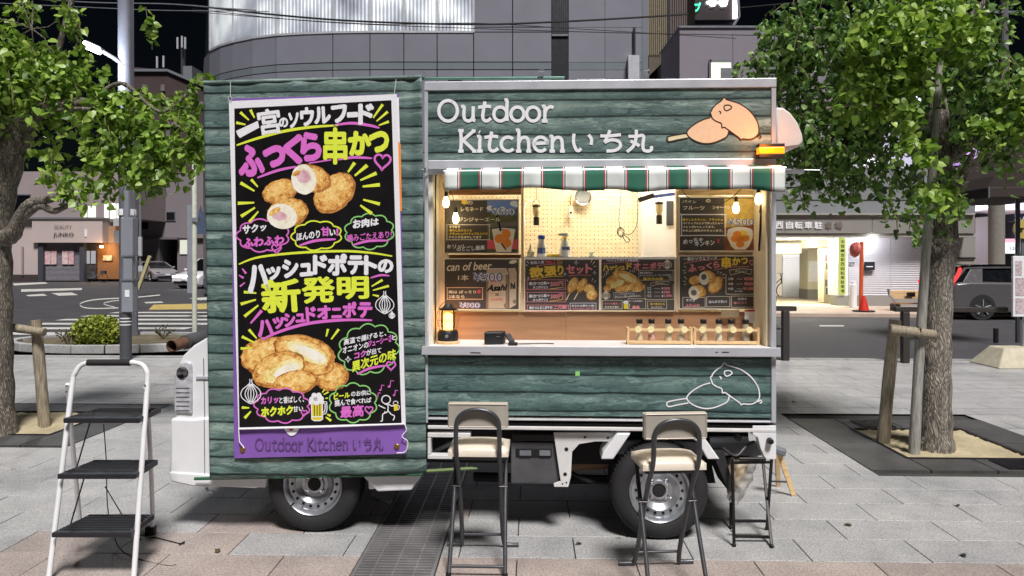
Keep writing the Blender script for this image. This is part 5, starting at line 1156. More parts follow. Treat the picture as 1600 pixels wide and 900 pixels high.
pr.text('カリッと香ばしく', 90, 735, 330, 768, 'rose', .03); pr.text('ホクホク甘い', 95, 785, 310, 820, 'cream', .03); pr.text('ビールのお供に', 455, 700, 655, 728, 'white', .03); pr.text('最高', 500, 780, 610, 832, 'rose', .05); pr.text('食べ歩きにも', 765, 740, 985, 775, 'amber', .03); pr.text('もってこい', 785, 790, 945, 820, 'cream', .03)
pr.poly([(372, 740), (440, 740), (436, 830), (378, 830)], 'beer', 3, 'beer_glass'); pr.blob(405, 730, 40, 24, 'white', 0, 3.4, .05, 'beer_foam'); pr.line([[(440, 755), (462, 765), (455, 800), (438, 806)]], 7, 'white')
pr.rays([(80+20*i, 370-18*i, 60+28*i, 350-40*i, 9) for i in range(4)]+[(470+28*i, 290, 470+34*i, 255, 9) for i in range(3)], 'cream')
# 5 fruit shaved ice, upper right
k = 1200/140
t, pr = board(1060.5, 307, 1183, 393, 'upper right chalk menu board with a glass bowl of yellow fruit ice')
pr.view(1055, 295, k)
pr.poly([(660, 130), (1085, 130), (1085, 480), (655, 520), (655, 380)], mat('photo_yellow', (206, 176, 92), .5, var=.25, scale=30), 1, 'photo_print'); pr.poly([(655, 520), (1085, 480), (1085, 830), (655, 830)], mat('photo_table', (140, 84, 60), .5, var=.4, scale=30), 1, 'photo_print')
pr.poly([(690, 590), (1045, 590), (1035, 660), (990, 770), (940, 815), (800, 815), (750, 770), (700, 660)], 'cream', 2, 'glass_bowl'); pr.blob(870, 570, 170, 60, 'white', 0, 2.3, .02, 'shaved_ice')
for x, y in [(830, 610), (905, 600), (870, 670), (800, 670), (940, 660), (870, 740)]: pr.blob(x, y, 55, 46, 'amber' if x % 2 else 'ora', 0, 2.6+.01*(x % 7), .04, 'fruit_piece')
outline_num(pr, '¥500', 700, 400, 1055, 490)
pr.text('パイン', 95, 150, 290, 190, 'cream', .03); pr.text('の', 410, 135, 475, 185, 'cream', .03); pr.text('フルーツ', 105, 230, 395, 282, 'cream', .03); pr.text('シャーベット', 500, 222, 780, 276, 'cream', .03)
speech(pr, 85, 345, 670, 625, 14, 'white')
for i, (s_, x1, ink) in enumerate([('凍らしたミカンと、クラッシュ', 640, 'amber'), ('パイナップル入りで作ったシャー', 640, 'cream'), ('ベットが5つ入ってます。', 535, 'cream'), ('その上に練乳かけちゃいます。', 640, 'cream')]): pr.text(s_, 95, 395+49*i, x1, 430+49*i, ink, .05)
pr.text('めっちゃ', 105, 680, 370, 750, 'white', .04, 40); pr.text('キンキン', 262, 705, 530, 778, 'white', .04, 25); pr.text('!', 565, 670, 590, 725, 'red', .06)
# 6 skewer board, lower right
k = 7.5
t, pr = board(1060.5, 399, 1184, 483.5, 'lower right chalk menu board with breaded skewers cut open and a price list')
pr.view(1055, 390, k)
pr.text('一宮のソウルフード', 95, 90, 490, 135, 'white', .04, 12); pr.chars([('ふ', 150, 165, 250, 262, 4), ('っ', 260, 195, 350, 240, 0), ('く', 360, 150, 435, 225, 0), ('ら', 445, 135, 520, 215, 0)], 'rose', .05); pr.chars([('串', 540, 85, 655, 222, 0), ('か', 665, 90, 765, 185, 0), ('つ', 770, 95, 850, 170, 0)], 'amber', .05); pr.heart(898, 150, 30, 8, 'rose')
pr.line([[(100, 162), (300, 130), (540, 115)], [(455, 240), (650, 205), (870, 200)]], 7, 'rose')
def cq(cx, cy, rx, ry, rot, L): pr.croq(cx, cy, rx, ry, rot, L)
cq(230, 360, 75, 55, 15, 1); cq(475, 415, 115, 75, 55, 1); cq(385, 320, 95, 75, -20, 1.5); pr.blob(335, 340, 60, 75, 'filling', 10, 2, .03); pr.blob(335, 320, 32, 36, 'stone', 0, 2.3, .08); cq(265, 490, 100, 80, -10, 2.4); pr.blob(220, 510, 62, 80, 'filling', 15, 2.9, .03); pr.blob(218, 505, 34, 34, 'stone', 0, 3.1, .08)
pr.line([[(595, 290), (595, 515), (605, 522), (930, 522), (942, 510), (942, 290)]], 6, 'cream', smooth=False); pr.line([[(635, 240), (780, 222), (900, 235), (885, 290), (780, 262), (650, 300), (635, 240)]], 6, 'cream', smooth=False); pr.text('メニュー', 700, 240, 840, 265, 'white', .03)
for i, (a, c_) in enumerate([('2本', '¥300'), ('4本', '¥500'), ('9本', '¥1,000')]): pr.text(a, 620, 325+58*i, 685, 360+58*i, 'white', .03); pr.line([[(720, 345+58*i), (790, 345+58*i)]], 4, 'white', smooth=False); pr.text(c_, 808-(12 if i == 2 else 0), 322+58*i, 912+(15 if i == 2 else 0), 362+58*i, 'rose', .04)
pr.text('(税込み価格)', 695, 480, 790, 498, 'white', .03)
for a in [(90, 560, 350, 675), (370, 550, 640, 670), (660, 545, 930, 675)]: speech(pr, *a, 5, 'cream')
pr.text('サクッ', 125, 575, 230, 612, 'white', .04); pr.text('ふわふわ', 120, 635, 290, 670, 'rose', .04); pr.text('ほんのり甘い!', 395, 595, 605, 630, 'white', .04, 5); pr.text('お肉は', 735, 562, 840, 592, 'white', .03); pr.text('噛みごたえ', 685, 610, 840, 640, 'rose', .03, 5)
pr.rays([(130, 215, 105, 190, 8), (125, 245, 90, 245, 8), (130, 265, 100, 280, 8), (140, 350, 105, 315, 8), (130, 375, 95, 370, 8), (135, 400, 105, 410, 8), (500, 275, 505, 250, 8), (525, 285, 545, 262, 8), (550, 300, 580, 285, 8), (550, 330, 585, 332, 8)], 'cream')
# small card with a red head (its square code is left out)
b = B(); rect(b, 1162, 483.5, 1191, 504, BD-.02, BD-.018, BD); cdo = b.build('leaflet', INK['white'], None, truck=True, label='white leaflet with a red top edge behind the right spice rack', cat='leaflet'); pr = Print(cdo, BD-.019)
pr.d = BD-.0195
b = B(); rect(b, 1126, 484, 1154, 495, BD-.016, BD-.014, BD); ph = b.build('photo_card', mat('card_photo', (168, 128, 110), .5, var=.5, scale=90, c2=(120, 130, 90)), None, truck=True, label='small card with food pictures left of the white leaflet', cat='card')
b = B(); rect(b, 1162, 483.5, 1191, 486.4, BD-.0225, BD-.0203, BD); b.build('red_band', INK['dred'], cdo)

# ------------------------------------------------------------ things hanging in and standing on the hatch
WARM = (255, 190, 110)
BULB = glow('filament', (255, 214, 150), 60); BG = glass('bulb_glass', (255, 238, 214), .1); BLIT = glow('bulb_lit_glass', (255, 226, 168), 7)
for i, (px, py, d, lab) in enumerate([(697, 316, .12, 'lit string bulb at the upper left corner of the hatch'), (712, 341, .2, 'lower lit string bulb left in front of the drink board'), (1150, 325, .16, 'lit string bulb in front of the fruit ice board'), (1185, 311, .1, 'lit string bulb at the upper right corner of the hatch')]):
    c = Tp(px, py, d); t = thing('string_bulb', lab, 'light bulb', c+Vector((0, 0, -.03)), group='bulbs of the string lights', truck=True)
    b = B(); b.lathe(c, [(.0, -.032), (.012, -.028), (.019, -.012), (.019, .004), (.012, .022), (.009, .034)], 16); b.build('glass', BLIT, t, smooth=True)
    b = B(); b.tube([c+Vector((.006*cos(a*2.2), .006*sin(a*2.2), -.02+.0022*a)) for a in range(18)], .0035, 5); b.build('filament', BULB, t)
    b = B(); b.cyl(c+Vector((0, 0, .032)), c+Vector((0, 0, .062)), .011, .009, 12); b.build('socket', M['black'], t)
    light('bulb_light', c+Vector((0, 0, -.004)), 2.3, (255, 206, 140), .02, parent=t)
b = B(); b.tube(cat_rom([Tp(692, 285, .1), Tp(697, 303, .12), Tp(705, 300, .16), Tp(712, 327, .2)], 6), .0018, 5); b.build('bulb_cable', M['black'], None, truck=True, label='black cable of the two left string bulbs', cat='cable')
b = B(); b.tube(cat_rom([Tp(1062, 290, .12), Tp(1075, 308, .14), Tp(1100, 318, .16), Tp(1124, 319, .16), Tp(1143, 309, .16), Tp(1155, 298, .15), Tp(1170, 285, .13)], 6), .0022, 5); b.tube([Tp(1150, 303, .16), Tp(1150, 314, .16)], .0018, 5); b.tube([Tp(1185, 286, .1), Tp(1185, 300, .1)], .0018, 5); b.build('bulb_cable', M['black'], None, truck=True, label='black cable sagging between the two right string bulbs', cat='cable')
def hang_lamp(px, y0, y1, d, label):
    c = Tp(px, y0, d); e = Tp(px, y1, d); h = c.z-e.z; x = c.x; t = thing('hanging_lantern', label, 'lantern', (x, d, e.z), truck=True)
    b = B(); b.lathe((x, d, e.z), [(.0, 0), (.019, 0), (.019, h*.30), (.014, h*.32)], 16); b.build('base', M['black'], t, smooth=35)
    b = B(); b.lathe((x, d, e.z), [(.014, h*.32), (.016, h*.36), (.0235, h*.48), (.0235, h*.66), (.014, h*.74)], 16); b.build('globe', mat('lantern_globe_'+str(px), (206, 190, 150), .2), t, smooth=True)
    b = B(); b.lathe((x, d, e.z), [(.027, h*.70), (.026, h*.76), (.008, h*.80), (0, h*.80)], 16); b.build('cap', M['black'], t, smooth=35)
    b = B(); b.tube(cat_rom([(x-.024, d, e.z+h*.7), (x-.02, d, e.z+h*.9), (x, d, e.z+h), (x+.02, d, e.z+h*.9), (x+.024, d, e.z+h*.7)], 5), .0016, 5); b.build('bail', M['darkgrey'], t)
    b = B(); b.tube([(x, d, e.z+h), (x, d, ZT-.06)], .0025, 5); b.build('hook_cord', M['wood_brown'], t)
hang_lamp(838, 311, 352, .7, 'small black camping lantern hanging before the pegboard at left')
hang_lamp(1030, 306, 350, .7, 'small black camping lantern hanging before the white cabinet')
b = B(); c = Tp(911, 308, 1.2); b.lathe(c, [(.0, .02), (.047, .02), (.056, -.015), (.061, -.018), (.06, -.012), (.05, .026), (0, .026)], 32, 'y'); b.build('steel_bowl', M['chrome'], None, truck=True, smooth=50, label='small round steel bowl hanging high on the pegboard', cat='bowl')
b = B(); c = Tp(892, 328, 1.2); b.prism([(c.x-.012, c.z-.06), (c.x+.012, c.z-.06), (c.x+.016, c.z), (c.x+.006, c.z+.03), (c.x-.006, c.z+.03), (c.x-.016, c.z)], 1.195, 1.215); ob = b.build('tin_opener', mat('tag_white', (220, 214, 204), .5), None, truck=True, bevel=.003, label='white handled tool on a cord hanging beside the steel bowl', cat='tool')
b = B(); b.cyl((c.x, 1.193, c.z-.02), (c.x, 1.189, c.z-.02), .008, n=12); b.build('dial', M['black'], ob)
b = B(); b.tube([(c.x, 1.2, c.z+.03), (c.x-.006, 1.2, c.z+.07), (c.x+.004, 1.2, c.z+.11)], .004, 6); b.build('cord', M['wood_brown'], ob)
# cable with a knot
b = B(); b.tube(cat_rom([Tp(971, 296, .7), Tp(969, 320, .7), Tp(967, 345, .7), Tp(972, 362, .7), Tp(985, 366, .7), Tp(995, 350, .7), Tp(997, 310, .73)], 6), .0022, 6)
for k in range(3): b.tube([Tp(969+5*cos(a)+k, 362+7*sin(a)+k, .695-.004*k) for a in [i*.55 for i in range(12)]], .0022, 5)
b.tube(cat_rom([Tp(972, 366, .69), Tp(978, 378, .69), Tp(984, 375, .69), Tp(976, 368, .69)], 5), .003, 5); b.build('knotted_cable', M['darkgrey'], None, truck=True, label='thin dark cable hanging with a knotted loop before the pegboard', cat='cable')
b = B(); b.tube(cat_rom([Tp(820, 352, 1.1), Tp(818, 330, 1.1), Tp(823, 318, 1.1), Tp(834, 314, 1.1)], 5), .006, 6); b.build('white_hose', M['white'], None, truck=True, label='white hose bent beside the left hanging lantern', cat='hose')
# bottles on the sill
SZ = Tp(900, 401.5, DW).z
def lat(name, px, d, prof, m, parent, n=18, **k):
    x = Tp(px, 390, d).x; b = B(); b.lathe((x, d, SZ), prof, n); return b.build(name, m, parent, smooth=40, **k)
d = DW+.02; px = 846; x = Tp(px, 390, d).x
t = thing('spray_bottle', 'white bottle with blue cap standing on the hatch sill', 'bottle', (x, d, SZ), truck=True)
lat('body', px, d, [(0, 0), (.026, 0), (.028, .01), (.026, .06), (.018, .09), (.018, .105), (.012, .108)], mat('bottle_white', (226, 232, 240), .3), t); lat('cap', px, d, [(.021, .104), (.021, .126), (.008, .132), (0, .132)], M['blue'], t)
b = B(); b.lathe((x, d, SZ), [(.0285, .02), (.0282, .055)], 18, 'z', -2.6, -.5); b.build('label_band', INK['blue'], t)
px = 883; x = Tp(px, 390, d).x
t = thing('spray_bottle', 'trigger spray bottle with yellow head and blue lettering on the hatch sill', 'bottle', (x, d, SZ), truck=True)
lat('body', px, d, [(0, 0), (.03, 0), (.034, .01), (.032, .05), (.022, .085), (.011, .10), (.010, .112)], mat('bottle_frost', (232, 236, 240), .3), t)
b = B(); b.cyl((x, d, SZ+.108), (x, d, SZ+.118), .012, n=12); b.build('collar', M['yellow'], t); b = B(); b.hexa([(x-.035, d-.009, SZ+.126), (x+.018, d-.009, SZ+.118), (x+.018, d+.009, SZ+.118), (x-.035, d+.009, SZ+.126), (x-.035, d-.009, SZ+.138), (x+.014, d-.009, SZ+.144), (x+.014, d+.009, SZ+.144), (x-.035, d+.009, SZ+.138)]); b.build('spray_head', mat('trigger_white', (232, 232, 224), .4), t, bevel=.003)
b = B(); b.beam((x-.035, d, SZ+.132), (x-.043, d, SZ+.13), .012, .012); b.build('nozzle', M['yellow'], t); b = B(); b.tube([(x-.012, d, SZ+.12), (x-.022, d, SZ+.105), (x-.02, d, SZ+.09)], .004, 6); b.build('trigger', M['yellow'], t)
pr = Print(t, d-.036); pr.text('除菌', 878, 385, 891, 391, 'blue', .05)
x = Tp(829, 390, d).x; t = thing('sauce_bottle', 'small clear bottle with pointed nozzle at the left end of the sill', 'bottle', (x, d, SZ), truck=True); lat('body', 829, d, [(0, 0), (.021, 0), (.022, .03), (.012, .042), (.005, .07), (.002, .078)], mat('bottle_clear', (226, 220, 196), .25), t)
x = Tp(865, 390, d).x; B().box(x-.035, x+.035, d-.015, d+.02, SZ, SZ+.018).build('yellow_sponge', M['yellow'], None, truck=True, bevel=.004, label='flat yellow sponge between the two white bottles', cat='sponge')
x = Tp(925, 390, d).x; b = B(); b.box(x-.02, x+.02, d-.01, d+.015, SZ, SZ+.008); b.lathe((x-.004, d, SZ+.008), [(.006, 0), (.008, .01), (.014, .012), (.014, .02), (0, .022)], 14); b.build('small_dispenser', mat('mint_plastic', (188, 214, 206), .4), None, truck=True, smooth=30, label='small pale green dispenser at the right of the sill', cat='dispenser', kind=None)
# glowing lantern on the counter
d = .10; c = Tp(700, 537, d); x = c.x; z = ZCT
t = thing('table_lantern', 'glowing camping lantern on a wooden base at the left end of the counter', 'lantern', (x, d, z), truck=True)
def L_(nm, prof, m, **k): b = B(); b.lathe((x, d, z), prof, 28); return b.build(nm, m, t, smooth=35, **k)
L_('wood_base', [(0, 0), (.064, 0), (.066, .004), (.066, .012), (.062, .016), (0, .016)], M['wood_pale']); L_('body', [(.056, .0165), (.060, .03), (.058, .062), (.050, .076), (.04, .078), (0, .078)], M['black']); L_('lamp_core', [(0, .08), (.026, .08), (.026, .16), (.015, .17), (0, .17)], glow('lantern_core', (255, 178, 84), 9)); L_('glass_globe', [(.036, .079), (.041, .1), (.041, .17), (.034, .19)], BG); L_('cap', [(.05, .188), (.05, .196), (.03, .204), (.018, .222), (0, .224)], M['black'])
for k in range(6):
    a = pi/3*k+.3; b = B(); b.tube([(x+.048*cos(a), d+.048*sin(a), z+.078), (x+.052*cos(a), d+.052*sin(a), z+.13), (x+.047*cos(a), d+.047*sin(a), z+.19)], .002, 5); b.build('guard_wire', M['brownmetal'], t)
b = B(); b.tube([(x+.053*cos(k*.4), d+.053*sin(k*.4), z+.13) for k in range(16)], .0018, 5, closed=True); b.build('guard_ring', M['brownmetal'], t)
b = B(); b.tube(cat_rom([(x-.054, d, z+.09), (x-.062, d, z+.15), (x-.05, d, z+.2), (x-.018, d, z+.232), (x+.018, d, z+.232), (x+.05, d, z+.2), (x+.062, d, z+.15), (x+.054, d, z+.09)], 5), .0022, 6); b.tube([(x+.01*cos(k), d, z+.236+.01*sin(k)) for k in range(7)], .002, 5); b.build('handle', M['brownmetal'], t)
c2 = Vector((x, d-.059, z+.045)); b = B(); b.lathe(c2, [(0, -.008), (.009, -.008), (.010, .004)], 16, 'y'); b.build('switch_knob', M['steel'], t, smooth=30)
light('lantern_light', (x, d, z+.13), 5, WARM, .03, parent=t)
# small speaker, reader, cables
d0 = .03; x0 = Tp(756, 530, d0).x; x1 = x0+.118
b = B(); b.hexa([(x0, d0, ZCT), (x1-.01, d0+.02, ZCT), (x1+.0, d0+.08, ZCT), (x0+.012, d0+.06, ZCT), (x0, d0, ZCT+.072), (x1-.01, d0+.02, ZCT+.072), (x1, d0+.08, ZCT+.072), (x0+.012, d0+.06, ZCT+.072)]); sp_ = b.build('speaker', M['black'], None, truck=True, bevel=.008, label='black box shaped speaker standing on the counter', cat='speaker')
b = B(); b.beam((x1-.05, d0+.012, ZCT+.045), (x1-.03, d0+.0155, ZCT+.045), .003, .003); b.build('badge', M['grey'], sp_)
xa = Tp(792, 530, .05).x; b = B(); b.beam((xa, .09, ZCT+.055), (xa+.03, .045, ZCT+.018), .035, .012); b.build('holder_plate', M['darkgrey'], None, truck=True, bevel=.003, label='small dark stand leaning against the black speaker', cat='stand')
b = B(); b.box(xa+.01, xa+.06, .0, .03, ZCT, ZCT+.018); b.build('cable_plug', M['black'], None, truck=True, bevel=.003, label='black plug lying on the counter right of the speaker', cat='plug')
b = B(); b.tube(cat_rom([(xa+.06, .015, ZCT+.008), (xa+.10, .06, ZCT+.004), (xa+.16, .08, ZCT+.004), (xa+.22, .09, ZCT+.004), (xa+.26, .07, ZCT+.004)], 6), .003, 6); b.build('counter_cable', M['black'], None, truck=True, label='thin black cable lying along the counter behind the plug', cat='cable')
# spice racks
BGL = mat('bottle_glass', (214, 200, 170), .08, spec=.7); 
BGL = glass('spice_glass', (250, 246, 236), .35)
_n = N('spice_jar'); _t = _n('ShaderNodeBsdfTransparent'); _p = _n('ShaderNodeBsdfPrincipled'); _p.inputs['Base Color'].default_value = lin((232, 222, 196)); _p.inputs['Roughness'].default_value = .12; _x = _n('ShaderNodeMixShader'); _x.inputs[0].default_value = .38; _n.l(_t.outputs[0], _x.inputs[1]); _n.l(_p.outputs[0], _x.inputs[2]); _n.l(_x.outputs[0], _n.out.inputs[0]); BGL = _n.m
def rack(pxa, pxb, label, fill, bl):
    d = .08; xa, xb = Tp(pxa, 535, d).x, Tp(pxb, 535, d).x; z = ZCT
    t = thing('spice_rack', label, 'rack', ((xa+xb)/2, d, z), truck=True)
    for x in (xa, xb-.012):
        for dy in (0, .055): B().box(x, x+.012, d+dy, d+dy+.008, z, z+.095).build('post', M['wood_pale'], t, bevel=.001)
        B().box(x+.001, x+.011, d+.0085, d+.0545, z+.082, z+.094).build('end_rail', M['wood_pale'], t); B().box(x+.001, x+.011, d+.0085, d+.0545, z+.004, z+.016).build('end_rail', M['wood_pale'], t)
    B().box(xa+.0125, xb-.0125, d, d+.006, z+.075, z+.09).build('front_rail', M['wood_pale'], t, bevel=.001); B().box(xa+.0125, xb-.0125, d, d+.006, z+.004, z+.022).build('front_rail', M['wood_pale'], t, bevel=.001); B().box(xa+.0125, xb-.0125, d+.0065, d+.06, z+.006, z+.012).build('shelf', M['wood_pale'], t)
    for i, (px, col, lab) in enumerate(fill):
        c = Tp(px, 520, d+.03); c.z = z+.0125
        u = thing('spice_bottle', bl+' '+lab, 'bottle', c, group='spice bottles in the racks', truck=True)
        b = B(); b.lathe(c, [(0, .001), (.021, .001), (.022, .01), (.020, .055), (.0185, .09), (.0155, .10), (.0155, .106)], 18); b.build('glass', BGL, u, smooth=40)
        b = B(); b.lathe(c, [(0, .003), (.0195, .003), (.0192, .034+.012*(i % 3)), (0, .040+.012*(i % 2))], 16); b.build('contents', mat('spice_%s_%d' % (lab[:3], px), col, .9, var=.3, scale=90), u, smooth=40)
        b = B(); b.lathe(c, [(.0175, .104), (.0175, .124), (.015, .128), (0, .128)], 18); b.build('cap', M['black'], u, smooth=30)
        b = B(); sx = 1 if i % 2 else -1; b.beam(c+Vector((-.008*sx, -.004, .014)), c+Vector((.010*sx, -.012, .08)), .008, .003); b.build('spoon', M['wood_pale'], u)
        tx = c.x+(-.012, -.01, .004, .012)[i % 4]; b = B(); b.lathe((tx, d-.008, z+.0855), [(0, -.001), (.018, -.001), (.0185, .001), (0, .001)], 18, 'y'); g_ = b.build('name_tag', mat('tag_cream', (240, 226, 170), .6), u)
rack(980, 1082.5, 'left wooden rack holding four spice bottles on the counter', [(999, (222, 196, 150), 'with pale powder, first from the left end'), (1018, (206, 110, 112), 'with pink salt'), (1044, (226, 206, 166), 'with layered cream spice'), (1064, (196, 178, 140), 'nearest the right end')], 'small bottle in the left rack')
rack(1084.5, 1187, 'right wooden rack holding four spice bottles beside the leaflet', [(1099, (190, 160, 96), 'with yellow brown spice, first from the left end'), (1123, (220, 214, 200), 'with a white paper label'), (1142, (164, 116, 70), 'with reddish brown powder'), (1165, (52, 44, 40), 'with nearly black pepper')], 'small bottle in the right rack')

# ------------------------------------------------------------ bar stools
def stool(px, pyb, ang, label, xs):
    o = G(px, pyb); t = thing('folding_bar_stool', label, 'bar stool', o, group='folding bar stools at the counter')
    t.rotation_euler = (0, 0, ang); ORG[t.name] = Vector((0, 0, 0))
    W2 = .125
    # hoop: from the backrest down to the truck-side feet
    hp = [(-.19, .40, .012), (-.135, .40, .012), (-.112, .385, .03), (-.105, .30, .20), (-.105, .16, .46), (-.105, .06, .60), (-.105, .045, .70)]
    top = [(-.105, .045, .70), (-.096, .04, .755), (-.06, .036, .79), (0, .034, .803), (.06, .036, .79), (.096, .04, .755), (.105, .045, .70)]
    pts = hp[:-1]+top+[(-x, y, z) for x, y, z in hp[:-1]][::-1]
    b = B(); b.tube(cat_rom(pts, 5), .0115, 12); b.build('back_hoop', M['tube'], t, smooth=True)
    for s in (-1, 1):
        b = B(); b.tube([(s*.128, .29, .555), (s*.129, .15, .29), (s*.135, .0, .012)], .0105, 12); b.build('leg', M['tube'], t, smooth=True)
        b = B(); b.cyl((s*.135, .0, .03), (s*.136, -.004, .0), .0135, n=12); b.build('rubber_foot', M['black'], t)
        b = B(); b.cyl((s*.098, .19, .39), (s*.138, .195, .39), .007, n=10); b.build('pivot_bolt', M['chrome'], t)
    for y, z in ((.022, .052), ): b = B(); b.tube([(-.134, y, z), (.134, y, z)], .008, 10); b.build('stretcher', M['tube'], t, smooth=True)
    b = B(); b.tube([(-.11, .36, .08), (.11, .36, .08)], .007, 10); b.build('stretcher', M['tube'], t, smooth=True)
    # seat
    def pad(x0, x1, y0, y1, z0, z1, m, nm, crown=.012, ff=0):
        b = B(); n = 14
        def f(u, v, top):
            X = x0+(x1-x0)*u; Y = y0+(y1-y0)*v; e = (1-(2*u-1)**6)*(1-(2*v-1)**6)
            return (X, Y, (z1-.018+.018*e+crown*sin(pi*u)*sin(pi*v)) if top else z0+.006*(1-e))
        b.grid(lambda u, v: f(u, v, True), n, n); b.grid(lambda u, v: f(1-u, v, False), n, n)
        for g in (lambda u, v: (x0+(x1-x0)*u, y0, 0), ): pass
        e0 = [f(i/n, 0, True) for i in range(n+1)]; e1 = [f(i/n, 0, False) for i in range(n+1)]; b.add(e0+e1, [(i, i+1, n+2+i, n+1+i) for i in range(n)])
        e0 = [f(i/n, 1, True) for i in range(n+1)]; e1 = [f(i/n, 1, False) for i in range(n+1)]; b.add(e0+e1, [(i, i+1, n+2+i, n+1+i) for i in range(n)])
        for u in (0, 1):
            e0 = [f(u, i/n, True) for i in range(n+1)]; e1 = [f(u, i/n, False) for i in range(n+1)]; b.add(e0+e1, [(i, i+1, n+2+i, n+1+i) for i in range(n)])
        return b.build(nm, m, t, smooth=70, weld=True)
    pad(-.148, .148, .075, .31, .558, .612, M['vinyl'], 'seat')
    B().box(-.13, .13, .10, .29, .542, .560).build('seat_frame', M['tube'], t, bevel=.003)
    # backrest just behind the hoop
    b = B(); b.box(-.148, .148, .055, .085, .708, .834); bk = b.build('backrest', M['vinyl_back'], t, bevel=.012)
    b = B(); q = [(-.139, .0535, .716), (.139, .0535, .716), (.139, .0535, .826), (-.139, .0535, .826)]; b.tube(q, .0028, 6, closed=True); b.build('piping', M['vinyl'], bk)
    b = B(); b.box(-.146, .146, .0865, .094, .713, .829); b.build('front_pad', M['vinyl'], bk, bevel=.008)
    return t
stool(745, 905, R(-2), 'folding bar stool with grey vinyl back, beside the drain grating', 0)
stool(1062, 940, R(4), 'folding bar stool with grey vinyl back, in front of the rear wheel', 0)
# ------------------------------------------------------------ step ladder
t = thing('step_ladder', 'white three step folding ladder with black treads at the left', 'step ladder', G(160, 900))
Yf, Yr = 3.50, 4.02
def LP(px, py, Y): return P(px, py, Y)
Yt_ = 3.78
b = B(); b.tube(cat_rom([LP(76, 905, Yf), LP(90, 790, Yf+.07), LP(102, 690, Yf+.13), LP(113, 600, Yf+.2), LP(118, 582, Yf+.21), LP(128, 570, Yf+.22), LP(146, 566, Yf+.22), LP(170, 566, Yf+.22), LP(200, 566, Yf+.22), LP(220, 569, Yf+.22), LP(229, 580, Yf+.21), LP(230, 600, Yf+.2), LP(224, 690, Yf+.13), LP(217, 790, Yf+.07), LP(209, 902, Yf)], 6), .0125, 14); b.build('front_frame', M['white'], t, smooth=True)
b = B(); b.tube([LP(137, 566.5, Yf+.218), LP(204, 566.5, Yf+.218)], .0165, 14); b.build('grip', M['rubber'], t, smooth=True)
b = B(); b.tube(cat_rom([LP(106, 600, Yf+.22), LP(114, 700, Yf+.38), LP(124, 806, Yf+.55), LP(126, 832, Yf+.58), LP(138, 841, Yf+.585), LP(200, 838, Yf+.585), LP(226, 835, Yf+.585), LP(238, 822, Yf+.58), LP(238, 790, Yf+.55), LP(234, 690, Yf+.38), LP(228, 605, Yf+.22)], 6), .0115, 14); b.build('rear_frame', M['white'], t, smooth=True)
for x, y in ((238, 829), (125, 835)): b = B(); c = LP(x, y, Yf+.585); b.box(c.x-.035 if x > 200 else c.x-.01, c.x+.018 if x > 200 else c.x+.05, c.y-.018, c.y+.018, 0, .05 if x > 200 else .03); b.build('corner_foot', M['black'], t, bevel=.006)
for (xl, xr, yf, yb_, nm, Y0) in [(102, 221, 660, 641, 0, Yf+.12), (93, 215, 747, 724, 1, Yf+.065), (84, 208, 838, 809, 2, Yf+.015)]:
    z = EYE-(yf-HOR)/F*Y0; xa, xb = (xl-800)/F*Y0, (xr-800)/F*Y0; dep = .23
    b = B(); b.hexa([(xa, Y0-.02, z), (xb, Y0-.02, z), (xb-.01, Y0+dep, z), (xa+.04, Y0+dep, z), (xa, Y0-.02, z+.025), (xb, Y0-.02, z+.025), (xb-.01, Y0+dep, z+.028), (xa+.04, Y0+dep, z+.028)]); st = b.build('tread', mat('tread_black', (36, 36, 42), .45, var=.15), t, bevel=.005)
    b = B()
    for q in range(9): yy = Y0+.01+q*.024; b.beam((xa+.02+.03*q/9, yy, z+.029), (xb-.02, yy, z+.029), .004, .003)
    b.build('grip_ribs', M['rubber'], st, kind='stuff')
    b = B(); b.tube([(xa+.03, Y0+.18, z), LP(xl+15+22*0, yf+80, Y0+.2)], .004, 6); nm < 2 and b.build('fold_link', M['black'], t)
for x, y in [(105, 603), (104, 612), (227, 602), (227, 611)]: b = B(); c = LP(x, y, Yf+.185); b.cyl(c, c+Vector((0, -.004, 0)), .005, n=8); b.build('rivet', M['chrome'], t)
b = B(); b.tube(cat_rom([LP(162, 663, Yf+.3), LP(166, 720, Yf+.35), LP(168, 790, Yf+.4), LP(176, 830, Yf+.45), LP(190, 860, Yf+.3), G(225, 876), G(262, 884), G(275, 882)], 6), .003, 6); b.build('cable', M['black'], None, label='thin black cable trailing from the step ladder over the paving, lower one', cat='cable')
b = B(); b.tube(cat_rom([LP(164, 760, Yf+.4), G(215, 845)+Vector((0, 0, .02)), G(240, 841)+Vector((0, 0, .005)), G(262, 846)+Vector((0, 0, .005)), G(284, 851)+Vector((0, 0, .005)), G(288, 849)+Vector((0, 0, .01)), G(280, 853)+Vector((0, 0, .006))], 6), .003, 6); b.build('cable', M['black'], None, label='thin black cable ending in a small loop behind the step ladder', cat='cable')
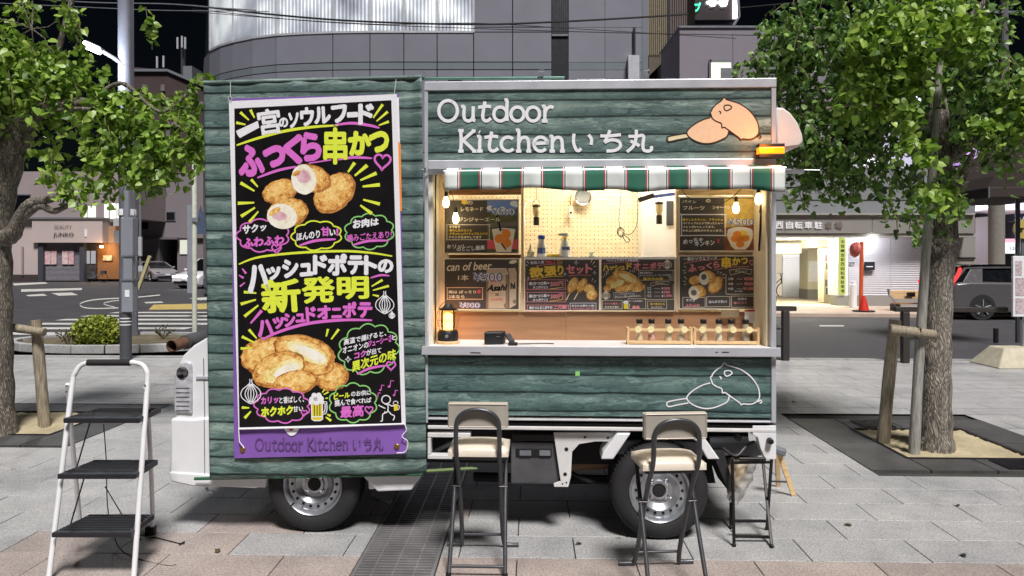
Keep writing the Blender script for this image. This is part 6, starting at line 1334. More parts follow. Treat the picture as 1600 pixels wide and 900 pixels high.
# ------------------------------------------------------------ bin stand with bag, small trestle
Yb = 3.98
t = thing('folding_bin_stand', 'black folding stand holding a clear rubbish bag beside the rear wheel', 'bin stand', G(1176, 850))
def Q(px, py, dy=0): return P(px, py, Yb+dy)
blk = mat('stand_black', (30, 30, 32), .4, .3)
for i, (a, c) in enumerate([((Q(1144, 715, 0)), G(1147, 854)), (Q(1142, 722, .3), G(1142, 826)), (Q(1206, 712, 0), G(1198, 828)), (Q(1192, 720, .28), G(1206, 856))]):
    b = B(); b.beam(a, c, .016, .012); b.build('leg', blk, t, bevel=.003); b = B(); b.ball(c+Vector((0, 0, .008)), .012, n=10, m=6); b.build('foot', blk, t, smooth=True)
for p_, q_ in [(Q(1146, 723, 0), Q(1204, 722, 0)), (Q(1147, 814, .05), Q(1196, 814, .05)), (Q(1149, 838, .0), Q(1202, 839, .0)), (Q(1144, 722, .28), Q(1192, 722, .28))]:
    b = B(); b.beam(p_, q_, .013, .013); b.build('cross_bar', blk, t)
b = B(); b.cyl(Q(1155, 717, -.01), Q(1196, 717, -.01), .010, n=14); b.build('roller', blk, t, smooth=True)
BAG = N('clear_bag'); 
_a = BAG('ShaderNodeBsdfTransparent'); _b = BAG('ShaderNodeBsdfPrincipled'); _b.inputs['Base Color'].default_value = lin((206, 204, 198)); _b.inputs['Roughness'].default_value = .18
_m = BAG('ShaderNodeMixShader'); _m.inputs[0].default_value = .5; BAG.l(_a.outputs[0], _m.inputs[1]); BAG.l(_b.outputs[0], _m.inputs[2]); BAG.l(_m.outputs[0], BAG.out.inputs[0])
def crumple(px0, px1, y0, y1, tip, m, nm, lab, cat_, dd=.12, amp=.012, bot=.3):
    b = B(); cx = (px0+px1)/2
    def f(u, v):
        a = 2*pi*u; s_ = 1-(1-bot)*v**2.2; X = cx+(tip-cx)*v**1.5+(px1-px0)/2*s_*cos(a); c = Q(X, y0+(y1-y0)*v+4*sin(a*3)*v); 
        k = amp*(sin(a*7+v*9)+sin(a*4-v*17)*.8+sin(v*31+a*2)*.4)
        return (c.x+k*cos(a), Yb+.12+(dd*s_)*sin(a)+k*sin(a)+.02, c.z)
    b.grid(f, 60, 34); 
    return b.build(nm, m, None, smooth=75, label=lab, cat=cat_)
crumple(1148, 1192, 722, 797, 1160, BAG.m, 'rubbish_bag', 'clear plastic rubbish bag hanging inside the black folding stand', 'bag', .11, .006, .28)
crumple(1150, 1182, 728, 783, 1153, mat('paper_rubbish', (222, 198, 156), .8, var=.08, scale=12), 'paper_rubbish', 'crumpled yellowish rubbish inside the clear bag', 'rubbish', .045, .002, .25)
Ys2 = 4.62
t = thing('wooden_trestle', 'small folding wooden trestle standing behind the rear corner of the truck', 'trestle', G(1232, 774))
g0 = G(1240, 775); Yg = g0.y
b = B(); b.beam(P(1217, 707, Yg), P(1240, 774, Yg), .03, .016); b.build('leg', M['wood_pale'], t, bevel=.003)
b = B(); b.beam(P(1214, 707, Yg+.1), P(1216, 760, Yg+.2), .03, .016); b.build('leg', M['wood_pale'], t, bevel=.003)
b = B(); b.beam(P(1205, 752, Yg), P(1232, 753, Yg), .01, .01); b.build('cross_bar', M['darkgrey'], t)
b = B(); b.beam(P(1205, 700, Yg-.02), P(1228, 708, Yg-.05), .06, .045); b.build('top_block', M['grey'], t, bevel=.01)
# ------------------------------------------------------------ background
def wrect(b, x0, y0, x1, y1, Y, dep=.2):        # box with the front outline in photo pixels at distance Y
    a = P(x0, y0, Y); c = P(x1, y1, Y); return b.box(a.x, c.x, Y, Y+dep, c.z, a.z)
def part(nm, m, par, x0, y0, x1, y1, Y, dep=.2, **k):
    b = B(); wrect(b, x0, y0, x1, y1, Y, dep); return b.build(nm, m, par, **k)
PNL = mat('facade_panel', (122, 124, 136), .45, var=.05, scale=.6, rand=.04); PNB = mat('facade_band', (112, 120, 128), .45, var=.06, scale=.6); DK = mat('dark_slot', (26, 28, 36), .5)
cb = thing('office_building', 'grey panelled office building with rounded left end and lit blinds behind the truck', 'building', (0, 28, 0))
plan = [(316, 40.0), (317.5, 33.5), (319, 31.6), (328, 30.5), (344, 29.8), (364, 29.3), (395, 28.75), (431, 28.4), (475, 28.2), (520, 28.07), (578, 28.0), (631, 28.0), (683, 28.0), (740, 28.0), (801, 28.0), (862, 28.0)]
planp = [((x-800)/F*y, y) for x, y in plan]
def wallseg(b, i, j, z0, z1, off=0, th=.15, g=.018):
    pts = planp[i:j+1]
    for n_, (p_, q_) in enumerate(zip(pts, pts[1:])):
        p_ = Vector(p_); q_ = Vector(q_); t_ = (q_-p_).normalized(); nn = Vector((-t_.y, t_.x))
        if n_ == 0: p_ = p_+t_*g
        if n_ == len(pts)-2: q_ = q_-t_*g
        o = -nn*off; a = [p_+o, q_+o, q_+o+nn*th, p_+o+nn*th]
        b.hexa([(v.x, v.y, z0+g) for v in a]+[(v.x, v.y, z1-g) for v in a])
cols_ = [(1, 3), (3, 5), (5, 7), (7, 9), (9, 10), (10, 11), (11, 12), (12, 13), (13, 14), (14, 15)]
ZW = 10.17
for c0, c1 in cols_:
    for z0, z1, m in [(.3, 2.9, PNL), (2.9, 5.6, PNL), (5.6, 8.74, PNL), (8.74, 9.03, PNB), (9.03, ZW, PNL)]+([(ZW, 10.36, PNL), (10.36, 13.0, PNL)] if c0 >= 13 else []):
        b = B(); wallseg(b, c0, c1, z0, z1); b.build('panel', m, cb)
b = B(); wallseg(b, 0, 15, 0, 13.2, -.16, .1, 0); b.build('backing_wall', DK, cb)
LITW = N('lit_room'); _e = LITW('ShaderNodeEmission'); LITW.l(LITW.ramp(LITW.noise(LITW.coord((.45, .45, .25)), 1.3, 3), [(.36, lin((120, 120, 128))), (.5, lin((190, 190, 196))), (.62, lin((255, 255, 250)))]), _e.inputs[0]); _e.inputs[1].default_value = 1.5; LITW.l(_e.outputs[0], LITW.out.inputs[0])
b = B(); wallseg(b, 3, 13, ZW+.05, 13, -.14, .01, 0); b.build('lit_room', LITW.m, cb)
def blm():
    n = N('blind_white'); a = n('ShaderNodeBsdfDiffuse'); a.inputs[0].default_value = lin((214, 214, 218)); t_ = n('ShaderNodeBsdfTranslucent'); t_.inputs[0].default_value = lin((236, 236, 240)); m = n('ShaderNodeMixShader'); m.inputs[0].default_value = .55
    n.l(a.outputs[0], m.inputs[1]); n.l(t_.outputs[0], m.inputs[2]); n.l(m.outputs[0], n.out.inputs[0]); return n.m
b = B()
for i in range(3, 13):
    p_, q_ = Vector(planp[i]), Vector(planp[i+1]); L = (q_-p_).length; n = max(1, int(L/.135)); t_ = (q_-p_).normalized(); nn = Vector((-t_.y, t_.x))
    for k in range(n):
        c = p_+(q_-p_)*(k+.5)/n+nn*.09; w_ = .088+.02*random.random(); a = random.uniform(.7, 1.0); d_ = (t_*cos(a)+nn*sin(a))*w_/2
        b.quad((c.x-d_.x, c.y-d_.y, ZW+.04), (c.x+d_.x, c.y+d_.y, ZW+.04), (c.x+d_.x, c.y+d_.y, 13), (c.x-d_.x, c.y-d_.y, 13))
b.build('vertical_blinds', blm(), cb, kind='stuff', fix=False)
for i in (3, 5, 7, 9, 10, 11, 12, 13):
    p_ = Vector(planp[i]); b = B(); b.box(p_.x-.035, p_.x+.035, p_.y-.02, p_.y+.1, ZW, 13); b.build('mullion', M['alu'], cb)
for i in range(3, 13):
    p_, q_ = planp[i], planp[i+1]; b = B(); b.quad((p_[0], p_[1]+.05, ZW), (q_[0], q_[1]+.05, ZW), (q_[0], q_[1]+.05, 13), (p_[0], p_[1]+.05, 13)); b.build('glass_pane', M['glass'], cb, fix=False)
b = B(); wallseg(b, 3, 13, ZW-.03, ZW+.05, .03, .15, 0); b.build('window_sill', M['alu'], cb)
Yb_ = 28.0
b = B(); b.prism([(P(x, y, Yb_).x, P(x, y, Yb_).z) for x, y in [(862, -40), (888, -40), (888, 55), (889, 90), (895, 125), (895, 380), (855, 380), (855, 125), (861, 90), (862, 55)]], Yb_+.05, Yb_+.3); b.build('dark_slot', DK, cb)
b = B()
for k in range(8): wrect(b, 863.5+3*k, -40, 865+3*k, 52, Yb_+.02, .04)
b.build('slot_ribs', M['darkgrey'], cb, kind='stuff'); part('slot_bar', M['grey'], cb, 862, 53, 888, 56, Yb_-.02, .08)
for x0, x1 in [(888.6, 945), (945.6, 1003)]:
    for y0, y1, m in [(-60, 42.5, PNL), (43.1, 97, PNL), (97.6, 109, PNB), (109.6, 200, PNL), (200.6, 300, PNL), (300.6, 400, PNL)]: part('panel', m, cb, x0, y0, x1, y1, Yb_, .15)
part('panel', PNB, cb, 1003.5, -60, 1013, 400, Yb_+.1, .15); part('backing_wall', DK, cb, 862, -60, 1013, 460, Yb_+.31, .2)
part('white_box', M['alu'], cb, 982, 86, 999, 128, Yb_-.35, .3); b = B(); b.tube([P(991, 43, Yb_-.1), P(991, 86, Yb_-.1)], .05, 6); b.build('conduit', DK, cb)
part('side_wall', DK, cb, 320, 90, 1013, 100, 38, 6)
# corrugated tower
ct = thing('corrugated_building', 'tan and brown corrugated metal building between the office block and the neon sign', 'building', (6.2, 29, 0))
def corr(x0, x1, y0, y1, Y, c, nm, n, par):
    b = B(); a = P(x0, y0, Y); e = P(x1, y1, Y); w_ = (e.x-a.x)/n; pts = []
    for i in range(n): pts += [(a.x+w_*i, Y), (a.x+w_*(i+.35), Y), (a.x+w_*(i+.45), Y+.06), (a.x+w_*(i+.9), Y+.06)]
    pts.append((e.x, Y)); poly = pts+[(e.x, Y+.3), (a.x, Y+.3)]; b.prism(poly, e.z, a.z, 'z'); return b.build(nm, c, par)
corr(1013, 1043, -60, 86, 29, mat('tan_cladding', (128, 118, 98), .6), 'cladding', 10, ct); corr(1047.5, 1086, -60, 75, 29.4, mat('brown_cladding', (96, 86, 82), .6), 'cladding', 11, ct)
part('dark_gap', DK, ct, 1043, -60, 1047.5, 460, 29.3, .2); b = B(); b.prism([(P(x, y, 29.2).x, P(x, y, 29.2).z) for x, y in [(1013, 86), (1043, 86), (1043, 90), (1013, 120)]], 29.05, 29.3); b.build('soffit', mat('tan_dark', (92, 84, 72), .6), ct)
part('lower_wall', DK, ct, 1013, 86, 1086, 460, 29.8, .3); b = B(); b.tube([P(1050, 70, 28.6), P(1050, 130, 28.6)], .12, 8); b.box(P(1044, 0, 28.6).x, P(1058, 0, 28.6).x, 28.5, 28.8, P(0, 76, 28.6).z, P(0, 72, 28.6).z); b.build('downpipe', M['darkgrey'], ct)
# mauve low building
mv = thing('flat_roofed_building', 'mauve rendered flat roofed building with a lit window behind the right tree', 'building', (9, 24, 0))
MV = mat('mauve_render', (130, 125, 136), .8, var=.06, scale=1)
part('wall', MV, mv, 1062, 43, 1300, 260, 24, 3); part('roof_cap', M['grey'], mv, 1061, 40, 1301, 43, 23.95, 3.1)
b = B()
for x in (1145, 1235): wrect(b, x, 52, x+.5, 255, 23.99, .02)
b.build('wall_joint', DK, mv, kind='stuff')
part('window', glow('lit_window_warm', (250, 250, 226), 1.4), mv, 1112, 98, 1142, 135, 23.97, .02); part('window_frame', M['grey'], mv, 1109, 93, 1142, 96.5, 23.9, .1); part('window_frame', M['grey'], mv, 1108.5, 93, 1111.5, 135, 23.9, .1); part('shutter_box', M['grey'], mv, 1126, 106, 1142, 135, 23.93, .04)
ns = thing('neon_sign', 'dark roof sign box with white and green lit characters', 'sign', P(1120, 38, 26))
part('box', mat('sign_box', (38, 26, 32), .5), ns, 1086, -60, 1154, 31, 26, 1.2); part('bottom_edge', DK, ns, 1086, 31.5, 1152, 38, 26.1, 1)
pn = Print(ns, 25.97, to=lambda x, y, d: P(x, y, d), step=.01)
pn.text('弱', 1103, -22, 1138, 10, glow('neon_white', (255, 255, 255), 5), .03); pn.text('プ', 1085.5, 4, 1095, 18, glow('neon_green', (60, 240, 160), 3), .03); part('edge_lamp', glow('edge_lamp', (250, 246, 255), 3.5), ns, 1146, -60, 1152, 28, 25.9, .1)
b = B(); b.tube([P(1152, -20, 25.8), P(1155, 26, 25.8), P(1146, 40, 25.8)], .05, 6); b.build('bracket', M['grey'], ns)
# overhead wires
def wire(pts, Y, r, lab, m=M['black']):
    b = B(); b.tube(cat_rom([P(x, y, Y) for x, y in pts], 8), r, 5); b.build('overhead_wire', m, label=lab, cat='wire', group='overhead wires')
wire([(300, 8), (420, 22), (560, 33), (740, 38), (870, 34), (1000, 27), (1075, 22)], 20, .028, 'thick black overhead cable crossing the lit blinds of the office building')
wire([(300, 14), (500, 34), (760, 45), (1000, 52), (1240, 56)], 20, .012, 'thin upper overhead wire below the thick cable')
wire([(300, 18), (450, 30), (600, 38), (740, 36), (900, 45), (1150, 60)], 20.3, .01, 'thin lower overhead wire sagging before the office building')
wire([(-60, -10), (130, 3), (260, 6), (340, 12), (400, 16)], 19, .016, 'grey overhead wire over the left tree, upper one', M['grey'])
wire([(-60, 2), (150, 12), (250, 16), (330, 17), (420, 18)], 19.4, .012, 'grey overhead wire over the left tree, lower one', M['grey'])
wire([(1155, 12), (1220, 6), (1400, -10)], 30, .02, 'faint overhead wire right of the neon sign')
# far tower block, left
tb_ = thing('tower_block', 'tall dark brick apartment block far behind the left tree', 'building', P(260, 430, 90))
TBM = mat('dark_brick', (66, 52, 54), .8, var=.1, scale=.5)
b = B(); b.prism([(P(x, y, 90).x, P(x, y, 90).z) for x, y in [(200, 110), (212, 105), (262, 110), (300, 127), (318, 134), (318, 436), (200, 436)]], 90, 100); b.build('wall', TBM, tb_)
for y in (149, 186, 222, 258): b = B(); a, c = P(200, y-4, 89.9), P(318, y+14, 89.9); b.beam(P(205, y, 89.8), P(318, y+14, 89.8), .3, .5); b.build('floor_band', mat('band_%d' % y, (130, 118, 116), .8), tb_)
b = B(); b.beam(P(200, 110, 89.8), P(262, 110, 89.8), .3, .3); b.beam(P(262, 110, 89.8), P(318, 134, 89.8), .3, .3); b.build('parapet', M['grey'], tb_)
for x, y in [(254, 137), (258, 172), (299, 178), (299, 208), (262, 208), (225, 137), (225, 172)]: part('window', mat('win_dim', (118, 112, 116), .3), tb_, x-3, y-5, x+3, y+5, 89.7, .2)
for x, h in [(277, 58), (284, 56), (289, 58), (245, 88), (255, 87)]: part('antenna', M['alu'], tb_, x-1.2, h, x+1.2, h+18, 91, .2)
b = B(); b.tube([P(286, 70, 92), P(286, 128, 92)], .3, 6); b.build('mast', M['darkgrey'], tb_); part('roof_room', M['grey'], tb_, 286, 103, 300, 124, 91, 3)
# corner shop building, left
js = thing('corner_shop', 'two storey mauve corner building with a closed shutter and a shop name band', 'building', G(90, 440, RZ))
YJ = 52.0; JM = mat('mauve_plaster', (148, 136, 138), .8, var=.08, scale=.3); JP = mat('pale_plaster', (184, 170, 168), .8, var=.08, scale=.3)
part('upper_wall', JM, js, 5, 268, 208, 341, YJ+1, 6); part('shop_wall', JP, js, 12, 341, 60, 431, YJ+.3, 3); part('plinth', mat('dark_plinth', (58, 50, 50), .9), js, 12, 429, 60, 441.5, YJ+.25, 1)
part('fascia', JP, js, 50, 341, 160, 379, YJ, 1.5); part('fascia_strip', M['white'], js, 132, 358, 135, 370, YJ-.05, .1); part('parapet', M['grey'], js, 12, 339.5, 160, 342, YJ-.1, 2)
part('side_post', mat('post_dark', (62, 64, 74), .6), js, 59, 379.5, 67, 441, YJ+.2, .5); part('side_post', mat('post_dark2', (62, 64, 74), .6), js, 124, 379.5, 131, 441, YJ+.2, .5)
def shutter(par, x0, y0, x1, y1, Y, m, n, nm='shutter'):
    b = B(); a = P(x0, y0, Y); c = P(x1, y1, Y); h = (a.z-c.z)/n
    for i in range(n):
        z = c.z+h*i; b.hexa([(a.x, Y, z), (c.x, Y, z), (c.x, Y+.05, z), (a.x, Y+.05, z), (a.x, Y+.045, z+h*.9), (c.x, Y+.045, z+h*.9), (c.x, Y+.05, z+h*.9), (a.x, Y+.05, z+h*.9)])
    b.box(a.x, c.x, Y+.05, Y+.08, c.z, a.z); return b.build(nm, m, par, kind='stuff')
shutter(js, 67, 380, 124, 438, YJ+.5, mat('shutter_grey', (118, 116, 124), .5), 30); part('door', mat('door_dark', (60, 58, 64), .5), js, 131, 381, 150, 436, YJ+.6, .2); part('door_pane', glow('door_lit', (200, 196, 200), .5), js, 133, 392, 140, 412, YJ+.55, .04); part('door_pane', glow('door_lit2', (200, 196, 200), .5), js, 142, 392, 149, 412, YJ+.55, .04)
part('timber_front', wood('lit_timber', (112, 76, 46), (150, 106, 66), 0), js, 150, 380, 186, 436, YJ+.8, .3); part('timber_front', wood('lit_timber2', (120, 96, 80), (170, 140, 116), 0), js, 161, 353, 186, 379.5, YJ+.8, .3)
part('picture_sign', mat('picture_sign', (196, 186, 160), .5, var=.4, scale=4), js, 161, 399, 175, 407, YJ+.7, .06); part('wall_lamp', glow('wall_lamp', (255, 226, 170), 14), js, 156, 384, 160, 387, YJ+.3, .1)
light('shop_lamp', P(160, 391, YJ-.2), 55, (255, 200, 130), .1); part('round_sign', M['grey'], js, 178, 360, 186, 380, YJ+.2, .1)
for x0, x1 in [(70, 79), (80, 88), (97, 106), (107, 115)]: part('poster', mat('poster_%d' % x0, (196, 130, 140), .6, var=.6, scale=5, c2=(214, 206, 206)), js, x0, 392, x1, 413, YJ+.42, .04)
for x0, y0, x1, y1, e in [(163, 316, 169, 340, 1.3), (172, 318, 180, 343, 1.5), (182, 318, 188, 345, 1.0), (138, 322, 149, 340, 1.2), (128, 322, 136, 340, .9)]: part('window', glow('win_%d' % x0, (240, 240, 226), e), js, x0, y0, x1, y1, YJ+.95, .03)
part('window', M['darkglass'], js, 15, 305, 45, 338, YJ+.9, .05); part('window_frame', M['grey'], js, 14, 303, 46, 305, YJ+.85, .15); part('window_frame', M['grey'], js, 162, 342, 190, 347, YJ+.85, .15); part('air_conditioner', M['alu'], js, 177, 341, 187, 353, YJ+.3, .5)
pj = Print(js, YJ-.02, to=lambda x, y, d: P(x, y, d), step=.01); pj.text('JUNKO', 83, 363.5, 115, 371, 'grey', .012); pj.text('BEAUTY', 85, 352, 112, 357, 'stone', .0)
b = B(); b.tube([P(35, 385, YJ+.2), P(35, 430, YJ+.2)], .07, 6); b.build('downpipe', JM, js)
# bicycle by the shop
def bicycle(nm, x, y, Y, s, label, ang=0.0):
    o = P(x, y, Y); o.z = RZ if Y > 20 else 0; t = thing(nm, label, 'bicycle', o); O_ = Vector((o.x, Y, o.z))
    for dx in (-.5, .5):
        b = B(); b.tube([O_+Vector((dx*s+.32*s*cos(a), 0, .33*s+.32*s*sin(a))) for a in [i*pi/9 for i in range(18)]], .02*s, 6, closed=True); b.build('wheel', M['rubber'], t); 
    q = lambda a, c, nm_: B().beam(O_+Vector((a[0]*s, 0, a[1]*s)), O_+Vector((c[0]*s, 0, c[1]*s)), .035*s, .035*s).build(nm_, M['grey'], t)
    q((-.5, .33), (-.15, .35), 'chain_stay'); q((-.15, .35), (-.25, .85), 'seat_tube'); q((-.15, .35), (.38, .8), 'down_tube'); q((.5, .33), (.34, .95), 'fork')
    B().box(O_.x-.38*s, O_.x-.14*s, Y-.06, Y+.06, O_.z+.86*s, O_.z+.91*s).build('saddle', M['black'], t); B().beam(O_+Vector((.34*s, -.25, .97*s)), O_+Vector((.3*s, .25, .99*s)), .03, .03).build('handlebar', M['chrome'], t)
    B().box(O_.x+.4*s, O_.x+.68*s, Y-.14, Y+.14, O_.z+.62*s, O_.z+.84*s).build('basket', M['darkgrey'], t)
bicycle('bicycle', 150, 437, YJ-1.2, .98, 'bicycle parked in front of the corner shop door')
# grey block behind the cars
gb = thing('grey_building', 'grey rendered building with a dark garage opening behind the white car', 'building', G(262, 437, RZ)); GY = 58.0; GM = mat('grey_render', (122, 116, 120), .8, var=.07, scale=.25)
part('wall', GM, gb, 208.5, 272, 249, 437, GY, 8); part('wall', GM, gb, 249, 272, 340, 372, GY, 8); part('wall', GM, gb, 277, 372, 340, 437, GY+.3, 6); part('garage', DK, gb, 249, 372, 277, 437, GY+2, 1)
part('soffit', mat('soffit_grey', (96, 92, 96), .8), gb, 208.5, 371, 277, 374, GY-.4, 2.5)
for a in [(222, 313, 231, 358), (318, 350, 340, 400)]: part('window', M['darkglass'], gb, *a, GY-.05, .06)
b = B(); wrect(b, 258, 330, 274, 345, GY-.08, .06); b.build('window', M['grey'], gb); part('window_pane', M['darkglass'], gb, 260, 331.5, 272.5, 343, GY-.12, .03); part('window', glow('garage_lit', (216, 216, 200), .8), gb, 281, 375, 292, 397, GY+.2, .05)
# ------------------------------------------------------------ street poles
t = thing('street_lamp', 'tall grey steel pole with a lit lamp head on a slanted arm', 'street lamp', G(201, 531)); Y = G(201, 531).y
b = B(); b.tube([G(201, 531), P(201, 400, Y), P(199, 290, Y), P(197, 120, Y), P(196, -60, Y)], [.165, .16, .15, .14, .135], 20); b.build('pole', mat('pole_steel', (136, 138, 150), .35, .5, var=.1, scale=4), t, smooth=True)
b = B(); b.tube([P(195, 103, Y-.1), P(178, 91, Y-.15), P(158, 79, Y-.2)], .04, 8); b.build('arm', M['darkgrey'], t, smooth=True)
b = B(); b.beam(P(162, 79, Y-.2), P(134, 66, Y-.25), .24, .07); hd = b.build('lamp_head', M['darkgrey'], t, bevel=.04)
c = P(145, 74, Y-.22); b = B(); b.beam(P(157, 80.5, Y-.26), P(131, 69, Y-.32), .2, .11); b.build('lamp_lens', glow('lamp_lens', (244, 250, 255), 14), t, bevel=.03)
light('street_light', P(138, 92, Y-.7), 130, (236, 244, 255), .15, parent=t)
for y0, y1, dx in [(326, 338, 0)]: b = B(); b.lathe((P(199, 332, Y).x, Y, P(199, 332, Y).z), [(.165, -.06), (.165, .06)], 16); b.build('label_band', M['white'], t)
t = thing('cabinet_post', 'grey post with three metal boxes stacked up it, in front of the tall lamp pole', 'post', G(196, 562)); Y = G(196, 562).y
b = B(); b.tube([G(196.5, 562), P(196.5, 488, Y)], .083, 14); b.build('sleeve', mat('sleeve_dark', (70, 72, 78), .6), t, smooth=True)
for k in range(3): b = B(); c = P(196.5, 497+5*k, Y); b.lathe(c, [(.085, -.008), (.085, .008)], 14, 'z', pi, 2*pi); b.build('reflector_band', M['white'], t)
BXM = mat('box_grey', (142, 146, 156), .45, .2, var=.08, scale=3)
for x0, y0, x1, y1, d in [(189.5, 437, 207, 488, .16), (192, 400, 206, 437, .12), (188.5, 340, 207, 399.5, .18)]: part('cabinet', BXM, t, x0, y0, x1, y1, Y-.1, d, bevel=.01)
for y in (399.8, 437.3): part('ledge', M['grey'], t, 188, y-.8, 208, y+.8, Y-.12, .2)
part('sticker', M['white'], t, 195, 453, 202, 464, Y-.105, .004); b = B(); b.tube([P(198, 340, Y), P(198, 285, Y)], .05, 10); b.build('upper_post', BXM, t)
Y = G(304, 525).y; b = B(); b.tube([G(304, 525), P(304, 226, Y)], .048, 12); tp = b.build('white_post', mat('cream_post', (196, 200, 188), .4), smooth=True, label='thin cream coloured post left of the green banner', cat='post'); part('post_clamp', M['grey'], tp, 299, 340, 309, 346, Y-.08, .16)
Y = 17; t = thing('sign_post', 'grey flat post behind the cream post, with a triangular sign seen from behind', 'sign', P(297, 457, 20)); part('post', BXM, t, 292.5, 320, 301, 458, 20, .14); b = B(); b.prism([(P(x, y, 19.9).x, P(x, y, 19.9).z) for x, y in [(303, 366), (314, 322), (327, 366)]], 19.85, 19.9); b.build('sign_plate', mat('plate_blueish', (96, 108, 136), .35, .4), t)
Y = 30; b = B(); b.beam(P(216, 452, Y), P(234.5, 400, Y), .12, .12); b.build('guy_guard', mat('guy_yellow', (176, 170, 128), .6), label='pale yellow slanted guard tube on a guy wire beside the pole', cat='guard tube')
Y = 32; b = B(); b.tube([P(219, 290, Y), P(219, 420, Y)], .05, 8); tpb = b.build('thin_post', M['grey'], label='thin grey post carrying a bundle of small boxes left of the cars', cat='post'); part('small_box', M['alu'], tpb, 216, 415, 222.5, 424, Y-.1, .1); part('small_box', M['alu'], tpb, 216, 370, 221, 400, Y-.1, .1)
# ------------------------------------------------------------ cars
def car(nm, label, loc, ang, paint, L=4.4, Wd=1.8, H=1.6, van=0, lamps=True, lit=False, tail=False):
    t = thing(nm, label, 'car', loc); t.rotation_euler = (0, 0, ang); ORG[t.name] = Vector((0, 0, 0)); h = L/2; w2 = Wd/2; g = .18
    side = [(-h, .42), (-h+.02, .75), (-h+.12, .98), (-h+.5, 1.02), (h-1.15, .98), (h-.3, .78), (h-.03, .62), (h, .40), (h-.1, g+.02), (-h+.1, g+.02)]
    b = B(); n = len(side)
    for s, k in ((0, 1),):
        rows = []
        for yy, ins in ((-w2, .06), (-w2+.10, 0), (w2-.10, 0), (w2, .06)):
            rows.append([(x*(1-ins*.6), yy, z if z < .5 else z-ins*.6) for x, z in side])
        vs = [p for r in rows for p in r]; fs = [tuple(range(n))[::-1], tuple(3*n+i for i in range(n))]
        for r in range(3):
            for i in range(n): j = (i+1) % n; fs.append((r*n+i, r*n+j, (r+1)*n+j, (r+1)*n+i))
        b.add(vs, fs)
    b.build('body', paint, t, smooth=32, bevel=.03)
    gh = [(-h+.10, .98), (-h+.38, H-.24), (-h+.62, H-.08), (-h+.95, H-.03), (.1, H), (h-1.9, H-.06), (h-1.0, .97)]
    def cab_(inset, z_, name, m, keep):
        b = B(); n = len(gh); lo = [(x, w2-.07 if z < 1.0 else w2-.24, z) for x, z in gh]
        vs = [(x*(1), -y-inset, z+z_) for x, y, z in lo]+[(x, y+inset, z+z_) for x, y, z in lo]
        b.add(vs, [tuple(range(n)), tuple(range(n, 2*n))[::-1]]+[(i, i+n, (i+1) % n+n, (i+1) % n) for i in range(n)]); return b.build(name, m, t, smooth=20, bevel=.02)
    cab_(0, 0, 'greenhouse', M['darkglass'], 0)
    b = B(); b.grid(lambda u, v: (-h+.5+(h-1.9+h-.5)*u, (v-.5)*2*(w2-.25), H-.045+.06*sin(pi*min(1, max(0, u*.9+.08)))**.5), 12, 6); o = b.build('roof_panel', M['darkglass'] if tail else paint, t, smooth=60); md = o.modifiers.new('s', 'SOLIDIFY'); md.thickness = .03  # hatchback roof: its dark reflection is put into the colour
    if tail:
        for s in (-1, 1): b = B(); b.hexa([(-h+.34, s*(w2-.09), .97), (-h+.86, s*(w2-.075), .97), (-h+.86, s*(w2-.045), .97), (-h+.34, s*(w2-.06), .97), (-h+.66, s*(w2-.25), H-.07), (-h+.95, s*(w2-.25), H-.05), (-h+.95, s*(w2-.21), H-.05), (-h+.66, s*(w2-.21), H-.07)]); b.build('rear_quarter', paint, t, bevel=.02)
    for s in (-1, 1):
        for (xa, za), (xb, zb) in [((-h+.1, .98), (-h+.5, H-.1)), ((h-1.0, .97), (h-1.92, H-.05)), ((-.25, .98), (-.3, H-.03)), ((-h+.5, H-.09), (h-1.9, H-.06))]:
            ya = w2-.06 if za < 1.0 else w2-.22; yb2 = w2-.06 if zb < 1.0 else w2-.22
            b = B(); b.beam((xa, s*ya, za), (xb, s*yb2, zb), .07, .05); b.build('pillar', paint, t, bevel=.012)
        for xw in (-h+.82, h-.85):
            b = B(); b.lathe((xw, s*(w2+.005), .33), [(.0, -s*.0), (.33, 0), (.34, -s*.03), (.34, -s*.2), (0, -s*.2)], 28, 'y'); wo_ = b.build('wheel', M['rubber'], t, smooth=35)
            b = B(); b.lathe((xw, s*(w2+.012), .33), [(0, 0), (.05, s*.004), (.06, -s*.01), (.21, -s*.012), (.225, s*.003), (.235, 0)], 28, 'y'); b.build('rim', M['black'], wo_, smooth=30)
            b = B()
            for k in range(5): a = 2*pi*k/5+.3; b.beam((xw+.04*cos(a), s*(w2+.02), .33+.04*sin(a)), (xw+.215*cos(a), s*(w2+.016), .33+.215*sin(a)), .012, .06, (0, 1, 0))
            b.build('spokes', M['alu'], wo_)
            b = B(); b.lathe((xw, s*(w2-.015), .33), [(.345, 0), (.40, 0), (.40, s*.022), (.345, s*.022), (.345, 0)], 24, 'y', -.05, pi+.05); b.build('arch_trim', M['black'] if not tail else paint, t)
        b = B(); b.box(h-.32, h-.04, s*(w2-.36), s*(w2-.08), .64, .70); b.build('headlight', glow(nm+'_hl%d' % s, (250, 250, 255), 7) if lit else M['chrome'], t, bevel=.02)
        if tail:
            b = B(); b.tube(cat_rom([(-h+.36, s*(w2-.2), 1.36), (-h+.24, s*(w2-.10), 1.18), (-h+.05, s*(w2-.04), .98), (-h+.0, s*(w2-.3), .92)], 5), .045, 8); b.build('tail_lamp', glow(nm+'_tl%d' % s, (255, 60, 60), 1.4), t, smooth=True)
        else: b = B(); b.box(-h-.01, -h+.1, s*(w2-.35), s*(w2-.05), .72, .86); b.build('tail_lamp', M['red'], t, bevel=.02)
        b = B(); b.ball((h-1.15, s*(w2+.07), 1.03), .08, .10, .06, 10, 6); b.build('mirror', paint, t, smooth=True)
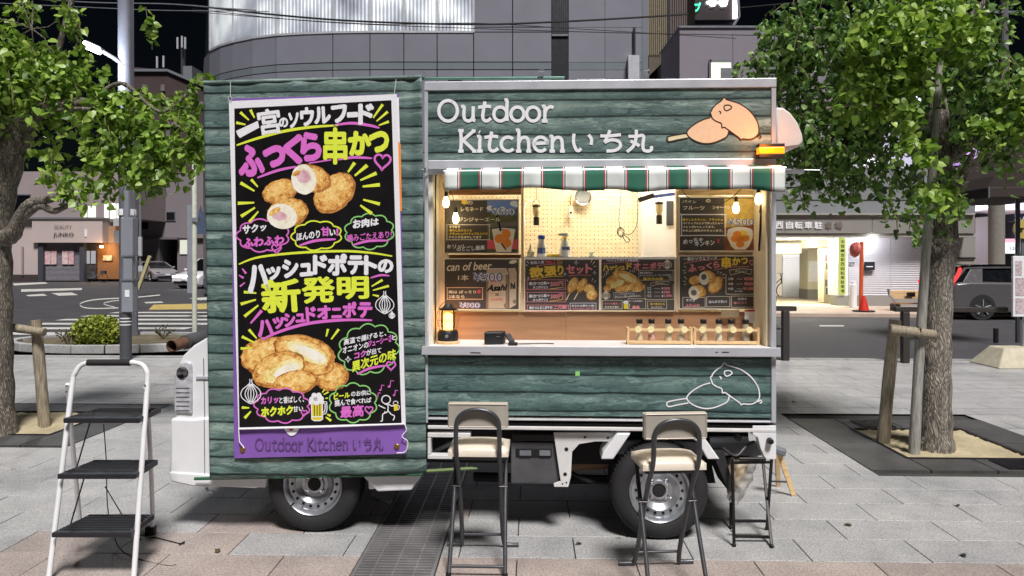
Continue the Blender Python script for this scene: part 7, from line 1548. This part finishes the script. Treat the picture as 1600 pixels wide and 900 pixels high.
    b = B(); b.box(h-.06, h+.012, -w2+.25, w2-.25, .28, .42); b.build('lower_grille', M['black'], t, bevel=.02)
    if lit: b = B(); b.box(h-.14, h-.035, -w2+.3, w2-.3, .70, .73); b.build('light_bar', glow(nm+'_bar', (250, 250, 255), 6), t); b = B(); b.ball((h-.02, 0, .62), .05, .10, .05, 10, 6); b.build('lit_badge', glow(nm+'_badge', (250, 250, 255), 5), t)
    b = B(); b.box(h-.03, h+.02, -.17, .17, .46, .58) if not tail else b.box(-h-.02, -h+.02, -.17, .17, .52, .64); b.build('number_plate', M['white'], t)
    return t
WP = mat('car_white', (214, 214, 220), .22, var=.03, spec=.7); GP = mat('car_grey', (84, 83, 86), .25, .0, var=.04, spec=.7); SP = mat('car_silver', (150, 148, 154), .3, .3)
c0 = G(300, 452, RZ); car('parked_car', 'white car with lit headlight bar and lit badge turning at the left crossing', Vector((c0.x+.15, c0.y+2.6, RZ)), R(-90-20), WP, 4.6, 1.86, 1.68, lit=True)
c0 = G(243, 441, RZ); car('parked_car', 'silver grey car parked further back left of the white car', Vector((c0.x-1.3, c0.y+2.4, RZ)), R(-40), SP, 4.5, 1.8, 1.45)
c0 = G(1541, 501, RZ); car('parked_car', 'dark grey hatchback with a glowing red tail lamp at the right edge', Vector((c0.x+1.42, c0.y+.95, RZ)), R(-3), GP, 4.42, 1.77, 1.46, tail=True)
# ------------------------------------------------------------ guard rails
def rail(nm, xs, ytop, yb, lab, x0, x1):
    Y = G(x0, yb).y; t = thing(nm, lab, 'guard rail', G((xs[0]), yb)); bm_ = mat('rail_brown_%d' % x0, (52, 48, 46), .5)
    b = B(); b.beam(P(x0, ytop, Y), P(x1, ytop+1, Y), .09, .075); b.build('top_rail', bm_, t, bevel=.012)
    for x in xs: b = B(); c = P(x, ytop+4, Y); b.box(c.x-.05, c.x+.05, Y-.05, Y+.05, 0, c.z); b.build('post', bm_, t, bevel=.01)
    for z in (.22, .48): b = B(); b.beam((P(x0, 0, Y).x, Y, z), (P(xs[0], 0, Y).x, Y, z), .03, .03); x0 < 1300 and b.build('lower_bar', bm_, t)
    return t
rail('guard_rail', [1227], 481, 563, 'dark brown guard rail with post just right of the truck', 1130, 1243.5)
rail('guard_rail', [1414], 483, 567, 'dark brown guard rail running behind the right tree trunk', 1397, 1573)
Y = G(1556, 536).y; b = B(); c = P(1556, 513, Y); b.box(c.x-.03, c.x+.03, Y-.03, Y+.03, 0, c.z); b.build('low_post', M['black'], label='low black post between the right tree and the notice board', cat='post')
# ------------------------------------------------------------ bicycle parking building, right
YR = 23.5
bp = thing('parking_building', 'low grey building with lit open bay and a big closed shutter across the road', 'building', G(1370, 482))
CG = mat('concrete_grey', (138, 136, 132), .8, var=.06, scale=.8); CR = mat('cream_interior', (206, 200, 176), .7, var=.05, scale=1); CU = mat('upper_grey', (128, 130, 134), .8, var=.05, scale=.6)
part('upper_wall', CU, bp, 1180, 262, 1524, 334, YR+.5, 3)
for y in (292, 312): part('wall_joint', DK, bp, 1180, y, 1524, y+.7, YR+.48, .02)
for x0, x1 in [(1180, 1225), (1225.6, 1362.5), (1363.2, 1496), (1496.6, 1523)]: part('fascia', CG, bp, x0, 336.2, x1, 364.5, YR-.3, .8)
part('fascia_cap', mat('cap_grey', (160, 160, 156), .7), bp, 1180, 333, 1524, 335.6, YR-.4, .9); part('fascia_lip', mat('lip_grey', (156, 154, 148), .7), bp, 1180, 365.2, 1524, 370.5, YR-.25, .8)
pq_ = Print(bp, YR-.31, to=lambda x, y, d: P(x, y, d), step=.006)
for ch, x0, x1, ink in [('西', 1212, 1224, 'white'), ('自', 1228, 1239.5, 'white'), ('転', 1241.5, 1254, 'white'), ('車', 1257, 1269.5, 'white'), ('駐', 1272.5, 1285, 'white'), ('車', 1289, 1300.5, 'stone'), ('場', 1304, 1316.5, 'stone')]: pq_.text(ch, x0, 346, x1, 357.5, ink, .03)
LW = [glow('tube_white', (250, 250, 246), 8)]
# bay interior
part('ceiling', CR, bp, 1180, 370.8, 1325, 372.5, YR+.45, 7); part('back_wall', CR, bp, 1100, 376, 1340, 478, YR+7.4, .3)
b = B(); a = P(1100, 0, YR); b.box(a.x, P(1325, 0, YR).x, YR-.4, YR+7.5, .0, .035); b.build('floor', mat('bay_floor', (190, 182, 160), .6, var=.1), bp)
part('beam', CR, bp, 1200, 381, 1252, 396, YR+3, .5); shutter(bp, 1223, 398, 1252, 466, YR+6, M['white'], 24); part('shutter_frame', M['grey'], bp, 1252.5, 390, 1258, 468, YR+6, .2); part('pier', CR, bp, 1262, 388, 1291, 452, YR+4.4, .8); part('pier_base', CG, bp, 1262, 452.3, 1291, 473, YR+4.35, .85); part('lintel', CR, bp, 1262, 370.6, 1312, 387, YR+2.4, .6)
part('pier', CR, bp, 1287.5, 388, 1299, 473, YR+1.4, .5); shutter(bp, 1300, 396, 1310, 472, YR+1.5, M['white'], 30); part('pier', M['white'], bp, 1310, 370.6, 1325, 462, YR+.2, .8); part('notice', M['white'], bp, 1264, 408, 1278, 440, YR+4.38, .02)
b = B(); c = P(1286, 379, YR+2.38); b.lathe(c, [(0, -.01), (.17, -.01), (.19, -.03), (.2, 0)], 20, 'y'); b.build('wall_clock', M['cream'], bp, smooth=30)
sg_ = B(); wrect(sg_, 1312, 372, 1321, 460, YR+.14, .05); sgo = sg_.build('vertical_sign', glow('sign_lime', (226, 236, 120), .55), bp)
ps = Print(sgo, YR+.13, to=lambda x, y, d: P(x, y, d), step=.004)
for i, ch in enumerate('市営一宮駅西自転車駐車場'): ps.text(ch, 1313.5, 375+7*i, 1319.5, 380.5+7*i, 'dkgreen', .03)
for i in range(9): ps.p = bp; 
for i, c_ in enumerate(['red', 'dkgreen', 'red', 'stone', 'dkgreen']):
    b = B(); wrect(b, 1289.5+1.6*(i % 3), 398+13*i, 1293+1.6*(i % 3), 408+13*i, YR+1.385, .01); b.build('notice', INK[c_], bp)
for x, y, w_ in [(1220, 371.5, 26), (1290, 371.5, 26)]: part('tube_lamp', LW[0], bp, x, 370.9, x+w_, 372.2, YR+.6, .15)
part('tube_lamp', LW[0], bp, 1230, 374, 1258, 376, YR+4.6, .15)
light('bay_light', P(1235, 384, YR+1.6), 130, (255, 250, 228), .3); light('bay_light', P(1275, 386, YR+1.2), 60, (255, 250, 228), .3)
SHM = mat('shutter_white', (200, 198, 204), .45, var=.04); shutter(bp, 1326, 371, 1392, 461, YR+.3, SHM, 26); shutter(bp, 1392.6, 371, 1462, 461, YR+.3, SHM, 26)
part('base_wall', CG, bp, 1308, 462, 1470, 482, YR+.2, .5); part('side_wall', CG, bp, 1462, 371, 1524, 482, YR+.35, .5); part('down_light', LW[0], bp, 1359, 369.5, 1367, 371.3, YR-.15, .2); light('porch_light', P(1363, 376, YR-.25), 34, (250, 250, 255), .08)
part('wall_plaque', DK, bp, 1351.5, 409, 1367, 422, YR+.2, .05); b = B(); wrect(b, 1354, 416, 1364, 417.2, YR+.18, .01); b.build('plaque_mark', M['white'], bp); part('small_notice', M['grey'], bp, 1326.5, 410, 1335.5, 412, YR+.25, .02)
bicycle('bicycle', 1206, 478, YR+6.2, 1.05, 'bicycles row end seen in the lit parking bay')
# things on the far pavement
def far_base(px, py): return G(px, py, .02)
g0 = far_base(1345, 486); Y = g0.y
t = thing('traffic_mirror', 'orange traffic mirror post with a red backed round mirror before the shutter', 'traffic mirror', g0); b = B(); b.tube([g0, P(1346.5, 378, Y)], .055, 12); b.build('post', M['orange'], t, smooth=True)
b = B(); c = P(1336, 390, Y-.1); ax = Vector((-1, -.22, .18)).normalized(); b.tube([c+ax*.12, c+ax*.05, c-ax*.02], [.10, .2, .23], 20); b.build('mirror_back', mat('faded_red', (190, 96, 92), .5), t, smooth=30); b = B(); b.cyl(c-ax*.025, c-ax*.03, .21, n=20); b.build('mirror_glass', M['chrome'], t); b = B(); b.beam(P(1341, 389, Y), P(1349, 389, Y), .06, .06); b.build('bracket', M['brownmetal'], t)
g0 = far_base(1349.5, 487); t = thing('traffic_cone', 'red traffic cone on a dark base at the foot of the orange post', 'traffic cone', g0); b = B(); b.lathe(g0, [(0, .0), (.30, 0), (.30, .04), (0, .04)], 20); b.build('base', M['black'], t); b = B(); b.lathe(g0, [(.15, .04), (.045, .46), (.0, .47)], 20); b.build('cone', M['red'], t, smooth=40)
g0 = far_base(1333, 481); b = B(); b.lathe(g0, [(.11, 0), (.11, .72), (.07, .74), (.07, .82), (.04, .84), (0, .84)], 16); b.build('white_bollard', M['white'], smooth=40, label='white bollard left of the orange mirror post', cat='bollard')
g0 = far_base(1425, 486); Y = g0.y; t = thing('park_bench', 'bench with pale slatted backrest and curved grey arms across the road', 'bench', g0)
for i in range(3): b = B(); b.beam(P(1390, 455.5+4.6*i, Y+.3-.03*i), P(1456, 455.5+4.6*i, Y+.3-.03*i), .03, .07, (0, 0, 1)); b.build('back_slat', M['wood_pale'], t)
for i in range(3): b = B(); b.beam(P(1394, 474, Y+.16-.12*i), P(1458, 474, Y+.16-.12*i), .1, .03); b.build('seat_slat', M['wood_brown'], t)
b = B(); b.tube(cat_rom([P(1388, 451, Y+.3), P(1390, 462, Y+.28), P(1397, 469, Y), P(1400, 476, Y-.1)], 5), .035, 8); b.build('arm', M['grey'], t); b = B(); b.box(P(1421, 0, Y).x, P(1433, 0, Y).x, Y+.1, Y+.16, P(0, 464, Y).z, P(0, 457, Y).z); b.build('plate', M['black'], t)
for x in (1400, 1452): b = B(); c = P(x, 475, Y); b.box(c.x-.05, c.x+.05, Y-.15, Y+.25, .02, c.z); b.build('leg', M['black'], t)
g0 = far_base(1518.5, 480); Y = 24.6; t = thing('no_parking_sign', 'round blue no parking sign on a pale post above the grey car', 'road sign', (P(1518, 480, Y).x, Y, .02)); b = B(); b.tube([(P(1518.5, 0, Y).x, Y, .02), P(1518.5, 378, Y)], .05, 10); b.build('post', M['alu'], t, smooth=True)
c = P(1515.5, 370.5, Y-.08); b = B(); b.cyl(c, c+Vector((0, .02, 0)), .19, n=24); b.build('rim', M['grey'], t); b = B(); b.cyl(c+Vector((0, -.006, 0)), c+Vector((0, -.002, 0)), .15, n=24); b.build('face', mat('sign_navy', (34, 44, 120), .4), t); b = B(); b.beam(c+Vector((-.1, -.01, .1)), c+Vector((.1, -.01, -.1)), .012, .03); b.build('bar', M['white'], t)
c = P(1500, 391.5, 24.0); t = thing('flower_sign', 'pale yellow flower shaped sign on a short post left of the no parking sign', 'sign', (c.x, 24.0, .02)); b = B(); b.prism([(c.x+(.16+.02*abs(sin(5*a)))*cos(a), c.z+(.16+.02*abs(sin(5*a)))*sin(a)) for a in [i*2*pi/60 for i in range(60)]], 24, 24.05); b.build('plate', mat('sign_straw', (206, 196, 128), .6), t); b = B(); b.tube([(c.x, 24.08, .02), (c.x, 24.08, c.z)], .05, 8); b.build('post', M['alu'], t)
part('window_band', DK, bp, 1497, 402, 1524, 405, YR+.3, .02)
# station structures at the right
st_ = thing('station_building', 'pale purple lit station building with slanted roof slabs at the upper right', 'building', P(1560, 440, 32)); PU2 = mat('station_purple', (176, 150, 196), .6, var=.05, scale=.5); PW = mat('station_white', (208, 204, 216), .6, var=.05)
def slab(nm, m, pts, Y, dep): b = B(); b.prism([(P(x, y, Y).x, P(x, y, Y).z) for x, y in pts], Y, Y+dep); return b.build(nm, m, st_)
slab('upper_slab', PU2, [(1500, 236), (1560, 222), (1640, 205), (1640, 246), (1560, 258), (1500, 254)], 31, 3); slab('soffit', PW, [(1498, 262), (1560, 262), (1640, 252), (1640, 276), (1555, 274), (1500, 284)], 31.6, 3); slab('lower_slab', PU2, [(1495, 288), (1640, 272), (1640, 312), (1495, 316)], 31, 3); slab('canopy_edge', PW, [(1490, 318), (1640, 314), (1640, 330), (1545, 326), (1490, 336)], 30.6, 3)
slab('dark_bay', DK, [(1524, 336), (1640, 328), (1640, 470), (1524, 470)], 33, 1); slab('grey_wall', CG, [(1524, 340), (1549, 338), (1549, 430), (1524, 430)], 32.4, .5)
for x0, y0, x1, y1 in [(1508, 266, 1522, 270), (1573, 326, 1584, 328.5)]: part('strip_lamp', LW[0], st_, x0, y0, x1, y1, 31.2, .1)
light('station_light', P(1560, 300, 29), 260, (224, 206, 255), .5); light('station_light', P(1560, 345, 30), 120, (240, 240, 255), .4)
b = B(); b.beam(P(1520, 250, 30.8), P(1600, 232, 30.8), .06, .06); b.tube([P(1540, 246, 30.8), P(1540, 232, 30.8)], .04, 6); b.tube([P(1590, 236, 30.8), P(1590, 215, 30.8)], .04, 6); b.build('roof_handrail', M['black'], st_)
b = B(); b.tube([P(1557, 420, 26), P(1557, 300, 26)], .26, 16); b.build('concrete_pole', mat('pole_concrete', (124, 122, 116), .8), smooth=True, label='thick grey concrete pole at the right above the grey car', cat='pole')
cn = thing('dark_canopy', 'dark brown canvas canopy jutting in at the right edge', 'canopy', P(1580, 310, 13)); CM = mat('canopy_brown', (52, 42, 40), .8)
b = B(); b.prism([(P(x, y, 13).x, P(x, y, 13).z) for x, y in [(1548, 292), (1560, 274), (1600, 240), (1680, 190), (1680, 292)]], 13.1, 14.8); b.build('cover', CM, cn); b = B(); b.prism([(P(x, y, 13).x, P(x, y, 13).z) for x, y in [(1537, 293), (1680, 291), (1680, 308), (1537, 310)]], 12.9, 15); b.build('valance', CM, cn, bevel=.02); b = B(); wrect(b, 1545, 292, 1546.5, 309, 12.86, .03); b.build('pale_strip', M['grey'], cn)
b = B(); b.tube([P(1590, 309, 13.5), (P(1590, 0, 13.5).x, 13.5, 0)], .04, 8); b.build('support_post', M['darkgrey'], cn)
ls = thing('shop_sign', 'small lit white and pink shop sign above a dark screen at the right', 'sign', P(1580, 396, 28)); part('lit_panel', glow('lit_panel', (226, 236, 236), 1.2), ls, 1563, 379, 1597, 396, 28, .2); part('pink_band', glow('pink_band', (232, 170, 190), 1.0), ls, 1563, 373, 1597, 378.6, 28, .2); part('dark_screen', M['darkglass'], ls, 1563, 397, 1600, 420, 28, .2)
pl_ = Print(ls, 27.97, to=lambda x, y, d: P(x, y, d), step=.006); pl_.text('1200', 1578, 385, 1594, 391, 'blue', .03); b = B(); b.tube([P(1580, 420, 28.2), (P(1580, 0, 28.2).x, 28.2, 0)], .05, 6); b.build('post', M['grey'], ls)
ys_ = thing('round_sign', 'rounded yellow sign cut by the right edge of the photo', 'sign', P(1597, 376, 20)); b = B(); b.lathe(P(1600, 358, 20), [(0, 0), (.26, 0), (.26, .08), (0, .08)], 24, 'y'); b.build('face', mat('sign_ochre', (186, 168, 96), .5), ys_); b = B(); b.tube([P(1597, 373, 20.1), (P(1597, 0, 20.1).x, 20.1, 0)], .04, 8); b.build('post', M['grey'], ys_); part('dark_bar', DK, ys_, 1588, 356, 1600, 359, 19.95, .02)
b = B(); wrect(b, 1584, 334, 1640, 346, 22, .3); nv = b.build('navy_sign', mat('navy_sign', (30, 32, 62), .5), label='dark navy sign band with white characters at the right edge', cat='sign'); Print(nv, 21.97, to=lambda x, y, d: P(x, y, d), step=.006).text('トバ', 1590, 337, 1606, 344, 'white', .03)
nb = thing('notice_board', 'white notice board on a post with a concrete foot at the right edge', 'notice board', G(1590, 574)); Y = G(1590, 574).y-.0
b = B(); wrect(b, 1583, 400, 1640, 495, Y+.15, .04); b.build('board', M['white'], nb, bevel=.008)
for x0, y0, x1, y1 in [(1587, 408, 1597, 430), (1587, 434, 1600, 462), (1587, 466, 1600, 490)]: part('printed_field', mat('notice_print%d' % y0, (186, 170, 176), .6, var=.5, scale=40), nb, x0, y0, x1, y1, Y+.145, .004)
b = B(); b.tube([P(1601, 400, Y+.25), P(1601, 560, Y+.25)], .03, 10); b.build('post', M['alu'], nb)
b = B(); c = G(1600, 575); s1, s2 = .42, .22; b.hexa([(c.x-s1, c.y-.1, 0), (c.x+s1, c.y-.1, 0), (c.x+s1, c.y+.6, 0), (c.x-s1, c.y+.6, 0), (c.x-s2, c.y+.08, .27), (c.x+s2, c.y+.08, .27), (c.x+s2, c.y+.42, .27), (c.x-s2, c.y+.42, .27)]); b.build('concrete_foot', mat('foot_concrete', (186, 180, 160), .85, var=.15), nb, bevel=.02)
# bright building behind the right crown
wb = thing('white_building', 'bright white building with slanted braces showing through the right tree', 'building', P(1400, 300, 34)); part('wall', mat('white_wall_far', (196, 198, 214), .7), wb, 1225, 120, 1480, 262, 34, 4)
for x0, y0, x1, y1 in [(1240, 232, 1262, 262), (1330, 180, 1352, 196), (1440, 110, 1456, 128), (1370, 100, 1388, 118), (1432, 134, 1450, 160), (1345, 236, 1372, 258)]: part('window', glow('white_win', (246, 248, 255), 1.5), wb, x0, y0, x1, y1, 33.9, .05)
for x in (1344, 1362): b = B(); b.beam(P(x-14, 218, 33.8), P(x+14, 262, 33.8), .1, .1); b.build('brace', M['white'], wb)
b = B(); b.tube([(P(1568, 0, 40).x, 40, 0), P(1569, -60, 40)], [.24, .2], 12); up = b.build('utility_pole', mat('pole_far', (96, 96, 100), .8), label='dim concrete utility pole against the black sky at upper right', cat='utility pole'); b = B(); b.beam(P(1545, 19, 39.9), P(1600, 19, 39.9), .12, .12); b.build('cross_arm', M['grey'], up)
_to and bpy.data.objects.remove(_to)
